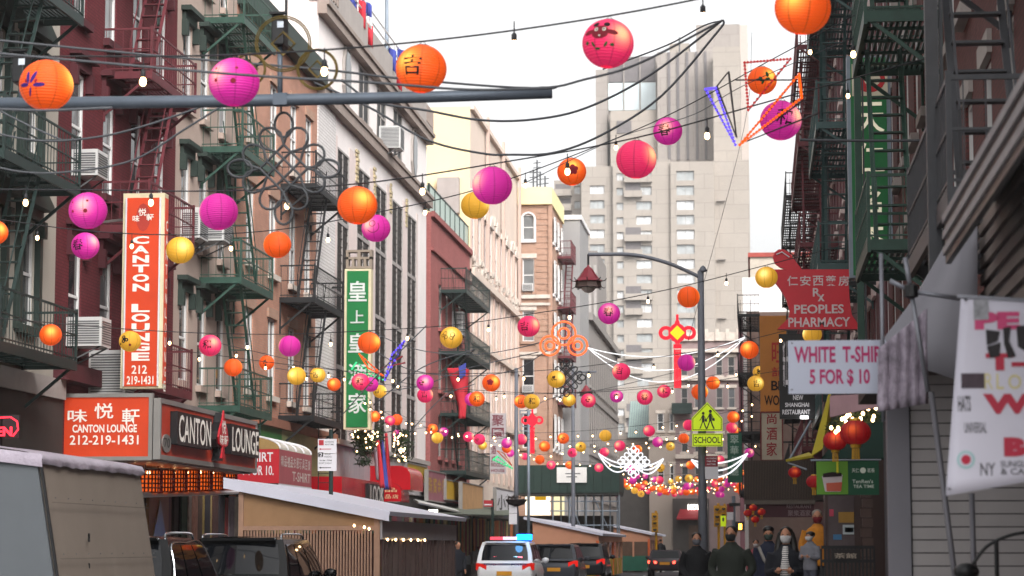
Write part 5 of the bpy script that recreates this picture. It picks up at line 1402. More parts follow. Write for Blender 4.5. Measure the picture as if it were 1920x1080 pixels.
text(t2, P, [('聚樂酒家', *pxb(Yq, 1477, 1520, 956, 968)), ('RESTAURANT', *pxb(Yq, 1475, 1522, 946, 953))], mat('faint_letter', '#7d6a6c', .7), -.004)
# green sign far right behind garlands
Yf = 105; P = PY(Yf)
t = thing('far_green_sign', 'green vertical sign with pale characters behind the far garlands', 'sign', (-1, Yf, 4))
fb = pxb(Yf, 1364, 1391, 812, 905); MB(P).pbox(*fb, -.2, 0).build('board', mat('teal_green_board', '#155640', .5), t)
text(t, P, [(c_, *pxb(Yf, 1369, 1385, 816 + k * 20, 832 + k * 20)) for k, c_ in enumerate('翠華餐廳')], mat('pale_letter', '#9fb5a8', .6), .01)
MB().bar((fb[1], Yf + .1, fb[3] - .4), (RX, Yf + .1, fb[3] - .4), .08).build('bracket', M_IRON, t)
# tall green tea sign
Yt_ = 46.5; P = PY(Yt_)
t = thing('green_tea_sign', 'tall green and cream vertical sign behind the green fire escape on the right', 'sign', (2, Yt_, 8))
fr = pxb(Yt_, 1590, 1672, 104, 520)
MB(P).pbox(fr[0], fr[1], fr[2], fr[3], -.3, -.015).build('casing', M_GREYM, t)
fb = pxb(Yt_, 1597, 1664, 108, 516); board(t, P, fb, .03, M_SGREEN, 'face', .012)
bb = pxb(Yt_, 1597, 1664, 120, 180); board(t, P, bb, .01, mat('cream_panel', '#cfc6ae', .6), 'cream_panel', .024)
cx_, cz_ = (bb[0] + bb[1]) / 2, (bb[2] + bb[3]) / 2
MB(P).prism([(cx_ + .3 * math.cos(a), cz_ + .25 * math.sin(a)) for a in [2 * PI * k / 20 for k in range(20)]], P, .025, .032).build('red_emblem', mat('emblem_red', '#b3151f', .5), t)
MB(P).prism([(cx_ + .05 + .16 * math.cos(a), cz_ + .13 * math.sin(a)) for a in [2 * PI * k / 16 for k in range(16)]], P, .033, .036).build('emblem_centre', MATS['cream_panel'], t)
text(t, P, [(c_, *pxb(Yt_, 1604, 1658, y_, y_ + 58), .03) for c_, y_ in (('天', 192), ('仁', 268), ('茗', 344), ('茶', 420))], mat('cream_letter', '#e0d9be', .5, emis='#fff6d8', estr=.15), .03)
# tea-time banner
Yb_ = 29; P = PY(Yb_)
t = thing('tea_banner', 'green banner with a bubble tea cup and the words TEA TIME', 'banner', (1.1, Yb_, 2.5))
fb = pxb(Yb_, 1531, 1648, 864, 928)
MB(P).pbox(*fb, -.03, 0).build('cloth', mat('dark_green_cloth', '#0e4a33', .7), t)
MB(P).pbox(*pxb(Yb_, 1531, 1590, 865, 927), .001, .006).build('bright_green_field', mat('bright_green_cloth', '#5c8f2c', .7), t)
cu = [pp(x_, y_, Yb_) for x_, y_ in ((1541, 893), (1580, 890), (1576, 922), (1547, 922))]
MB(P).prism(cu, P, .007, .012).build('cup', mat('cup_print', '#b9aeb0', .6), t)
MB(P).prism([pp(x_, y_, Yb_) for x_, y_ in ((1549, 906), (1579, 904), (1577, 921), (1550, 921))], P, .013, .016).build('tea', mat('tea_print', '#b4523c', .6), t)
MB(P).prism([pp(x_, y_, Yb_) for x_, y_ in ((1543, 888), (1560, 885), (1578, 887), (1578, 893), (1543, 895))], P, .013, .016).build('lid', INK, t)
MB(P).pbox(*pxb(Yb_, 1568, 1572, 866, 888), .013, .016).build('straw', mat('yellow_straw', '#c9c92a', .6), t)
text(t, P, [('TenRen\'s', *pxb(Yb_, 1598, 1637, 899, 906), .01), ('TEA TIME', *pxb(Yb_, 1600, 1639, 909, 915), .01), ('天仁', *pxb(Yb_, 1597, 1611, 878, 886)), ('茗茶', *pxb(Yb_, 1626, 1640, 878, 886))], mat('banner_letter', '#c2cfc6', .7), .006)
MB(P).prism([(pp(1618, 882, Yb_)[0] + .035 * math.cos(a), pp(1618, 882, Yb_)[1] + .035 * math.sin(a)) for a in [2 * PI * k / 12 for k in range(12)]], P, .003, .006).build('logo', MATS['banner_letter'], t)
MB().tube([onY(1520, 863, Yb_), onY(1652, 862, Yb_)], .012).build('rod', M_GREYM, t)
# dark green and yellow awning of the tea shop
t = thing('tea_shop_awning', 'dark green awning with mustard yellow cheek over the tea banner', 'awning', (1.5, 29, 3))
b = MB(); q = [onY(1522, 863, 28), onY(1650, 800, 28), onY(1650, 860, 28)]
b.add([onY(1540, 862, 29.2), onY(1610, 775, 29.6), onY(1660, 770, 29.6), onY(1660, 862, 29.2)], [(0, 1, 2, 3)]); o = b.build('canvas', mat('dark_green_canvas', '#0f2f27', .8), t); o.modifiers.new('t', 'SOLIDIFY').thickness = .03
b = MB(); b.add([onY(1520, 858, 29), onY(1552, 742, 30.5), onY(1556, 742, 30.5), onY(1556, 800, 30), onY(1540, 845, 29.1)], [(0, 1, 2, 3, 4)]); o = b.build('yellow_cheek', mat('mustard_canvas', '#a08f14', .8), t); o.modifiers.new('t', 'SOLIDIFY').thickness = .03
b = MB(); b.add([onY(1474, 866, 31), onY(1526, 858, 30), onY(1518, 852, 31.5)], [(0, 1, 2)]); o = b.build('yellow_flap', MATS['mustard_canvas'], t); o.modifiers.new('t', 'SOLIDIFY').thickness = .03
MB().tube([onY(1478, 866, 31), onY(1520, 790, 32)], .015).build('strut', M_GREYM, t); MB().tube([onY(1478, 868, 31), onY(1512, 880, 30)], .012).build('strut', M_GREYM, t)
b = MB(); b.add([onY(1556, 742, 26), onY(1648, 738, 25), onY(1648, 762, 25), onY(1556, 782, 26)], [(0, 1, 2, 3)]); o = b.build('pink_valance', mat('pinkish_canvas', '#a8858a', .8), t); o.modifiers.new('t', 'SOLIDIFY').thickness = .03
# garland with warm lights there
t = thing('light_garland', 'evergreen garland with warm lights above the red lanterns', 'garland', onY(1600, 790, 28.6))
rn = random.Random(8)
b = MB()
for k in range(420):
    s = rn.random(); c_ = onY(1556 + 92 * s + rn.uniform(-6, 6), 800 - 30 * s + rn.uniform(-14, 16), 28.5 + rn.uniform(-.1, .1))
    d_ = V((rn.uniform(-1, 1), rn.uniform(-1, 1), rn.uniform(-1, 1))).normalized() * .07; e_ = V((rn.uniform(-1, 1), rn.uniform(-1, 1), rn.uniform(-1, 1))).normalized() * .012
    b.add([c_ - d_, c_ + e_, c_ + d_, c_ - e_], [(0, 1, 2, 3)])
o = b.build('needles', mat('fir_green', '#22331d', .8), t, fix=False); o['kind'] = 'stuff'
for k in range(22):
    s = rn.random(); p_ = onY(1558 + 88 * s, 806 - 34 * s + rn.uniform(-14, 14), 28.35)
    q = put('bulb', BULBMESH, t, p_ + V((0, 0, .07))); q.scale = (.55, .55, .5)
# ================================================================== vehicles
M_CGLASS = mat('car_glass', '#0e1014', .03, var=0, spec=.3)
M_CHROME = mat('chrome', '#b9bcc0', .15, .9, var=0)
M_TYRE = mat('tyre', '#161617', .9, var=.1)
M_TAIL = mat('tail_lamp', '#7a0f12', .2, var=0, emis='#ff2a20', estr=.35)
def paint(nm, c): return mat(nm, c, .18, 0, var=.05, spec=.16)
def vehicle(name, label, cat, pos, rz, pm, L=4.75, W=1.9, H=1.74, belt=1.05, kind='suv', lit=None, rails=True, chrome=False, group='cars and vans in the street'):
    t = thing(name, label, cat, pos, rz, group=group, local=True)
    hw = W / 2
    # lower body, lofted along its length
    st = [(0.0, .42, .80, .80), (.06, .34, .95 if kind == 'suv' else .95, .90), (.5, .3, belt, .97), (L * .3, .28, belt, 1.0), (L * .68, .28, belt - .03, 1.0), (L * .75, .28, belt - .08, .99), (L * .95, .3, belt - .2, .93), (L, .4, belt - .38, .8)]
    b = MB(); k0 = 0
    ring = lambda y, zb, zt, f: [(-hw * f * .9, y, zb), (-hw * f, y, zb + .14), (-hw * f, y, (zb + zt) / 2 + .1), (-hw * f * .955, y, zt - .03), (-hw * f * .9, y, zt), (hw * f * .9, y, zt), (hw * f * .955, y, zt - .03), (hw * f, y, (zb + zt) / 2 + .1), (hw * f, y, zb + .14), (hw * f * .9, y, zb)]
    n = 10
    for s in st: b.v += ring(*s)
    for i in range(len(st) - 1):
        for j in range(n):
            b.f.append((i * n + j, i * n + (j + 1) % n, (i + 1) * n + (j + 1) % n, (i + 1) * n + j)); b.m.append(0)
    b.f.append(tuple(range(n))); b.m.append(0); b.f.append(tuple((len(st) - 1) * n + j for j in reversed(range(n)))); b.m.append(0)
    body_ = b.build('body', pm, t, smooth=True)
    md = body_.modifiers.new('b', 'BEVEL'); md.width = .03; md.segments = 2; md.limit_method = 'ANGLE'; md.angle_limit = R(35)
    # cabin
    if kind == 'suv': yb0, yb1, yt0, yt1 = .12, L * .715, .48, L * .53
    else: yb0, yb1, yt0, yt1 = .55, L * .72, 1.25, L * .52
    wb, wt = hw * .94, hw * .78
    zt = H - .05
    def cab(s, u, o=0):     # s along 0..1 rear to front, u 0..1 up the side; right side x > 0
        y = (yb0 + (yb1 - yb0) * s) * (1 - u) + (yt0 + (yt1 - yt0) * s) * u
        x = wb + (wt - wb) * u + .025 * math.sin(PI * u)
        return V((x + o, y, belt - .02 + (zt - belt + .02) * u))
    c = MB(); N, Mv = 10, 5
    for sgn in (-1, 1):
        k = len(c.v)
        for i in range(N + 1):
            for j in range(Mv + 1):
                p = cab(i / N, j / Mv); c.v.append((p.x * sgn, p.y, p.z))
        for i in range(N):
            for j in range(Mv):
                a = k + i * (Mv + 1) + j; c.f.append((a, a + Mv + 1, a + Mv + 2, a + 1)); c.m.append(0)
    def across(s):          # end faces (rear window wall, windscreen wall)
        k = len(c.v)
        for j in range(Mv + 1):
            p = cab(s, j / Mv)
            for q in range(7):
                f = -1 + 2 * q / 6; c.v.append((p.x * f, p.y + (-.07 if s == 0 else .1) * (1 - f * f), p.z))
        for j in range(Mv):
            for q in range(6):
                a = k + j * 7 + q; c.f.append((a, a + 1, a + 8, a + 7)); c.m.append(0)
    across(0); across(1)
    k = len(c.v)
    for i in range(N + 1):
        p = cab(i / N, 1)
        for q in range(7):
            f = -1 + 2 * q / 6; c.v.append((p.x * f, p.y + ((-.07 if i == 0 else .1 if i == N else 0) * (1 - f * f)), p.z + .055 * (1 - f * f)))
    for i in range(N):
        for q in range(6):
            a = k + i * 7 + q; c.f.append((a, a + 1, a + 8, a + 7)); c.m.append(0)
    cb = c.build('cabin', pm, t, smooth=True)
    # side windows
    for sgn in (-1, 1):
        spans = ((.06, .30), (.33, .62), (.65, .955)) if kind == 'suv' else ((.12, .45), (.48, .92))
        for i, (a, e) in enumerate(spans):
            g = MB()
            for u_ in (.1, .3, .5, .7, .89):
                for q in range(5): p = cab(a + (e - a) * q / 4, u_, .014); g.v.append((p.x * sgn, p.y, p.z))
            for j in range(4):
                for q in range(4): k = j * 5 + q; g.f.append((k, k + 1, k + 6, k + 5)); g.m.append(0)
            g.build('side_window', M_CGLASS, t, smooth=True)
        if chrome:
            pr = [cab(.05, .07, .016), cab(.05, .5, .016), cab(.07, .9, .016), cab(.5, .935, .016), cab(.96, .92, .016), cab(.97, .07, .016)]
            MB().tube([(p.x * sgn, p.y, p.z) for p in crom(pr, 5)], .012, 5).build('window_trim', M_CHROME, t)
        if rails:
            rp = [cab(.06, 1, -.06) + V((0, 0, .0)), cab(.1, 1, -.06) + V((0, 0, .085)), cab(.5, 1, -.06) + V((0, 0, .1)), cab(.85, 1, -.06) + V((0, 0, .085)), cab(.93, 1, -.06) + V((0, 0, 0))]
            MB().tube([(p.x * sgn, p.y, p.z) for p in crom(rp, 5)], .02, 6).build('roof_rail', M_CHROME, t)
        m_ = MB(); m_.lathe([(.01, -.1), (.09, -.06), (.11, 0), (.09, .07), (.01, .1)], 10, (sgn * (hw + .1), L * .66, belt + .06), sx=1.15, sy=.6); m_.bar((sgn * (hw - .08), L * .67, belt), (sgn * (hw + .05), L * .66, belt + .03), .05); m_.build('mirror', pm, t, smooth=True)
        tl = MB()
        if kind == 'suv': tl.add([(sgn * hw * .6, -.0, belt - .25), (sgn * hw * .985, .22, belt - .25), (sgn * hw * .985, .3, belt - .02), (sgn * hw * .9, .02, belt + .0), (sgn * hw * .6, -.02, belt - .08)], [(0, 1, 3, 4), (1, 2, 3)])
        else: tl.add([(sgn * hw * .45, -.02, belt - .24), (sgn * hw * .93, .05, belt - .24), (sgn * hw * .98, .3, belt - .12), (sgn * hw * .9, .04, belt - .08), (sgn * hw * .45, -.02, belt - .12)], [(0, 1, 3, 4), (1, 2, 3)])
        tl.build('tail_lamp', lit or M_TAIL, t)
        for y in (L * .18, L * .81):
            w_ = MB()
            w_.tube([(sgn * (hw - .22), y, .34), (sgn * (hw - .01), y, .34)], .34, 20); wo = w_.build('wheel', M_TYRE, t)
            w_ = MB(); w_.tube([(sgn * (hw - .02), y, .34), (sgn * (hw + .002), y, .34)], .22, 14); w_.build('rim', M_CHROME, wo)
    # rear window and windscreen
    for s_, nm in ((0, 'rear_window'), (1, 'windscreen')):
        g = MB(); k = 0
        for j in (0, 1, 2):
            u_ = (.14, .5, .88)[j]; p = cab(s_, u_)
            for q in range(7):
                f = (-1 + 2 * q / 6) * (.86 if j != 0 or s_ else .84); g.v.append((p.x * f, p.y + (-.07 if s_ == 0 else .1) * (1 - f * f) + (-.012 if s_ == 0 else .012), p.z))
        for j in range(2):
            for q in range(6): a = j * 7 + q; g.f.append((a, a + 1, a + 8, a + 7)); g.m.append(0)
        g.build(nm, M_CGLASS, t, smooth=True)
    MB().box(-.26, .26, -.035, -.005, .62, .76).build('number_plate', mat('plate_yellow', '#c98a1a', .5, var=.05), t)
    if kind == 'suv':
        p = cab(0, 1); MB().box(-wt * .85, wt * .85, p.y - .2, p.y - .02, p.z - .02, p.z + .03).build('spoiler', pm, t)
    return t
vehicle('parked_suv', 'black SUV with silver roof rails, nearest on the left', 'car', (-9.22, 33.7, 0), 0, paint('black_car_paint', '#0c0d0f'), chrome=True, H=1.78, L=4.7)
vehicle('parked_suv', 'black SUV parked just ahead of the nearest one', 'car', (-9.25, 42.2, 0), 0, paint('dark_car_paint', '#0e0f11'), H=1.80, L=5.4, W=2.0, chrome=False)
vp = vehicle('police_suv', 'white police SUV with lit roof lights beside the wooden shed', 'police car', (-8.6, 82, 0), 0, paint('police_white', '#cfcfd0', ), L=5.0, W=2.05, H=1.80, rails=False, lit=mat('bright_tail', '#6a0c0c', .2, var=0, emis='#ff2a1a', estr=.25))
lb = MB(); lb.box(-.72, .72, 1.9, 2.2, 1.80, 1.83); lb.build('light_bar_base', M_BLACK, vp)
MB().box(-.7, -.25, 1.88, 2.22, 1.832, 1.94).build('red_beacon', mat('red_lens', '#8a2030', .3, var=0, emis='#ff5060', estr=.6), vp)
MB().box(-.24, .24, 1.88, 2.22, 1.832, 1.94).build('clear_beacon', mat('clear_lens', '#b8c0d0', .2, var=0, emis='#ffb0d0', estr=.5), vp)
MB().box(.25, .74, 1.84, 2.26, 1.832, 2.02).build('blue_beacon', glow('blue_beacon', '#0a74ff', 9), vp)
Pv = Plane((0, 0, 0), (1, 0, 0), (0, -1, 0))
pl_ = bpy.data.lights.new('beacon_light', 'POINT'); pl_.energy = 14; pl_.color = (.1, .45, 1); pl_.shadow_soft_size = .15
plo = bpy.data.objects.new('beacon_light', pl_); COL.objects.link(plo); plo.location = (vp.location.x + .5, 81.9, 2.12)
bt = MB(Pv); letter(bt, Pv, 'NYPD', -.68, -.28, .955, 1.03, .055, .02); letter(bt, Pv, 'POLICE', .25, .78, .955, 1.03, .055, .02); bt.build('lettering', mat('police_blue', '#26356e', .5), vp, fix=False)
for x, c_ in ((-.38, '#ff5a6a'), (-.2, '#6ab8ff'), (.28, '#9ad4ff'), (.45, '#ff6a7a')):
    MB().box(x, x + .15, .16, .18, 1.2, 1.26).build('window_flasher', glow('flash_' + c_[1:], c_, 2.5), vp)
vehicle('parked_suv', 'grey SUV with orange plate right of the police car', 'car', (-8.0, 95, 0), R(-1), paint('grey_car_paint', '#3d4046'), H=1.7, rails=False)
vehicle('parked_suv', 'dark SUV half hidden beyond the grey one', 'car', (-7.75, 108, 0), R(-1), paint('dark_car_paint2', '#22252a'), H=1.75, rails=False)
vehicle('moving_sedan', 'dark sedan with white roof glare and red brake lights in the lane', 'car', (-4.85, 127, 0), 0, paint('sedan_paint', '#3a3338'), H=1.44, belt=.92, kind='sedan', rails=False, L=4.8, lit=mat('brake_lamp', '#a01010', .2, var=0, emis='#ff4030', estr=4), W=1.86)

# ================================================================== dining sheds
M_PLY = mat('plywood', '#8d6b4b', .7, var=.25, scale=2.5, streak=.5)
M_PINE = mat('pine_slat', '#94735f', .7, var=.2, scale=3)
M_ROOFW = mat('white_membrane', '#c3c2cf', .5, var=.08, scale=1)
M_TARP = mat('crumpled_grey_tarp', '#a49aa6', .45, var=.2, scale=4, bump=.5)
# near grey and beige shed
t = thing('canvas_shed', 'grey and beige panelled dining shed with a grey tarpaulin roof, lower left', 'shed', (-9.3, 28, 0))
Xs, Ya_, Yb_2 = -7.87, 25.9, 30.2
zt0 = onX(70, 862, Xs).z; 
fl = .44
b = MB(); b.quad((Xs + fl, Ya_, 0), (Xs + fl, Yb_2, 0), (Xs, Yb_2, zt0), (Xs, Ya_, zt0)); o = b.build('side_panel', mat('beige_shed_panel', '#8b7f74', .7, var=.16, scale=1.6, streak=.5), t); o.modifiers.new('t', 'SOLIDIFY').thickness = .05
b = MB(); b.add([(Xs + fl - .02, Ya_ - .03, 0), (-10.7, Ya_ - .03, 0), (-10.7, Ya_ - .03, zt0 + .5), (Xs - .02, Ya_ - .03, zt0)], [(0, 1, 2, 3)]); o = b.build('end_panel', mat('grey_shed_panel', '#565a5e', .7, var=.14, scale=1.6, streak=.5), t); o.modifiers.new('t', 'SOLIDIFY').thickness = .05
MB().bar((Xs + fl + .02, Ya_ - .06, 0), (Xs + .02, Ya_ - .06, zt0), .03).build('corner_strip', M_BLACK, t)
for (py0, py1) in ((1000, 1016), (1056, 1066)):
    q0, q1 = onX(151, py0, Xs + .1), onX(151, py1, Xs + .1); MB().bar(q0 + V((.1, 0, 0)), q1 + V((.1, 0, 0)), .02).build('slit', M_BLACK, t)
for zz_ in (.75, 1.5, 2.12):
    xx_ = Xs + fl * (1 - zz_ / zt0) + .055; MB().bar((xx_, Ya_ + .05, zz_), (xx_, Yb_2 - .03, zz_), .006, .008).build('panel_seam', mat('shed_seam', '#70665d', .8), t)
    for k in range(9): y_ = Ya_ + .15 + k * .5; MB().bar((xx_, y_, zz_ + .05), (xx_ + .008, y_, zz_ + .05), .014).build('screw', M_ACD, t)
b = MB(); N_ = 26; rn = random.Random(6)
for k in range(N_ + 1):
    y_ = Ya_ - .12 + (Yb_2 - Ya_ + .14) * k / N_
    d_ = rn.uniform(-.012, .012)
    for x_, z_ in ((-11.4, zt0 + .5), (-9.2, zt0 + .27), (Xs - .15, zt0 + .1), (Xs + .03, zt0 + .05 + d_), (Xs + .06 + d_, zt0 - .0), (Xs + .05 - d_, zt0 - .05 + d_)): b.v.append((x_, y_, z_ + rn.uniform(-.008, .008)))
for k in range(N_):
    for j in range(5): a = k * 6 + j; b.f.append((a, a + 1, a + 7, a + 6)); b.m.append(0)
b.build('roof_tarpaulin', M_TARP, t, smooth=True, fix=False)
b = MB(); 
for k in range(25):
    x_ = -11.4 + (Xs + .06 + 11.4) * k / 24; zz_ = zt0 + .5 - (.45) * k / 24
    b.v += [(x_, Ya_ - .12, zz_ + .01), (x_, Ya_ - .14 + rn.uniform(-.01, .01), zz_ - .06), (x_, Ya_ - .13 + rn.uniform(-.02, .02), zz_ - .13)]
for k in range(24):
    for j in range(2): a = k * 3 + j; b.f.append((a, a + 1, a + 4, a + 3)); b.m.append(0)
b.build('tarpaulin_skirt', M_TARP, t, smooth=True, fix=False)
# wooden slatted shed
Ys, Ye_ = 48.0, 60.0
t = thing('slatted_shed', 'wooden slatted dining shed with white sloping roof and plastic curtains', 'shed', (-9, 54, 0))
xl_, xr_ = onY(452, 1000, Ys).x, onY(708, 1000, Ys).x
P = PY(Ys)
zl_, zr_, zs_ = onY(452, 922, Ys).z, onY(708, 972, Ys).z, onY(600, 986, Ys).z
MB(P).prism([(xl_, zs_), (xr_, zs_), (xr_, zr_), (xl_, zl_)], P, -.04, 0).build('gable_board', M_PLY, t)
MB(P).pbox(xl_, xr_, zs_ - .09, zs_ - .003, -.03, .03).build('rail', M_PINE, t)
n_ = 44
for k in range(n_):
    u = xl_ + (xr_ - .1 - xl_) * (k + .2) / n_
    MB(P).pbox(u, u + .034, .25, zs_ - .095, -.025, .02).build('slat', M_PINE, t)
MB(P).pbox(xr_ - .07, xr_ + .05, .1, zr_, -.1, .04).build('post', M_PINE, t)
MB(P).pbox(xl_ - .05, xl_ + .05, .1, zl_, -.1, .04).build('post', M_PINE, t)
MB(P).pbox(xl_, xr_, .1, zr_ - .3, -.5, -.4).build('inner_lining', mat('dull_plum_lining', '#6a4744', .8, var=.3, scale=3), t)
b = MB(); dz = (zl_ - zr_) / (xr_ - xl_)
q = [(xl_ - .35, zl_ + .35 * dz + .02), (xr_ + .25, zr_ - .25 * dz + .02)]
b.add([(q[0][0], Ys - .13, q[0][1] + .1), (q[1][0], Ys - .1, q[1][1] + .08), (q[1][0] + .05, Ye_ + .3, q[1][1] + .08), (q[0][0], Ye_ + .3, q[0][1] + .1)], [(0, 1, 2, 3)])
o = b.build('roof', M_ROOFW, t); o.modifiers.new('t', 'SOLIDIFY').thickness = .09
MB(P).prism([(q[0][0], q[0][1] - .02), (q[1][0], q[1][1] - .03), (q[1][0], q[1][1] + .16), (q[0][0], q[0][1] + .2)], P, .1, .13).build('roof_fascia', M_ROOFW, t)
MB().box(xr_ + .06, xr_ + .1, Ys - .05, Ye_, zr_ - .42, zr_ - .04).build('side_fascia', mat('grey_plastic_fascia', '#8b878a', .4, var=.2, streak=.5), t)
b = MB(); N_ = 90
for k in range(N_ + 1):
    y_ = Ys + .1 + (Ye_ - Ys - .1) * k / N_
    for z_ in (.15, 1.2, zr_ - .4): b.v.append((xr_ + .05 + .045 * math.sin(k * 1.3) + .02 * math.sin(k * .37 + z_), y_, z_))
for k in range(N_):
    for j in range(2): a = k * 3 + j; b.f.append((a, a + 1, a + 4, a + 3)); b.m.append(0)
b.build('plastic_curtain', mat('smoky_plastic', '#6a5b57', .12, var=.45, scale=3, streak=.8, spec=.7), t, smooth=True, fix=False)
for k in range(9):
    px, py = 664 + k * 14 + (k % 2) * 5, 988 + (k % 3) * 3
    p_ = onY(px, py, 47.7 if k < 3 else 50) + V((0, 0, .1)); p_.x = p_.x if k < 3 else xr_ + .13
    if k >= 3: p_.y = 48.5 + (k - 3) * 1.1; p_.z = zr_ - .35
    q_ = put('bulb', BULBMESH, t, p_); q_.scale = (.6, .6, .6)
# two salmon sheds further on
def shed2(label, Y0, Y1, X0, X1, zh, zl2, frame):
    t = thing('salmon_shed', label, 'shed', ((X0 + X1) / 2, Y0, 0), group='salmon dining sheds')
    P = PY(Y0); M_S = mat('salmon_board', '#b98468', .7, var=.15, streak=.3)
    MB(P).prism([(X0, zl2 - .5), (X1, zl2 - .5), (X1, zl2), (X0, zh)], P, -.06, 0).build('gable_board', M_S, t)
    MB(P).pbox(X0, X1, .1, 1.0, -.06, 0).build('base_wall', frame, t)
    MB().box(X1 - .06, X1, Y0 + .01, Y1, .1, .95).build('side_wall', M_YSIGN if 0 else frame, t)
    MB().box(X1 - .06, X1 + .02, Y0 + .01, Y1, zl2 - .4, zl2 - .02).build('side_fascia', M_S, t)
    for k in range(6):
        y_ = Y0 + (Y1 - Y0) * k / 5; MB().box(X1 - .09, X1 + .04, y_ - .06, y_ + .06, .1, zl2 - .35).build('post', mat('orange_post', '#c4561f', .6) if k % 3 == 0 else M_S, t)
    for k in range(4): u = X0 + (X1 - X0) * k / 3; MB(P).pbox(u - .05, u + .05, .95, zl2 - .3, -.08, .01).build('mullion', M_S, t)
    MB().box(X1 - .04, X1 - .02, Y0 + .1, Y1, .95, zl2 - .35).build('side_pane', M_DKG, t)
    MB(P).pbox(X0, X1, 1.0, zl2 - .35, -.05, -.03).build('end_pane', mat('dim_pane', '#5d4a3e', .2, var=.3), t)
    b = MB(); b.add([(X0 - .4, Y0 - .15, zh + .14), (X1 + .25, Y0 - .15, zl2 - .0), (X1 + .25, Y1 + .3, zl2 - .0), (X0 - .5, Y1 + .3, zh + .14)], [(0, 1, 2, 3)]); o = b.build('roof', M_ROOFW, t); o.modifiers.new('t', 'SOLIDIFY').thickness = .12
shed2('salmon boarded dining shed with white roof beyond the police car', 114, 134, -10.6, -7.5, 2.85, 2.2, M_YSIGN)
shed2('salmon dining shed with white frames, farther of two', 146, 166, -9.4, -6.5, 2.95, 2.35, mat('green_barrier', '#1d5a48', .6))

# ================================================================== people
M_SKIN = mat('skin', '#a9775c', .6, var=.08, scale=8); M_HAIRB = mat('black_hair', '#17130f', .5, var=.2, scale=30); M_HAIRG = mat('grey_hair', '#7d7770', .6, var=.2, scale=30)
M_EYE = mat('eye', '#1a1512', .3, var=0)
def blob(b, c, rx, ry, rz, n=12, m=8, tilt=0):
    k = len(b.v)
    for i in range(m + 1):
        t_ = PI * i / m
        for j in range(n):
            a = 2 * PI * j / n
            b.v.append((c[0] + rx * math.sin(t_) * math.cos(a), c[1] + ry * math.sin(t_) * math.sin(a), c[2] - rz * math.cos(t_)))
    for i in range(m):
        for j in range(n): b.f.append((k + i * n + j, k + i * n + (j + 1) % n, k + (i + 1) * n + (j + 1) % n, k + (i + 1) * n + j)); b.m.append(0)
def loft(b, rings, n=14):       # rings: (cx, cy, z, rx, ry)
    k = len(b.v)
    for (cx, cy, z, rx, ry) in rings:
        for j in range(n): a = 2 * PI * j / n; b.v.append((cx + rx * math.cos(a), cy + ry * math.sin(a), z))
    for i in range(len(rings) - 1):
        for j in range(n): b.f.append((k + i * n + j, k + i * n + (j + 1) % n, k + (i + 1) * n + (j + 1) % n, k + (i + 1) * n + j)); b.m.append(0)
    b.f.append(tuple(k + j for j in reversed(range(n)))); b.m.append(0); b.f.append(tuple(k + (len(rings) - 1) * n + j for j in range(n))); b.m.append(0)
def limb(b, pts, rs): b.tube(crom([V(p) for p in pts], 4), [rs[min(int(i / 4), len(rs) - 2)] + (rs[min(int(i / 4) + 1, len(rs) - 1)] - rs[min(int(i / 4), len(rs) - 2)]) * ((i % 4) / 4) for i in range((len(pts) - 1) * 4)] + [rs[-1]], 10)
def solid(b, name, m, t, vox=.014, smooth=6):
    o = b.build(name, m, t, smooth=True)
    rm = o.modifiers.new('r', 'REMESH'); rm.mode = 'VOXEL'; rm.voxel_size = vox; rm.use_smooth_shade = True
    s = o.modifiers.new('s', 'SMOOTH'); s.iterations = smooth; s.factor = .5
    return o
def hand(b, w, fwd, s=1):       # palm, four fingers, thumb hanging from the wrist point w
    w = V(w); d = V(fwd).normalized(); sx = V((1, 0, 0))
    blob(b, w + d * .05 * s, .04 * s, .022 * s, .05 * s, 8, 6)
    for k in range(4):
        r0 = w + d * .085 * s + V((0, (k - 1.5) * .019 * s, 0)); L_ = (.06, .072, .068, .052)[k] * s
        b.tube([r0, r0 + d * L_ * .55 + V((-.004, 0, 0)), r0 + d * L_ + V((-.02 * s if w.x > 0 else .02 * s, 0, .004))], [.0095 * s, .009 * s, .007 * s], 6)
    b.tube([w + d * .03 * s + V((0, -.035 * s, 0)), w + d * .075 * s + V((0, -.06 * s, 0)), w + d * .1 * s + V((0, -.058 * s, 0))], [.011 * s, .01 * s, .008 * s], 6)
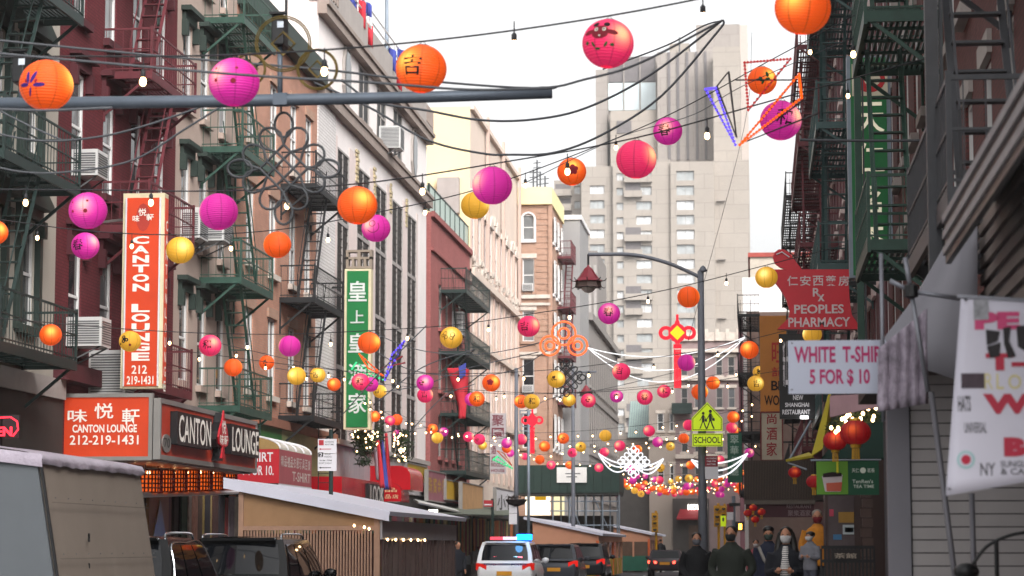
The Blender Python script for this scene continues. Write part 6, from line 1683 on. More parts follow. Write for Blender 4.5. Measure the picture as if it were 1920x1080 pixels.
def person(label, pos, rz, H, coat, legs, hair=M_HAIRB, mask=None, hairlong=False, hood=False, skin=M_SKIN, arms='down', coatlen=.42, group='people on the right pavement', inner=None, hairtop=True, build=1.0):
    t = thing('person', label, 'person', pos, rz, group=group, local=True)
    s = H / 1.75; t.scale = (s, s, s)
    B = build
    # body: one continuous skin surface (head, neck, trunk, limbs, hands); faces -y
    b = MB()
    loft(b, [(0, 0, .84, .14 * B, .1), (0, 0, .95, .16 * B, .115), (0, 0, 1.08, .14 * B, .1), (0, 0, 1.25, .165 * B, .115), (0, 0, 1.38, .17 * B, .11), (0, 0, 1.45, .12, .085), (0, .005, 1.49, .06, .06), (0, -.005, 1.55, .053, .056), (0, -.015, 1.6, .055, .06)])
    blob(b, (0, -.012, 1.645), .076, .093, .108, 16, 12); blob(b, (0, -.045, 1.585), .052, .05, .045)
    blob(b, (0, -.108, 1.632), .014, .02, .022, 8, 6)
    for sg in (-1, 1):
        blob(b, (sg * .078, .005, 1.64), .012, .025, .034, 8, 6); blob(b, (sg * .03, -.087, 1.668), .022, .014, .008, 8, 5)
        limb(b, [(sg * .085, 0, .9), (sg * .1, -.005, .5), (sg * .1, .01, .1)], [.09, .062, .042]); blob(b, (sg * .105, -.05, .04), .045, .12, .04)
    hp = {}
    for sg in (-1, 1):
        if arms == 'down': pts = [(sg * .18 * B, 0, 1.4), (sg * .235 * B, .015, 1.13), (sg * .235 * B, -.06, .88)]; fw = (0, -.25, -1)
        elif arms == 'pocket': pts = [(sg * .18 * B, 0, 1.4), (sg * .27 * B, .04, 1.14), (sg * .17 * B, -.11, .95)]; fw = (-sg * .5, -.3, -.6)
        elif arms == 'hold': pts = [(sg * .18 * B, 0, 1.4), (sg * .24, -.02, 1.14), (sg * .12, -.22, 1.16)]; fw = (-sg * .7, -.4, .1)
        elif arms == 'counter': pts = [(sg * .18 * B, 0, 1.4), (sg * .26, -.02, 1.14), (sg * .2, -.22, 1.02)]; fw = (-sg * .3, -.8, -.3)
        limb(b, pts, [.055, .043, .03]); hand(b, pts[2], fw); hp[sg] = pts
    solid(b, 'body', skin, t, .011, 3)
    for sg in (-1, 1): e = MB(); blob(e, (sg * .031, -.099, 1.654), .012, .008, .007, 8, 6); e.build('eye', M_EYE, t, smooth=True)
    m_ = MB(); blob(m_, (0, -.093, 1.585), .022, .008, .006, 8, 5); m_.build('mouth', mat('lip', '#7a4038', .5, var=0), t, smooth=True)
    # clothing
    c = MB(); e0 = .84 - (coatlen - .42)
    loft(c, [(0, 0, e0, .19 * B, .14), (0, 0, e0 + .1, .19 * B, .145), (0, 0, 1.06, .18 * B, .135), (0, 0, 1.25, .2 * B, .145), (0, 0, 1.37, .205 * B, .135), (0, 0, 1.44, .165, .11), (0, .005, 1.49, .09, .085), (0, .005, 1.525, .08, .08)])
    for sg in (-1, 1):
        a = hp[sg]; limb(c, a, [.085, .066, .05])
    solid(c, 'jacket', coat, t, .015, 4)
    if inner is not None:
        i_ = MB(); loft(i_, [(0, -.075, .86, .075, .09), (0, -.085, 1.2, .085, .085), (0, -.07, 1.42, .06, .07), (0, -.05, 1.5, .04, .045)]); solid(i_, 'shirt', inner, t, .014, 2)
    l_ = MB(); loft(l_, [(0, 0, .8, .15 * B, .12), (0, 0, .9, .165 * B, .125), (0, 0, .98, .155 * B, .115)])
    for sg in (-1, 1): limb(l_, [(sg * .085, 0, .88), (sg * .1, -.005, .5), (sg * .1, .012, .09)], [.1, .078, .065])
    solid(l_, 'trousers', legs, t, .016, 4)
    sh = MB()
    for sg in (-1, 1): s2 = MB(); blob(s2, (sg * .105, -.045, .045), .055, .135, .048); s2.build('shoe', M_BLACK, t, smooth=True)
    if hood:
        h_ = MB(); blob(h_, (0, .02, 1.66), .115, .13, .145, 16, 10); solid(h_, 'hood', coat, t, .014, 3)
    elif hairtop:
        h_ = MB(); blob(h_, (0, .018, 1.683), .09, .098, .085, 16, 10)
        for k in range(10): a = 2 * PI * k / 10; blob(h_, (.06 * math.cos(a), .02 + .06 * math.sin(a), 1.71), .035, .035, .03, 8, 5)
        if hairlong:
            for sg in (-1, 1): limb(h_, [(sg * .075, .0, 1.68), (sg * .1, .01, 1.55), (sg * .115, -.03, 1.38), (sg * .11, -.06, 1.2)], [.04, .05, .055, .035])
            loft(h_, [(0, .07, 1.15, .09, .05), (0, .065, 1.4, .11, .06), (0, .045, 1.62, .09, .07), (0, .03, 1.72, .06, .06)])
        solid(h_, 'hair', hair, t, .012, 2)
    if mask is not None:
        k_ = MB()
        loft(k_, [(0, -.03, 1.535, .042, .05), (0, -.042, 1.56, .064, .07), (0, -.04, 1.6, .076, .085), (0, -.034, 1.628, .078, .09), (0, -.036, 1.64, .06, .086)]); k_.build('face_mask', mask, t, smooth=True)
        for sg in (-1, 1): q_ = MB(); q_.tube([(sg * .07, -.06, 1.63), (sg * .085, 0, 1.655), (sg * .083, .02, 1.62)], .003, 4); q_.build('ear_loop', mask, t)
    return t
def cloth(nm, c): return mat(nm, c, .85, var=.2, scale=9, bump=.15)
GND = .13
def at(px, Y): return (onY(px, VPY, Y).x, Y, GND)
person('person in a black jacket with grey mask walking, hands low, by the school sign pole', at(1306, 43), R(3), 1.73, cloth('black_jacket', '#141519'), cloth('dark_trousers', '#1d1e22'), mask=cloth('grey_mask', '#62636a'), arms='pocket')
person('person in a dark olive hooded coat, second from left on the pavement', at(1371, 37), R(-15), 1.8, cloth('olive_coat', '#262b25'), cloth('dark_trousers', '#1d1e22'), mask=cloth('dark_mask', '#2a2c2e'), arms='pocket', coatlen=.6, build=1.15)
pc = person('person in a navy coat with pale sling and green mask behind the long haired woman', at(1441, 44), R(0), 1.83, cloth('navy_coat', '#1f2438'), cloth('dark_trousers', '#1d1e22'), mask=cloth('green_mask', '#3d4a44'), arms='down', coatlen=.6)
b = MB(); b.tube([(-.17, -.08, 1.42), (-.08, -.15, 1.2), (.08, -.16, 1.0), (.17, -.1, .9)], .03, 6); b.build('sling', cloth('pale_sling', '#8a8580'), pc, smooth=True)
b = MB(); blob(b, (0, .01, 1.72), .1, .105, .07); b.build('cap', M_BLACK, pc, smooth=True)
M_STRIPE = bpy.data.materials.new('striped_shirt'); M_STRIPE.use_nodes = True
_n, _l = M_STRIPE.node_tree.nodes, M_STRIPE.node_tree.links
_tc = _n.new('ShaderNodeTexCoord'); _wv = _n.new('ShaderNodeTexWave'); _wv.bands_direction = 'Z'; _wv.inputs['Scale'].default_value = 11
_l.new(_tc.outputs['Object'], _wv.inputs['Vector']); _cr = _n.new('ShaderNodeValToRGB'); _cr.color_ramp.interpolation = 'CONSTANT'; _cr.color_ramp.elements[0].color = (*srgb('#cfcbc8'), 1); _cr.color_ramp.elements[1].color = (*srgb('#2a2c34'), 1); _cr.color_ramp.elements[1].position = .7
_l.new(_wv.outputs['Fac'], _cr.inputs[0]); _l.new(_cr.outputs[0], _n['Principled BSDF'].inputs['Base Color'])
person('person with long black hair, white mask and striped shirt under a dark coat', at(1474, 33.5), R(-8), 1.76, cloth('dark_navy_coat', '#181a22'), cloth('dark_trousers', '#1d1e22'), mask=cloth('white_mask', '#c9c6c6'), hairlong=True, arms='hold', inner=M_STRIPE, coatlen=.6)
pch = person('small child in a pale grey jacket with white mask, carried beside the striped shirt', (onY(1519, VPY, 33.3).x, 33.3, .83), R(-35), 1.0, cloth('pale_grey_jacket', '#77777f'), cloth('child_trousers', '#4a4c58'), mask=cloth('white_mask', '#c9c6c6'), arms='hold')
for ch_ in pch.children:
    if ch_.name.split('.')[0] in ('hair', 'face_mask', 'eye', 'mouth', 'ear_loop', 'hood'): ch_.scale = (1.35, 1.3, 1.0) if 0 else (1.2, 1.2, 1.0)
t = thing('step_platform', 'low wooden stall step behind the counter', 'step', (1.1, 40, .13)); MB().box(.5, 1.8, 39.3, 40.8, .13, .5).build('deck', M_PLY, t)
person('person in an orange shirt with a red face covering behind the counter', (onY(1533, VPY, 40).x, 40, .5), R(0), 1.72, cloth('orange_shirt', '#b9761f'), cloth('dark_trousers', '#1d1e22'), hair=M_HAIRG, mask=cloth('red_mask', '#6d1620'), arms='counter', coatlen=.44, inner=None)
person('person in a pink top far down the right pavement', at(1417, 66), R(5), 1.66, cloth('pink_top', '#9a4a52'), cloth('blue_trousers', '#2c3350'), mask=cloth('white_mask', '#c9c6c6'))
person('person in dark uniform standing left of the police car', (-11.0 + 1.55, 76, 0), R(40), 1.75, cloth('dark_uniform', '#161922'), cloth('dark_trousers', '#1d1e22'), group='people near the police car')
person('person in dark clothes at the far shop front', (-11.6, 92, GND), R(20), 1.72, cloth('charcoal_jacket', '#25252a'), cloth('dark_trousers', '#1d1e22'), group='people near the police car')
# scooter with its rider
sc_ = onY(1238, VPY, 146)
t = thing('scooter', 'pale delivery scooter with red tail light in the lane', 'scooter', (sc_.x, 146, 0))
b = MB(); x_ = sc_.x
for y_ in (146, 147.2):
    w_ = MB(); w_.tube([(x_ - .05, y_, .26), (x_ + .05, y_, .26)], .26, 16); w_.build('wheel', M_TYRE, t)
b = MB(); b.box(x_ - .14, x_ + .14, 146, 146.8, .45, .75); b.build('seat_body', M_PLAINW, t)
MB().box(x_ - .22, x_ + .22, 145.75, 146.15, .78, 1.15).build('delivery_box', M_PLAINW, t)
MB().tube([(x_, 147.2, .3), (x_, 147.0, 1.05)], .04).build('steering_column', M_BLACK, t); MB().tube([(x_ - .32, 147, 1.05), (x_ + .32, 147, 1.05)], .02).build('handlebar', M_BLACK, t)
MB().box(x_ - .1, x_ + .1, 145.9, 145.99, .6, .7).build('tail_lamp', glow('scooter_tail', '#ff3a2a', 4), t)
MB().box(x_ - .16, x_ + .16, 146.3, 147.1, .3, .38).build('footboard', M_BLACK, t)
person('person riding the pale scooter in dark clothes', (sc_.x, 146.6, .28), PI, 1.72, cloth('charcoal_jacket', '#25252a'), cloth('dark_trousers', '#1d1e22'), arms='counter', group='people near the police car')
# ================================================================== mast arm, cables and festive frames
def pyl(pts, Y): return [onY(x, y, Y) for x, y in pts]
M_MAST = mat('mast_steel', '#5f6873', .5, .4, var=.15, scale=2)
Ym = 22.4
t = thing('signal_mast_arm', 'long grey steel mast arm across the upper left', 'mast', onY(-60, 195, Ym))
MB().tube(pyl([(-120, 196), (400, 190), (800, 182), (1035, 175)], Ym), [.062, .06, .055, .05], 14).build('arm', M_MAST, t, smooth=True)
MB().tube(pyl([(1012, 164), (1044, 164)], Ym), .012, 6).build('end_clip', M_BLACK, t)
MB().tube([onY(-120, 196, Ym), V((onY(-120, 196, Ym).x, Ym, 0))], [.1, .14], 14).build('pole', M_MAST, t, smooth=True)
MB().box(onY(514, 190, Ym).x, onY(540, 190, Ym).x, Ym - .06, Ym + .06, onY(527, 198, Ym).z, onY(527, 176, Ym).z).build('clamp', M_MAST, t)
for nm, px, y0_, y1_ in (('black box on a short post clamped to the mast arm', 525, 30, 88), ('black box at the left end of the mast arm', 40, 100, 158)):
    t = thing('signal_unit', nm, 'signal box', onY(px, 190, Ym))
    a, c = onY(px - 13, y1_, Ym), onY(px + 11, y0_, Ym)
    o = MB().box(a.x, c.x, Ym - .1, Ym + .14, a.z, c.z).build('housing', M_BLACK, t); md = o.modifiers.new('b', 'BEVEL'); md.width = .015; md.segments = 2
    q0, q1 = onY(px - 5, y0_ + 22, Ym - .1), onY(px + 7, y0_ + 10, Ym - .1)
    MB().box(q0.x, q1.x, Ym - .112, Ym - .101, q0.z, q1.z).build('lens', mat('pale_lens', '#c4ccd6', .2, var=.2, scale=40), t)
    MB().box(a.x - .01, c.x + .03, Ym - .16, Ym - .1, c.z - .01, c.z + .01).build('visor', M_BLACK, t)
    MB().tube(pyl([(px, 185), (px, y1_)], Ym), .026, 10).build('post', M_MAST, t, smooth=True)
CB = [
 ([(-60, 70), (300, 105), (600, 130), (760, 148), (1000, 165), (1100, 148), (1200, 118), (1355, 38)], 22, .012, 'upper'),
 ([(-60, 95), (150, 114), (450, 140), (700, 155), (880, 168), (1040, 165)], 20, .012, 'second'),
 ([(-60, 235), (30, 258), (110, 264), (220, 250), (350, 210), (410, 185)], 24, .012, 'left sagging'),
 ([(-60, 300), (40, 322), (130, 322), (250, 300), (350, 240), (430, 190)], 25, .012, 'lower left sagging'),
 ([(640, 150), (700, 190), (800, 207), (900, 225), (1000, 224), (1100, 202), (1220, 140), (1352, 40)], 30, .016, 'middle sagging'),
 ([(590, 155), (690, 200), (800, 262), (900, 287), (960, 290), (1040, 286), (1130, 252), (1240, 180), (1345, 60), (1358, 40)], 31, .016, 'lower middle sagging'),
 ([(0, 208), (60, 238), (115, 262)], 26, .012, 'short left'),
 ([(-40, 203), (80, 207), (210, 202)], 19, .012, 'flat left'),
 ([(1358, 38), (1320, 48), (1250, 85), (1130, 130)], 34, .012, 'upper right'),
 ([(980, 345), (1160, 258), (1300, 215), (1395, 160), (1600, 70)], 33, .006, 'thin rising'),
 ([(1410, 60), (1395, 240), (1290, 640)], 60, .006, 'thin plunging'),
 ([(1800, 262), (1660, 264), (1540, 263), (1500, 262)], 30, .018, 'straight right'),
 ([(680, 640), (760, 690), (860, 705), (960, 695), (1030, 655)], 66, .014, 'festive left'),
 ([(690, 620), (780, 655), (880, 665), (960, 655), (1020, 640)], 66, .014, 'festive upper left'),
 ([(720, 735), (800, 720), (880, 690), (1010, 660)], 66, .014, 'festive lower left'),
 ([(640, 780), (720, 690), (800, 610)], 60, .016, 'rising left'),
 ([(700, 760), (790, 690), (890, 655)], 62, .016, 'lower rising left'),
 ([(760, 820), (830, 745), (890, 720)], 90, .02, 'dark rising'),
 ([(985, 770), (1040, 745), (1130, 730), (1300, 690)], 80, .012, 'far thin'),
]
for pts, Y, r_, nm in CB:
    o = MB().tube(crom(pyl(pts, Y), 6), r_, 6).build('overhead_cable', M_CABLE, None, smooth=True)
    tag(o, 'grey overhead cable, the %s one across the street' % nm, 'cable', 'overhead cables')
# silver knot hanging from the arm
M_ROPE = mat('silver_rope_light', '#45474a', .4, .3, var=.2, scale=20)
def knot(root, px, py, s, Y, m, r_):
    """Chinese knot outline: a lattice of crossing loops, s = half width in pixels"""
    o = lambda x, y: onY(px + x * s, py - y * s, Y)
    for sg in (-1, 1):
        for k in (-1, 0, 1) if s < 60 else (-.62, .62):
            a = MB(); d = k * .34
            # long diagonal hairpins with round petal ends
            L_, w_ = (.6, .13) if s < 60 else (.5, .2)
            pts = []
            ux, uy = (.707, .707 * sg); nx, ny = (-.707 * sg, .707)
            for e in (1, -1):
                for j in range(9):
                    an = -PI / 2 + PI * j / 8
                    lx = e * (L_ + w_ * 1.25 * math.cos(an)); ly = e * w_ * math.sin(an)
                    pts.append(o(ux * lx + nx * (ly + d), uy * lx + ny * (ly + d)))
                if s >= 60: pts.append(o(ux * e * .3 + nx * (e * .09 + d), uy * e * .3 + ny * (e * .09 + d))); pts.append(o(-ux * e * .3 + nx * (e * .09 + d), -uy * e * .3 + ny * (e * .09 + d)))
            a.tube(pts, r_, 6, closed=True); a.build('loop', m, root, smooth=True)
    for an in (0, 90, 180, 270):
        a = MB(); ca, sa = math.cos(R(an)), math.sin(R(an))
        pts = [o(ca * (.78 + .22 * math.cos(q)) - sa * .16 * math.sin(q), sa * (.78 + .22 * math.cos(q)) + ca * .16 * math.sin(q)) for q in [2 * PI * k / 18 for k in range(18)]]
        a.tube(pts, r_, 6, closed=True); a.build('corner_loop', m, root, smooth=True)
t = thing('silver_knot', 'unlit silver rope knot ornament hanging from the mast arm', 'ornament', onY(532, 316, 22.6))
knot(t, 532, 316, 105, 22.6, M_ROPE, .014)
MB().tube(pyl([(527, 196), (527, 214)], 22.6), .01).build('hanger', M_WIRE, t)
# golden rings
M_GOLD = mat('tarnished_gold_tube', '#5c4c1a', .4, .4, var=.2, scale=10)
t = thing('gold_rings', 'pair of tarnished gold coin rings behind the black signal box', 'ornament', onY(560, 100, 21))
for cx, cy, rx in ((531, 82, 52), (595, 130, 38), (468, 130, 30)):
    for q in (1, .93):
        MB().tube([onY(cx + rx * q * math.cos(a), cy + rx * q * math.sin(a), 21) for a in [2 * PI * k / 28 for k in range(28)]], .007, 6, closed=True).build('ring', M_GOLD, t, smooth=True)
    MB().tube([onY(cx + rx * .42 * x, cy + rx * .42 * y, 21) for x, y in ((-1, 0), (0, -1), (1, 0), (0, 1))], .014, 6, closed=True).build('square', M_GOLD, t)
# lit triangle frames, right
def tri(root, pts, Y, m, r_=.012, beads=None, n=14):
    P_ = pyl(pts, Y); MB().tube(P_, r_, 6, closed=True).build('tube', m, root)
    if beads:
        b = MB()
        for i in range(len(P_)):
            a, c = P_[i], P_[(i + 1) % len(P_)]
            for k in range(n): blob(b, a.lerp(c, k / n) + V((0, -.02, 0)), r_ * 1.25, r_ * 1.25, r_ * 1.25, 6, 4)
        o = b.build('beads', beads, root); o['kind'] = 'stuff'
G_BLUE, G_OR, G_RED = glow('blue_bead', '#6a55ff', .8), glow('orange_bead', '#ff5a18', .8), glow('red_bead', '#d83a3a', .4)
M_DTUBE = mat('dark_tube', '#3a3638', .5); M_RTUBE = mat('red_tube', '#8f2a33', .4); M_BTUBE = mat('blue_tube', '#3a3478', .4); M_OTUBE = mat('orange_tube', '#b2461c', .4)
Y_ = 24
t = thing('triangle_lights', 'burst of blue, red and orange lit triangle frames at upper right', 'ornament', onY(1420, 200, Y_))
tri(t, [(1323, 168), (1342, 166), (1379, 272)], Y_, M_BTUBE, .012, G_BLUE, 16)
tri(t, [(1344, 162), (1366, 134), (1381, 258)], Y_, M_DTUBE)
tri(t, [(1396, 118), (1482, 111), (1403, 207)], Y_, M_RTUBE, .012, G_RED, 14)
tri(t, [(1387, 272), (1498, 140), (1503, 184)], Y_, M_OTUBE, .012, G_OR, 22)
tri(t, [(1400, 265), (1506, 188), (1534, 212)], Y_, M_DTUBE)
MB().tube(pyl([(1379, 150), (1480, 150), (1560, 145)], Y_), .008).build('support_wire', M_WIRE, t)
Y_ = 62
t = thing('triangle_lights', 'small burst of green, orange and purple triangle frames in front of the green sign', 'ornament', onY(710, 690, Y_))
G_GREEN = glow('green_bead', '#4fe89a', .6)
tri(t, [(674, 664), (718, 704), (690, 690)], Y_, M_OTUBE, .02, G_OR, 8); tri(t, [(660, 692), (668, 680), (718, 712)], Y_, mat('green_tube', '#1d7a4d', .4), .02, G_GREEN, 8)
tri(t, [(735, 665), (758, 640), (722, 712)], Y_, M_BTUBE, .025, G_BLUE, 6); tri(t, [(715, 690), (755, 668), (760, 680)], Y_, M_RTUBE, .025)
Y_ = 100
t = thing('triangle_lights', 'small green and orange lit triangles far down the left', 'ornament', onY(945, 865, Y_))
tri(t, [(925, 862), (933, 856), (960, 878)], Y_, MATS['green_tube'], .035, G_GREEN, 7); tri(t, [(932, 845), (945, 850), (960, 873)], Y_, M_OTUBE, .03, None)
# red knots with tassels
def red_knot(label, px, py, s, Y, centre):
    t = thing('red_knot_ornament', label, 'ornament', onY(px, py, Y), group='red knot ornaments')
    G = mat('red_lit_panel', '#c4162c', .4, var=.05, emis='#ff2038', estr=.35)
    P = PY(Y); c_ = onY(px, py, Y); k = s / ppm(Y)
    f = lambda x, y: (c_.x + x * k, c_.z + y * k)
    def disc(x, y, r_): return [f(x + r_ * math.cos(a), y + r_ * math.sin(a)) for a in [2 * PI * q / 18 for q in range(18)]]
    for x in (-.62, .62):
        b = MB()
        for q in range(18):
            a0, a1 = 2 * PI * q / 18, 2 * PI * (q + 1) / 18
            b.prism([f(x + r_ * math.cos(a), r_ * .95 * math.sin(a)) for r_, a in ((.2, a0), (.4, a0), (.4, a1), (.2, a1))], P, -.06, .0)
        b.build('side_loop', G, t)
    MB(P).prism([f(0, .78), f(.12, .62), f(.14, .5), f(.3, .4), f(.48, .12), f(.48, -.12), f(.3, -.4), f(.14, -.5), f(.12, -.6), f(-.12, -.6), f(-.14, -.5), f(-.3, -.4), f(-.48, -.12), f(-.48, .12), f(-.3, .4), f(-.14, .5), f(-.12, .62)], P, -.08, .01).build('knot_body', G, t)
    MB(P).pbox(*[q for q in (f(-.07, 0)[0], f(.07, 0)[0], f(0, .7)[1], f(0, 1.0)[1])], -.05, 0).build('stem', G, t)
    if centre: MB(P).prism([f(0, .4), f(.4, 0), f(0, -.4), f(-.4, 0)], P, .011, .03).build('diamond', mat('yellow_diamond', '#e0c81c', .4, var=0, emis='#ffe020', estr=.35), t)
    MB(P).pbox(f(-.22, 0)[0], f(.22, 0)[0], f(0, -.85)[1], f(0, -.62)[1], -.06, .0).build('collar', G, t)
    for q in range(5): MB(P).pbox(f(-.2 + q * .08, 0)[0], f(-.2 + q * .08 + .072, 0)[0], f(0, -3.0)[1], f(0, -.9)[1], -.05, .0).build('tassel_strip', G, t)
red_knot('red knot ornament with yellow diamond hanging beside the street lamp pole', 1270, 624, 35, 63, True)
red_knot('red knot ornament without diamond, far left of the street', 998, 788, 21, 96, False)
# orange triple ring
t = thing('triple_ring_light', 'three orange lit rings in a trefoil over the street', 'ornament', onY(1057, 640, 66))
GO = mat('orange_neon', '#d8502c', .4, var=0, emis='#ff5a28', estr=.9)
for cx, cy, rx in ((1057, 625, 22), (1031, 648, 18), (1083, 648, 18)):
    for q, r_ in ((1, .028), (.45, .03)): MB().tube([onY(cx + rx * q * math.cos(a), cy + rx * q * math.sin(a), 66) for a in [2 * PI * k / 24 for k in range(24)]], r_, 6, closed=True).build('ring', GO, t, smooth=True)
t = thing('dark_knot', 'unlit dark wire knot hanging below the orange rings', 'ornament', onY(1062, 710, 70)); knot(t, 1062, 708, 36, 70, M_WIRE, .02)
t = thing('white_knot_light', 'bright white lit knot ornament in the middle of the far garlands', 'ornament', onY(1188, 866, 105))
GW = glow('white_rope_light', '#f6f8ff', .75); knot(t, 1188, 866, 30, 105, GW, .024)
def swags(label, a, c, lows, Y, r_, m):
    t = thing('light_swag', label, 'string lights', onY(a[0], a[1], Y), group='white light swags')
    for lo in lows:
        mid = ((a[0] + c[0]) / 2, lo)
        pts = []
        for k in range(21):
            s = k / 20; x = a[0] + (c[0] - a[0]) * s; y = a[1] + (c[1] - a[1]) * s + (lo - (a[1] + c[1]) / 2) * 4 * s * (1 - s); pts.append((x, y))
        MB().tube(pyl(pts, Y), r_, 6).build('strand', m, t, smooth=True)
GS = mat('white_swag', '#c9ccd2', .4, var=0, emis='#ffffff', estr=.55)
swags('three white rope light strands sagging from the right to the orange rings', (1102, 652), (1397, 632), (668, 694, 716), 66, .015, GS)
swags('white rope light strands left of the white knot', (1122, 850), (1182, 870), (866, 874, 884), 105, .03, GW)
swags('white rope light strands right of the white knot', (1192, 872), (1244, 860), (872, 880, 888), 105, .035, GW)
swags('white rope light strands at the far right garland', (1296, 862), (1402, 850), (868, 882, 894), 100, .035, GW)
# ================================================================== street lamp with pagoda head, and signs on its pole
def lamp(label, xp, py_top, Yp_, side_px, py_arm, hx, hy, sz):
    t = thing('street_lamp', label, 'street lamp', (onY(xp, VPY, Yp_).x, Yp_, GND), group='pagoda street lamps')
    base = onY(xp, VPY, Yp_); top = onY(xp, py_top, Yp_)
    MB().tube([(base.x, Yp_, GND), (base.x, Yp_, 3), (base.x, Yp_, top.z)], [.13, .1, .075], 14).build('pole', mat('lamp_steel', '#6a6d75', .55, .1, var=.15, scale=2), t, smooth=True)
    MB().lathe([(.16, 0), (.24, .05), (.24, .5), (.14, .6)], 14, (base.x, Yp_, GND)).build('base', M_DGREEN, t)
    MB().lathe([(.09, -.02), (.1, .02), (.05, .1), (.01, .13)], 12, top).build('finial', MATS['lamp_steel'], t)
    arm = [(xp - 2, py_top + 13), (xp - (xp - hx) * .3, py_top + 13 - (py_top + 13 - py_arm) * .62), (xp - (xp - hx) * .6, py_arm + 1), (hx + 20 * sz, py_arm), (hx, py_arm)]
    MB().tube(crom(pyl(arm, Yp_), 6), .045 * (1 if sz > .7 else .8), 10).build('arm', MATS['lamp_steel'], t, smooth=True)
    c_ = onY(hx, hy, Yp_); k = .01267 * 26 * sz * (Yp_ / 57.0) if 0 else sz * .33
    rf = MB(); rf.lathe([(k * 1.06, -k * .1), (k * .78, k * .12), (k * .5, k * .5), (k * .28, k * .85), (k * .1, k * .98), (.01, k * 1.15)], 8, c_); hd = rf.build('pagoda_roof', mat('crimson_roof', '#7c2531', .5, var=.12), t)
    for q in range(8):
        a = 2 * PI * q / 8; d = V((math.cos(a), math.sin(a), 0))
        MB().tube([c_ + d * k * 1.0 + V((0, 0, -k * .1)), c_ + d * k * 1.22 + V((0, 0, -k * .04)), c_ + d * k * 1.34 + V((0, 0, k * .1))], .012, 5).build('upturned_eave', M_IRON, hd)
        MB().tube([c_ + d * k * .95 + V((0, 0, -k * .5)), c_ + d * k * 1.15 + V((0, 0, -k * .62)), c_ + d * k * 1.24 + V((0, 0, -k * .52))], .01, 5).build('lower_hook', M_IRON, hd)
    MB().lathe([(k * .9, -k * .08), (k * .95, -k * .4), (k * 1.0, -k * .55), (k * .6, -k * .55)], 8, c_).build('lantern_box', mat('brown_lamp_body', '#4a3833', .6), t)
    MB().lathe([(k * .5, -k * .55), (k * .48, -k * .72), (k * .25, -k * .9), (.01, -k * .95)], 12, c_).build('globe', mat('frosted_globe', '#b9aca0', .3, var=.05), t, smooth=True)
    MB().tube([c_ + V((0, 0, k * 1.1)), onY(hx, py_arm, Yp_)], .025).build('hanger', M_IRON, t)
    return t
lamp('street lamp with red pagoda head on a long curved arm', 1318, 508, 57, 0, 477, 1103, 525, 1.0)
lamp('smaller far street lamp with red pagoda head on the left', 1075, 690, 118, 0, 697, 1099, 735, 1.0)
Ysg = 56.6
P = PY(Ysg - .15)
t = thing('school_sign', 'fluorescent yellow school crossing sign on the lamp pole', 'sign', onY(1326, 836, Ysg))
f = lambda x, y: pp(x, y, Ysg - .15)
Ylw = mat('fluorescent_yellow', '#b9d418', .5, var=.03, emis='#c8e010', estr=.2)  # emission added to brighten the sign panels, which are no lamps
for k, (q, m_) in enumerate(((0, Ylw), (1.6, M_BLACK), (2.8, Ylw))):
    MB(P).prism([f(1297 + q, 808 - q), f(1354.5 - q, 808 - q), f(1354.5 - q, 784 + q * .4), f(1326, 754 + q * 1.4), f(1297 + q, 784 + q * .4)], P, k * .002 - .01 if k else -.02, k * .002 + .001).build('panel' if k != 1 else 'border', m_, t)
fig = MB(P)
def man(cx, foot, h, bag):
    s = h / 40
    w_ = .008
    body_ = [[(-2.4, 31), (2.2, 31), (3.2, 22), (2.6, 15), (-2.6, 15), (-3, 22)], [(-2.6, 16), (-.2, 16), (-3, 8), (-6, 0), (-8.5, 0), (-5, 9)], [(0, 16), (2.6, 16), (5, 9), (8.5, 1), (6, 0), (2.4, 8)], [(-2.6, 30), (-1, 28), (-5, 21), (-8, 18), (-8.6, 19.5), (-5.5, 23)], [(2.2, 30), (3.4, 28), (6.2, 22), (8, 18.5), (6.8, 17.8), (4.4, 22)]]
    for poly in body_: fig.prism([f(cx + x * s, foot - y * s) for x, y in poly], P, w_, w_ + .002); w_ += .0022
    fig.prism([f(cx + s * 3.1 * math.cos(a), foot - 35 * s + s * 3.4 * math.sin(a)) for a in [2 * PI * k / 12 for k in range(12)]], P, w_, w_ + .002)
    if bag: fig.prism([f(cx + x * s, foot - y * s) for x, y in ((3.5, 22), (8.5, 21), (8.5, 16), (3.5, 16.5))], P, w_ + .002, w_ + .004)
man(1318.5, 804, 33, True); man(1332, 804.5, 38, True)
o = fig.build('pedestrian_symbol', M_BLACK, t); o['kind'] = 'stuff'
for k, (q, m_) in enumerate(((0, Ylw), (1.5, M_BLACK), (2.5, Ylw))):
    bb = pxb(Ysg - .15, 1298 + q, 1355 - q, 813 + q, 837 - q); MB(P).pbox(*bb, k * .002 - .01, k * .002 + .001).build('plaque' if k != 1 else 'plaque_border', m_, t)
text(t, P, [('SCHOOL', *pxb(Ysg - .15, 1302, 1351, 819, 831), .02)], M_BLACK, .008)
t = thing('parking_sign', 'red and white parking sign on the street lamp pole', 'sign', onY(1333, 876, Ysg))
bb = pxb(Ysg - .15, 1322, 1346, 855, 875); MB(P).pbox(*bb, -.01, .001).build('red_panel', mat('sign_maroon', '#7d1724', .5), t)
bb = pxb(Ysg - .15, 1322, 1347, 875.3, 898); MB(P).pbox(*bb, -.01, .001).build('white_panel', M_PLAINW, t)
text(t, P, [('NO STANDING', *pxb(Ysg - .15, 1325, 1344, 858, 861)), ('7AM-7PM', *pxb(Ysg - .15, 1325, 1342, 863.5, 866.5)), ('ANYTIME', *pxb(Ysg - .15, 1325, 1342, 869, 872))], M_PLAINW, .004)
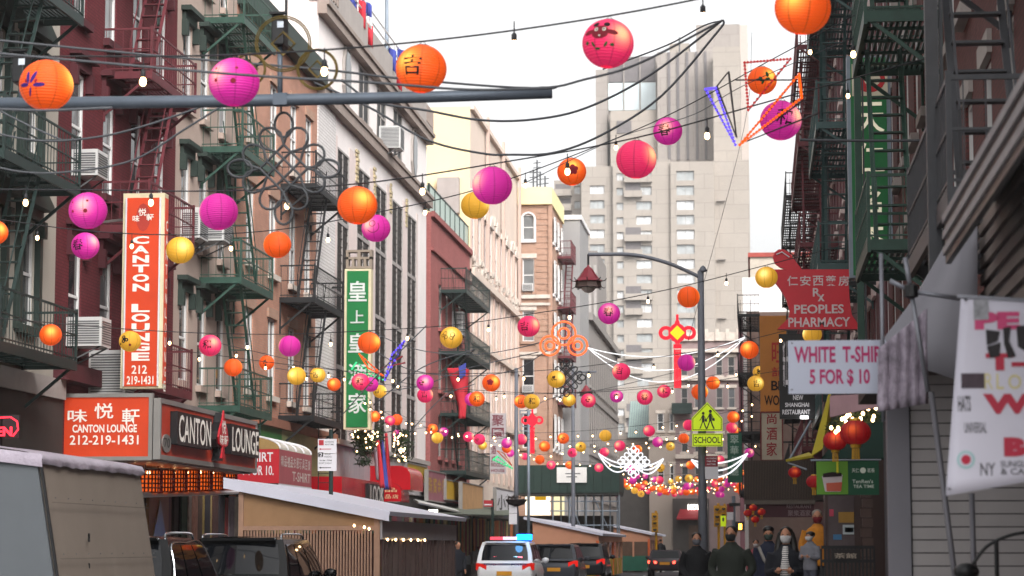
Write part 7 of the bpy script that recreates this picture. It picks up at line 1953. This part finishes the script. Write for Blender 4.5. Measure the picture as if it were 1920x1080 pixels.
# parking regulation sign, left
Yq2 = 54.5; P = PY(Yq2)
t = thing('parking_sign', 'tall white parking sign with arrows on a dark green post, left', 'sign', (onY(618, VPY, Yq2).x, Yq2, GND))
MB().tube([(onY(620, VPY, Yq2).x, Yq2 + .06, GND), onY(620, 805, Yq2) + V((0, .06, 0))], .05, 8).build('post', M_DGREEN, t)
for (a_, b_) in ((823, 850), (851, 883)): MB(P).pbox(*pxb(Yq2, 596, 631, a_, b_), -.015, .0).build('panel', M_PLAINW, t)
MB(P).pbox(*pxb(Yq2, 598, 607, 825, 835), .001, .004).build('no_parking_disc', mat('sign_red', '#a3202c', .5), t)
MB(P).pbox(*pxb(Yq2, 597, 606, 848.3, 857), .001, .005).build('number_box', M_BLACK, t)
text(t, P, [('2', *pxb(Yq2, 599, 604.5, 849.5, 856))], M_PLAINW, .007)
text(t, P, [('NO PARKING', *pxb(Yq2, 609, 626, 827, 830)), ('ANYTIME', *pxb(Yq2, 609, 626, 832, 835)), ('HOUR', *pxb(Yq2, 609, 620, 850, 853)), ('PARKING', *pxb(Yq2, 608, 622, 855, 858)), ('9AM-7PM', *pxb(Yq2, 599, 622, 862, 865)), ('EXCEPT SUNDAY', *pxb(Yq2, 598, 622, 867, 870))], M_ACD, .003)
for yy_, m_ in ((842, MATS['sign_red']), (877, M_BLACK)):
    MB(P).pbox(*pxb(Yq2, 601, 621, yy_ - .7, yy_ + .7), .001, .004).build('arrow_shaft', m_, t); MB(P).prism([pp(597.5, yy_, Yq2), pp(602, yy_ - 1.8, Yq2), pp(602, yy_ + 1.8, Yq2)], P, .001, .004).build('arrow_head', m_, t)
# second set of signs and poles on the far left
Yq3 = 100; P = PY(Yq3)
t = thing('street_sign_post', 'dark post with red sign plates near the white shop board', 'sign', (onY(921, VPY, Yq3).x, Yq3, GND))
MB().tube([(onY(923, VPY, Yq3).x, Yq3 + .08, GND), onY(923, 935, Yq3) + V((0, .08, 0))], .06, 8).build('post', M_DGREEN, t)
MB(P).pbox(*pxb(Yq3, 907, 924, 938, 950), -.02, 0).build('red_plate', MATS['sign_red'], t); MB(P).pbox(*pxb(Yq3, 908, 922, 945, 947.5), .001, .004).build('white_bar', M_PLAINW, t)
Yq4 = 92; P = PY(Yq4)
t = thing('planter_post', 'grey lamp post carrying a hanging plant basket and white notices', 'post', (onY(968, VPY, Yq4).x, Yq4, GND))
MB().tube([(onY(968, VPY, Yq4).x, Yq4, GND), onY(968, 690, Yq4)], [.1, .07], 10).build('pole', MATS['lamp_steel'], t, smooth=True)
bk = onY(968, 940, Yq4); MB().lathe([(.05, -.2), (.3, -.12), (.42, .05), (.4, .08), (.05, .09)], 14, bk).build('basket', mat('dark_basket', '#2b2422', .9, var=.3, scale=20), t)
b = MB(); rn = random.Random(9)
for k in range(160):
    a = rn.random() * 6.28; rr = rn.random() * .45; c_ = bk + V((rr * math.cos(a), rr * math.sin(a), .05 + rn.random() * .16)); d_ = V((rn.uniform(-1, 1), rn.uniform(-1, 1), rn.uniform(-.2, 1))).normalized() * .1; e_ = d_.cross(V((0, 0, 1))).normalized() * .02
    b.add([c_, c_ + d_ * .5 + e_, c_ + d_, c_ + d_ * .5 - e_], [(0, 1, 2, 3)])
o = b.build('dry_leaves', mat('dry_leaf', '#4a3d36', .9), t, fix=False); o['kind'] = 'stuff'
for (a_, b_) in ((950, 962), (963, 983)): MB(P).pbox(*pxb(Yq4, 955, 970, a_, b_), .12, .135).build('notice', M_PLAINW, t)
MB().bar(onY(968, 760, Yq4), onY(1000, 735, Yq4), .05).build('arm', MATS['lamp_steel'], t)
for px_, Y_p, top_ in ((1078, 117, 695), (786 * 0 + 991, 110, 770)):
    if px_ == 1078: continue
    t = thing('steel_pole', 'thin pale steel pole left of the red knot', 'pole', (onY(px_, VPY, Y_p).x, Y_p, GND)); MB().tube([(onY(px_, VPY, Y_p).x, Y_p, GND), onY(px_, top_, Y_p)], .07, 10).build('shaft', M_GREYM, t, smooth=True)
    b = MB()
    for (x0, y0, x1, y1_) in ((975, 770, 1000, 770), (975, 770, 975, 808), (975, 808, 1000, 808), (979, 776, 990, 776), (979, 776, 979, 786), (990, 776, 990, 786), (979, 800, 990, 800), (979, 792, 979, 800)): b.bar(onY(x0, y0, Y_p), onY(x1, y1_, Y_p), .05)
    b.build('fret_bracket', M_GREYM, t)
# traffic signals at the far crossing
M_TSY = mat('signal_yellow', '#b9860f', .5, var=.15)
def signal(label, px, py, Y, h, lit=None, post=True):
    c_ = onY(px, py, Y); t = thing('traffic_signal', label, 'traffic light', (c_.x, Y, GND), group='yellow traffic signals')
    for k in range(3):
        z_ = c_.z + (1 - k) * h / 3
        MB().box(c_.x - h * .16, c_.x + h * .16, Y - .12, Y + .15, z_ - h * .158, z_ + h * .158).build('section', M_TSY, t)
        v_ = MB(); v_.tube([V((c_.x, Y - .12, z_)), V((c_.x, Y - .3, z_ - .02))], h * .125, 12); v_.build('visor', M_TSY, t)
        l_ = MB(); l_.tube([V((c_.x, Y - .301, z_)), V((c_.x, Y - .305, z_))], h * .1, 12); l_.build('lens', M_BLACK, t)
    if post: MB().tube([(c_.x + h * .05, Y + .25, GND), (c_.x + h * .05, Y + .25, c_.z + h * .6)], .07, 8).build('post', M_TSY, t)
signal('yellow traffic signal standing left of the red awning shop', 1228, 980, 140, 1.15)
signal('yellow traffic signal right of the lamp pole, left of a pair', 1345, 968, 128, 1.15)
signal('yellow traffic signal right of the lamp pole, right of a pair', 1357, 965, 132, 1.0)
t = thing('walk_signal', 'lit orange hand pedestrian signal on a grey pole', 'traffic light', (onY(1388, VPY, 120).x, 120, GND))
bb = pxb(120, 1379, 1396, 978, 996); MB(PY(120)).pbox(*bb, -.2, 0).build('housing', M_BLACK, t); MB(PY(120)).pbox(*pxb(120, 1385, 1391, 982, 993), .002, .01).build('hand', glow('orange_hand', '#ffb03a', 5), t)
MB().tube([(onY(1376, VPY, 120).x, 120.1, GND), (onY(1376, VPY, 120).x, 120.1, onY(1376, 930, 120).z)], .09, 8).build('post', M_GREYM, t)
bb = pxb(120, 1363, 1375, 945, 960); MB(PY(119.9)).pbox(*bb, -.02, 0).build('red_sign', MATS['sign_maroon'], t); bb = pxb(120, 1363, 1375, 960.5, 975); MB(PY(119.9)).pbox(*bb, -.02, 0).build('white_sign', M_PLAINW, t); bb = pxb(120, 1367, 1388, 943, 949); MB(PY(119.8)).pbox(*bb, -.02, 0).build('one_way_sign', M_BLACK, t)
t = thing('yellow_green_sign', 'fluorescent yellow green crossing sign beside the yellow signals', 'sign', onY(1356, 975, 125)); MB(PY(125)).pbox(*pxb(125, 1351, 1361, 967, 987), -.02, 0).build('panel', Ylw, t); MB(PY(125)).prism([pp(1356 + 2 * math.cos(a), 974 + 4 * math.sin(a), 125) for a in [2 * PI * k / 10 for k in range(10)]], PY(125), .001, .006).build('symbol', M_BLACK, t)
# flags and evergreen swag by the red awning; red banner
M_FST = mat('striped_flag', '#a8939c', .8, var=.2)
for k, (x0, y0, x1, y1_, m_) in enumerate(((706, 826, 716, 915, M_FRED), (713, 822, 724, 918, MATS['blue_cloth']), (721, 812, 727, 918, M_FRED), (699, 834, 710, 900, M_FST))):
    Y_ = 79.5 + k * .5; b = MB(); N_ = 10
    for j in range(N_ + 1):
        s = j / N_; yy_ = y0 + (y1_ - y0) * s; w_ = 5 + 5 * s
        for q in range(4): b.v.append(tuple(onY(x0 + (x1 - x0) * s * .6 + q * w_ / 3, yy_, Y_) + V((0, .06 * math.sin(q * 2 + s * 4), 0))))
    for j in range(N_):
        for q in range(3): a = j * 4 + q; b.f.append((a, a + 1, a + 5, a + 4)); b.m.append(0)
    t = thing('hanging_flag', '%s hanging flag by the evergreen swag, over the LOOK sign' % ['left red', 'blue', 'right red', 'pale striped'][k], 'flag', onY(x0, y1_, Y_), group='flags hanging by the evergreen swag')
    o = b.build('cloth', m_, t, smooth=True, fix=False); o.modifiers.new('t', 'SOLIDIFY').thickness = .01
    MB().tube(pyl([(x0 - 2, y0 - 1), (x0 + 14, y0 - 3)], Y_), .02).build('pole', M_IRON, t)
t = thing('evergreen_swag', 'evergreen swag studded with warm lights under the green vertical sign', 'garland', onY(690, 830, 80))
b = MB(); rn = random.Random(12); pts_ = []
for k in range(1500):
    s = rn.random()
    if k % 4 == 0: px_, py_ = rn.gauss(755, 7), 805 + 75 * s * .8
    elif k % 4 == 1: px_, py_ = rn.gauss(682, 7), 812 + 60 * s
    else: px_, py_ = 662 + 52 * s + rn.gauss(0, 4), 812 + 18 * math.sin(s * PI) + rn.gauss(0, 9)
    c_ = onY(px_, py_, 80 + rn.uniform(-.3, .2)); pts_.append(c_)
    d_ = V((rn.uniform(-1, 1), rn.uniform(-1, 1), rn.uniform(-1, 1))).normalized() * .13; e_ = V((rn.uniform(-1, 1), rn.uniform(-1, 1), rn.uniform(-1, 1))).normalized() * .025
    b.add([c_ - d_, c_ + e_, c_ + d_, c_ - e_], [(0, 1, 2, 3)])
o = b.build('needles', MATS['fir_green'], t, fix=False); o['kind'] = 'stuff'
for c_ in pts_[::26]:
    q = put('bulb', BULBMESH, t, c_ + V((0, -.35, .07))); q.scale = (.7, .7, .6)
t = thing('red_banner', 'long red banner with a blue corner hanging on the dark fire escape', 'banner', onY(860, 785, 104))
b = MB(); N_ = 14
for j in range(N_ + 1):
    s = j / N_; yy_ = 690 + 95 * s; x0 = 838 + 22 * min(1, s * 1.3); x1 = 878 - 5 * s
    for q in range(5): b.v.append(tuple(onY(x0 + (x1 - x0) * q / 4, yy_, 104) + V((0, .12 * math.sin(q * 1.7 + s * 3), 0))))
for j in range(N_):
    for q in range(4): a = j * 5 + q; b.f.append((a, a + 1, a + 6, a + 5)); b.m.append(0)
o = b.build('cloth', M_FRED, t, smooth=True, fix=False); o.modifiers.new('t', 'SOLIDIFY').thickness = .02
b = MB(); b.add([onY(860, 688, 103.8), onY(874, 680, 103.8), onY(873, 704, 103.8), onY(862, 711, 103.8)], [(0, 1, 2, 3)]); o = b.build('blue_corner', M_FBLUE, t); o.modifiers.new('t', 'SOLIDIFY').thickness = .02
MB().tube(pyl([(845, 700), (890, 655)], 105.9), .03).build('pole', M_IRON, t)

# ================================================================== nearest right: stall with shutter, awning, banners
M_SHUT = mat('white_siding', '#a19c9b', .5, var=.1, streak=.4)
Yh = 19.4
P = PY(Yh)
t = thing('shuttered_stall', 'white horizontal sided stall with a grey corner post at right', 'stall', (1.9, Yh + 2, .13))
xa_, xb_ = onY(1707, 900, Yh).x, 2.79
MB().box(onY(1664, 900, Yh).x, onY(1706, 900, Yh).x, Yh - .03, Yh + .12, .13, 3.0).build('corner_post', mat('pale_grey_post', '#77757c', .5, var=.12, streak=.5), t)
MB().box(xa_, xb_, Yh + .03, Yh + 4, .13, 3.0).build('stall_body', mat('dark_joint', '#26242a', .8), t)
k = 0; z_ = .15
while z_ < 2.95:
    MB().box(xa_ + .01, xb_, Yh, Yh + .028, z_, z_ + .094).build('siding_board', M_SHUT, t); z_ += .103
MB().box(onY(1648, 700, Yh).x, xb_, Yh - .25, Yh + 4, 3.0, 3.14).build('stall_roof', mat('dark_brown_fascia', '#3a2b27', .7, var=.2), t)
c_ = onY(1719, 915, Yh); MB().lathe([(.004, 0), (.03, 0), (.03, .02)], 10, (0, 0, 0)).build('lock', M_BLACK, t).location = V((c_.x, Yh - .02, c_.z)) - ORG[t.name]
for px0, px1, py0, py1_ in ((1746, 1790, 735, 1078), (1822, 1826, 925, 1078)):
    t2 = thing('awning_strut', 'grey tubular awning strut in front of the white siding, %s' % ('slanting' if px0 == 1746 else 'upright'), 'strut', onY(px1, py1_, 18)); a = onY(px0, py0, 18); e = onY(px1, py1_, 18); d_ = (e - a); e = a + d_ * ((.14 - a.z) / d_.z)
    MB().tube([a, e], .022, 8).build('tube', mat('grey_tube', '#6c6a70', .5, .3), t2, smooth=True)
# projecting fascia with slanting brown boards
t = thing('boarded_fascia', 'brown weatherboarded shop fascia receding on the right edge', 'fascia', (2.3, 15, 3.3))
Xf = 1.78
for k in range(8):
    z_ = 3.15 + k * .135
    MB().box(Xf, Xf + .03, 11.5, 19.2, z_, z_ + .075).build('board', mat('brown_board', '#6a5f5a', .6, var=.2, scale=3), t)
MB().box(Xf + .03, 2.79, 11.5, 19.2, 3.13, 4.24).build('backing', M_BLACK, t)
t = thing('black_canopy', 'black canopy with pale grey stripes at the upper right corner', 'awning', (2.2, 15, 4.8))
b = MB(); b.add([(1.42, 11.5, 4.1), (1.42, 17.9, 4.1), (2.75, 17.9, 4.6), (2.75, 11.5, 4.6)], [(0, 1, 2, 3)]); o = b.build('canvas', M_BLACK, t); o.modifiers.new('t', 'SOLIDIFY').thickness = .05
for k in range(3): MB().bar((1.40, 11.5, 4.05 - k * .12), (1.40, 17.9, 4.05 - k * .12), .02, .055).build('stripe', mat('pale_grey_stripe', '#8d888a', .6), t)
MB().box(1.41, 1.45, 11.5, 17.9, 3.72, 4.1).build('valance', M_BLACK, t)
# grey canvas awning with cheek
t = thing('grey_canvas_awning', 'grey canvas awning with sloping cheek beside the brown boards', 'awning', (1.6, 19, 3))
P = PY(18.7)
f = lambda x, y: pp(x, y, 18.7)
MC = mat('grey_canvas', '#87858c', .8, var=.1, scale=2, streak=.3)
b = MB(); rows_ = []
L0 = [(1800, 414), (1768, 470), (1735, 530), (1700, 578), (1665, 625), (1642, 660)]; R0 = [(1834, 405), (1834, 470), (1834, 540), (1834, 590), (1834, 640), (1834, 725)]
for (a, c) in zip(L0, R0):
    for q in range(6):
        s = q / 5; p_ = onY(a[0] + (c[0] - a[0]) * s, a[1] + (c[1] - a[1]) * s, 18.7); b.v.append((p_.x, 18.7 + .05 * math.sin(q * 1.6) + .25 * (1 - s), p_.z))
for j in range(5):
    for q in range(5): a = j * 6 + q; b.f.append((a, a + 1, a + 7, a + 6)); b.m.append(0)
o = b.build('cheek', MC, t, smooth=True, fix=False); o.modifiers.new('t', 'SOLIDIFY').thickness = .015
b = MB()
for (a, q) in zip(L0, range(9)):
    p_ = onY(a[0], a[1], 18.7); b.v += [(p_.x, 18.95, p_.z + .01), (p_.x + .02, 23, p_.z + .01)]
for j in range(5): b.f.append((2 * j, 2 * j + 1, 2 * j + 3, 2 * j + 2)); b.m.append(0)
o = b.build('top', MC, t, smooth=True, fix=False); o.modifiers.new('t', 'SOLIDIFY').thickness = .015
# printed garments hanging under it
b = MB(); N_ = 16
for j in range(9):
    s = j / 8
    for q in range(N_ + 1):
        x_ = 1646 + (1738 - 1646) * q / N_; y_ = (655 - (q / N_) * 75) + (772 - 655 + (q / N_) * 60) * s; p_ = onY(x_, y_, 18.2); b.v.append((p_.x, 18.2 + .04 * math.sin(q * 1.9 + s), p_.z))
for j in range(8):
    for q in range(N_): a = j * (N_ + 1) + q; b.f.append((a, a + 1, a + N_ + 2, a + N_ + 1)); b.m.append(0)
tg = thing('printed_cloth', 'pale lilac cloth with faded dark print hanging under the grey awning', 'cloth', onY(1690, 770, 18.2))
mm_ = mat('lilac_print_cloth', '#9a8f9c', .8, var=.55, scale=9)
o = b.build('cloth', mm_, tg, smooth=True, fix=False); o.modifiers.new('t', 'SOLIDIFY').thickness = .01
t = thing('awning_bracket', 'crossed grey awning arms with a dark hub before the canvas', 'bracket', onY(1707, 545, 17.8))
hub = onY(1708, 546, 17.8)
MG = mat('bare_steel', '#7f8088', .45, .4)
for x_, y_ in ((1697, 483), (1668, 526), (1800, 560), (1740, 735)): MB().tube([hub, onY(x_, y_, 17.8)], .018, 8).build('arm', MG, t, smooth=True)
MB().lathe([(.01, -.06), (.055, -.04), (.055, .04), (.01, .06)], 10, hub).build('hub', M_BLACK, t)
t = thing('thin_pole', 'thin pale vertical pole beside the pharmacy sign', 'pole', onY(1655, 780, 18.4)); MB().tube([onY(1652, 475, 18.4), onY(1657, 790, 18.4)], .016, 8).build('tube', MG, t, smooth=True)
# white t-shirt sign
Yw2 = 18.7; P = PY(Yw2)
t = thing('tshirt_price_sign', 'white board with magenta letters WHITE T-SHIRT 5 FOR $ 10', 'sign', onY(1560, 735, Yw2))
bb = pxb(Yw2, 1478, 1662, 638, 738); o = MB(P).pbox(*bb, -.02, 0).build('board', mat('pale_blue_white_board', '#b4b8c8', .5, var=.04), t)
text(t, P, [('WHITE  T-SHIRT', *pxb(Yw2, 1489, 1668, 649, 680), .03), ('5 FOR $ 10', *pxb(Yw2, 1518, 1631, 692, 724), .03)], mat('magenta_letter', '#a8215c', .6), .003)
for x_, y_ in ((1485, 644), (1485, 731)): p_ = onY(x_, y_, Yw2 - .004); MB().lathe([(.001, 0), (.008, 0), (.008, .006)], 8, (p_.x, p_.y, p_.z)).build('eyelet', M_ACD, t)
# big banner
Yw3 = 13.6; P = PY(Yw3)
t = thing('tshirt_banner', 'large white banner with red and pink letters on the right edge', 'banner', onY(1850, 930, Yw3))
b = MB(); N_ = 14
TL, TR, BL, BR = (1802, 555), (2060, 575), (1773, 930), (2060, 880)
for j in range(N_ + 1):
    for q in range(N_ + 1):
        s, u_ = q / N_, j / N_
        x_ = (TL[0] + (TR[0] - TL[0]) * s) * (1 - u_) + (BL[0] + (BR[0] - BL[0]) * s) * u_; y_ = (TL[1] + (TR[1] - TL[1]) * s) * (1 - u_) + (BL[1] + (BR[1] - BL[1]) * s) * u_
        p_ = onY(x_, y_, Yw3); b.v.append((p_.x, Yw3, p_.z))
for j in range(N_):
    for q in range(N_): a = j * (N_ + 1) + q; b.f.append((a, a + 1, a + N_ + 2, a + N_ + 1)); b.m.append(0)
o = b.build('cloth', mat('white_banner_cloth', '#bdbac6', .7, var=.05), t, smooth=True, fix=False); o.modifiers.new('t', 'SOLIDIFY').thickness = .004
MR, MP = mat('banner_red', '#a81c38', .6), mat('banner_pink', '#b83a6a', .6)
text(t, P, [('PE', *pxb(Yw3, 1827, 1912, 585, 618), .06)], MP, .008)
text(t, P, [('T-S', *pxb(Yw3, 1848, 1960, 662, 695), .06), ('WA', *pxb(Yw3, 1843, 1985, 738, 776), .06), ('B', *pxb(Yw3, 1882, 1925, 820, 856), .08)], MR, .008)
text(t, P, [('R', *pxb(Yw3, 1846, 1862, 700, 730), .0), ('L', *pxb(Yw3, 1868, 1882, 700, 730)), ('O', *pxb(Yw3, 1890, 1915, 702, 730))], mat('pale_yellow_print', '#c9bd8a', .7), .006)
text(t, P, [('SUNGLASSES', *pxb(Yw3, 1876, 1960, 864, 876), .02), ('& CAPS', *pxb(Yw3, 1876, 1940, 878, 890), .02), ('UNIVERSAL', *pxb(Yw3, 1808, 1850, 792, 812)), ('HATS', *pxb(Yw3, 1796, 1820, 742, 772), .03), ('NY', *pxb(Yw3, 1838, 1866, 868, 892))], mat('banner_grey_print', '#4a484c', .7), .006)
gp = MB(P); rn = random.Random(3)
for poly in ([(1848, 618), (1875, 622), (1870, 640), (1850, 648)], [(1880, 615), (1895, 612), (1892, 640), (1905, 668), (1890, 672), (1882, 645)], [(1905, 612), (1925, 610), (1925, 660), (1908, 650)], [(1850, 650), (1876, 642), (1874, 668), (1856, 672)]):
    gp.prism([pp(x_, y_, Yw3) for x_, y_ in poly], P, .010, .013)
each(gp, 'figure_print', mat('dark_print', '#1f1b1e', .7), t)
MB(P).pbox(*pxb(Yw3, 1825, 1853, 562, 600), .009, .012).build('grey_patch', mat('grey_patch', '#8d8d92', .7, var=.4, scale=30), t)
MB(P).pbox(*pxb(Yw3, 1802, 1846, 700, 728), .005, .008).build('dark_patch', mat('dark_patch', '#3d3038', .7, var=.3, scale=20), t)
for q, c_ in ((17, '#8fb4b4'), (13, '#bdbac6'), (9, '#a81c38')): MB(P).prism([pp(1811 + q * math.cos(a), 862 + q * math.sin(a), Yw3) for a in [2 * PI * k / 20 for k in range(20)]], P, .006 + (17 - q) * .0006, .008 + (17 - q) * .0006).build('round_logo', mat('logo_' + c_[1:], c_, .7), t)
MB().tube(pyl([(1795, 556), (2070, 572)], Yw3), .012, 8).build('rod', MG, t)
for x_, y_ in ((1811, 563), (1780, 918)): p_ = onY(x_, y_, Yw3 - .01); MB().lathe([(.001, 0), (.009, 0), (.009, .008)], 8, (p_.x, p_.y, p_.z)).build('eyelet', M_BLACK, t)
# tea shop front, railing and bicycle handle
Yt2 = 33; P = PY(Yt2)
t = thing('tea_shop', 'dim wooden tea shop front with posters in the window', 'shop', (1.3, Yt2, .13))
MB().box(onY(1548, 1000, Yt2).x, 2.79, Yt2, Yt2 + 1, .13, 3.6).build('shop_wall', mat('dark_brown_wood', '#3a2824', .6, var=.25, streak=.5), t)
MB(P).pbox(*pxb(Yt2, 1553, 1602, 930, 1030), .002, .02).build('window', mat('greyish_window', '#54494a', .2, var=.3), t)
for (a_, b_, c_, d_, col) in ((1555, 1563, 955, 968, '#b03a50'), (1572, 1601, 960, 980, '#8f6a26'), (1580, 1601, 984, 1002, '#9fa6a8'), (1584, 1600, 989, 998, '#38688a'), (1562, 1578, 1002, 1012, '#3a6a8f')): MB(P).pbox(*pxb(Yt2, a_, b_, c_, d_), .022, .03).build('poster', mat('poster_' + col[1:], col, .7), t)
col_ = MB()
for k in range(26):
    z_ = .2 + k * .13
    p_ = onY(1624, 1000, Yt2 - .6); col_.box(p_.x - .07 + .02 * (k % 2), p_.x + .07 + .02 * (k % 2), Yt2 - .7, Yt2 - .55, z_, z_ + .11)
col_.build('bead_column', mat('brown_bead_column', '#4d3a34', .6, rnd=.1, var=.3), t)
t = thing('ornate_railing', 'dark ornate railing with a brass sign plate in front of the tea shop', 'railing', (1.2, 30.5, .13))
Yr2 = 30.5
for yy_ in (1026, 1052): a, c = onY(1540, yy_, Yr2), onY(1640, yy_, Yr2); MB().box(a.x, c.x, Yr2, Yr2 + .05, a.z - .02, a.z + .02).build('rail', M_IRON, t)
for k in range(15): x_ = onY(1540 + k * 7.1, 1050, Yr2).x; MB().box(x_ - .012, x_ + .012, Yr2 + .01, Yr2 + .035, .13, onY(1600, 1026, Yr2).z - .02).build('baluster', M_IRON, t)
MB(PY(Yr2)).pbox(*pxb(Yr2, 1560, 1612, 1030, 1049), .001, .02).build('plate', mat('dark_plate', '#221c1b', .5), t)
text(t, PY(Yr2), [('茶館', *pxb(Yr2, 1564, 1606, 1037, 1047))], mat('brass_letter', '#a19484', .5), .024)
t = thing('bicycle', 'dark bicycle with curved handlebar leaning by the white siding, lower right', 'bicycle', (1.75, 16.9, .13))
Bx, By = onY(1850, 1060, 17).x, 17.0
hb = [(1800, 1075), (1820, 1062), (1850, 1025), (1890, 1005), (1925, 998)]
MB().tube(crom(pyl(hb, By), 5), .012, 8).build('handlebar', M_BLACK, t, smooth=True)
MB().tube([onY(1868, 1015, By), V((onY(1868, 1015, By).x, By, .8))], .016, 8).build('stem', M_BLACK, t)
for dx in (-.05, .95):
    w_ = MB(); cx_ = onY(1868, 1015, By).x + dx; w_.tube([(cx_ + .33 * math.cos(a), By, .46 + .33 * math.sin(a)) for a in [2 * PI * k / 28 for k in range(28)]], .018, 6, closed=True); wo = w_.build('wheel', M_TYRE, t, smooth=True)
    for k in range(8): a = PI * k / 8; MB().tube([(cx_ + .32 * math.cos(a), By, .46 + .32 * math.sin(a)), (cx_ - .32 * math.cos(a), By, .46 - .32 * math.sin(a))], .002, 4).build('spoke', M_GREYM, wo)
x0_ = onY(1868, 1015, By).x
for a, c in (((x0_, By, .8), (x0_ + .55, By, .5)), ((x0_, By, .85), (x0_ + .6, By, .88)), ((x0_ + .55, By, .5), (x0_ + .62, By, .95)), ((x0_ + .95, By, .46), (x0_ + .62, By, .85)), ((x0_ + .95, By, .46), (x0_ + .55, By, .46)), ((x0_, By, .8), (x0_ - .05, By, .46))): MB().tube([a, c], .016, 8).build('frame_tube', M_BLACK, t)
MB().lathe([(.01, -.03), (.1, -.02), (.12, .02), (.02, .04)], 12, (x0_ + .62, By, .98), sx=1.3, sy=.7).build('saddle', M_BLACK, t)
c_ = onY(1812, 1072, 16.9); b = MB(); blob(b, c_, .09, .09, .06); b.build('bell_cover', M_BLACK, t, smooth=True)
# neon sign fragment at the far left
t = thing('red_neon_sign', 'red neon sign fragment over the grey dining shed', 'sign', onY(15, 800, 31))
GN = glow('red_neon', '#ff3040', 1.6)
MB().tube(pyl([(-30, 790), (0, 783), (20, 782), (32, 790), (34, 805), (24, 818)], 31), .012, 6).build('tube', GN, t, smooth=True)
tx = MB(PY(31)); letter(tx, PY(31), 'OPEN', *pxb(31, -40, 22, 800, 818), .0, .03, thick=.02); tx.build('lettering', GN, t, fix=False)
MB().box(onY(-40, 800, 31.2).x, onY(36, 800, 31.2).x, 31.2, 31.25, onY(0, 822, 31.2).z, onY(0, 778, 31.2).z).build('backing', M_BLACK, t)
MB().tube([onY(0, 780, 31.2), V((onY(0, 780, 31.2).x, 31.22, 0))], .04).build('post', M_BLACK, t)
# dark corner wall above the neon (shop fascia of the cream building)
t = thing('dark_shop_fascia', 'dark grey brown shop fascia at the far left edge', 'fascia', PL.pt(44, 3.2, 0))
MB(PL).pbox(34, 47.9, .2, 5.0, .02, .1).build('panel', mat('dark_fascia', '#3a3532', .8, var=.15), t)
b = MB(PL); b.pbox(34, 47.9, 4.6, 5.0, .101, .16); b.build('trim', M_CONC, t)
# ================================================================== air
h = MB().box(-155, 155, -25, 625, -1.3, 112).build('haze', mat('haze_shell', '#ffffff'))
hm = bpy.data.materials.new('haze_air'); hm.use_nodes = True
hn, hl = hm.node_tree.nodes, hm.node_tree.links
hn.remove(hn['Principled BSDF'])
pv = hn.new('ShaderNodeVolumePrincipled'); pv.inputs['Color'].default_value = (.95, .93, .92, 1); pv.inputs['Density'].default_value = .0003; pv.inputs['Anisotropy'].default_value = .2
hl.new(pv.outputs[0], hn['Material Output'].inputs['Volume'])
h.data.materials.clear(); h.data.materials.append(hm); h['kind'] = 'stuff'
h['label'] = 'pale evening haze filling the street'; h['category'] = 'haze'
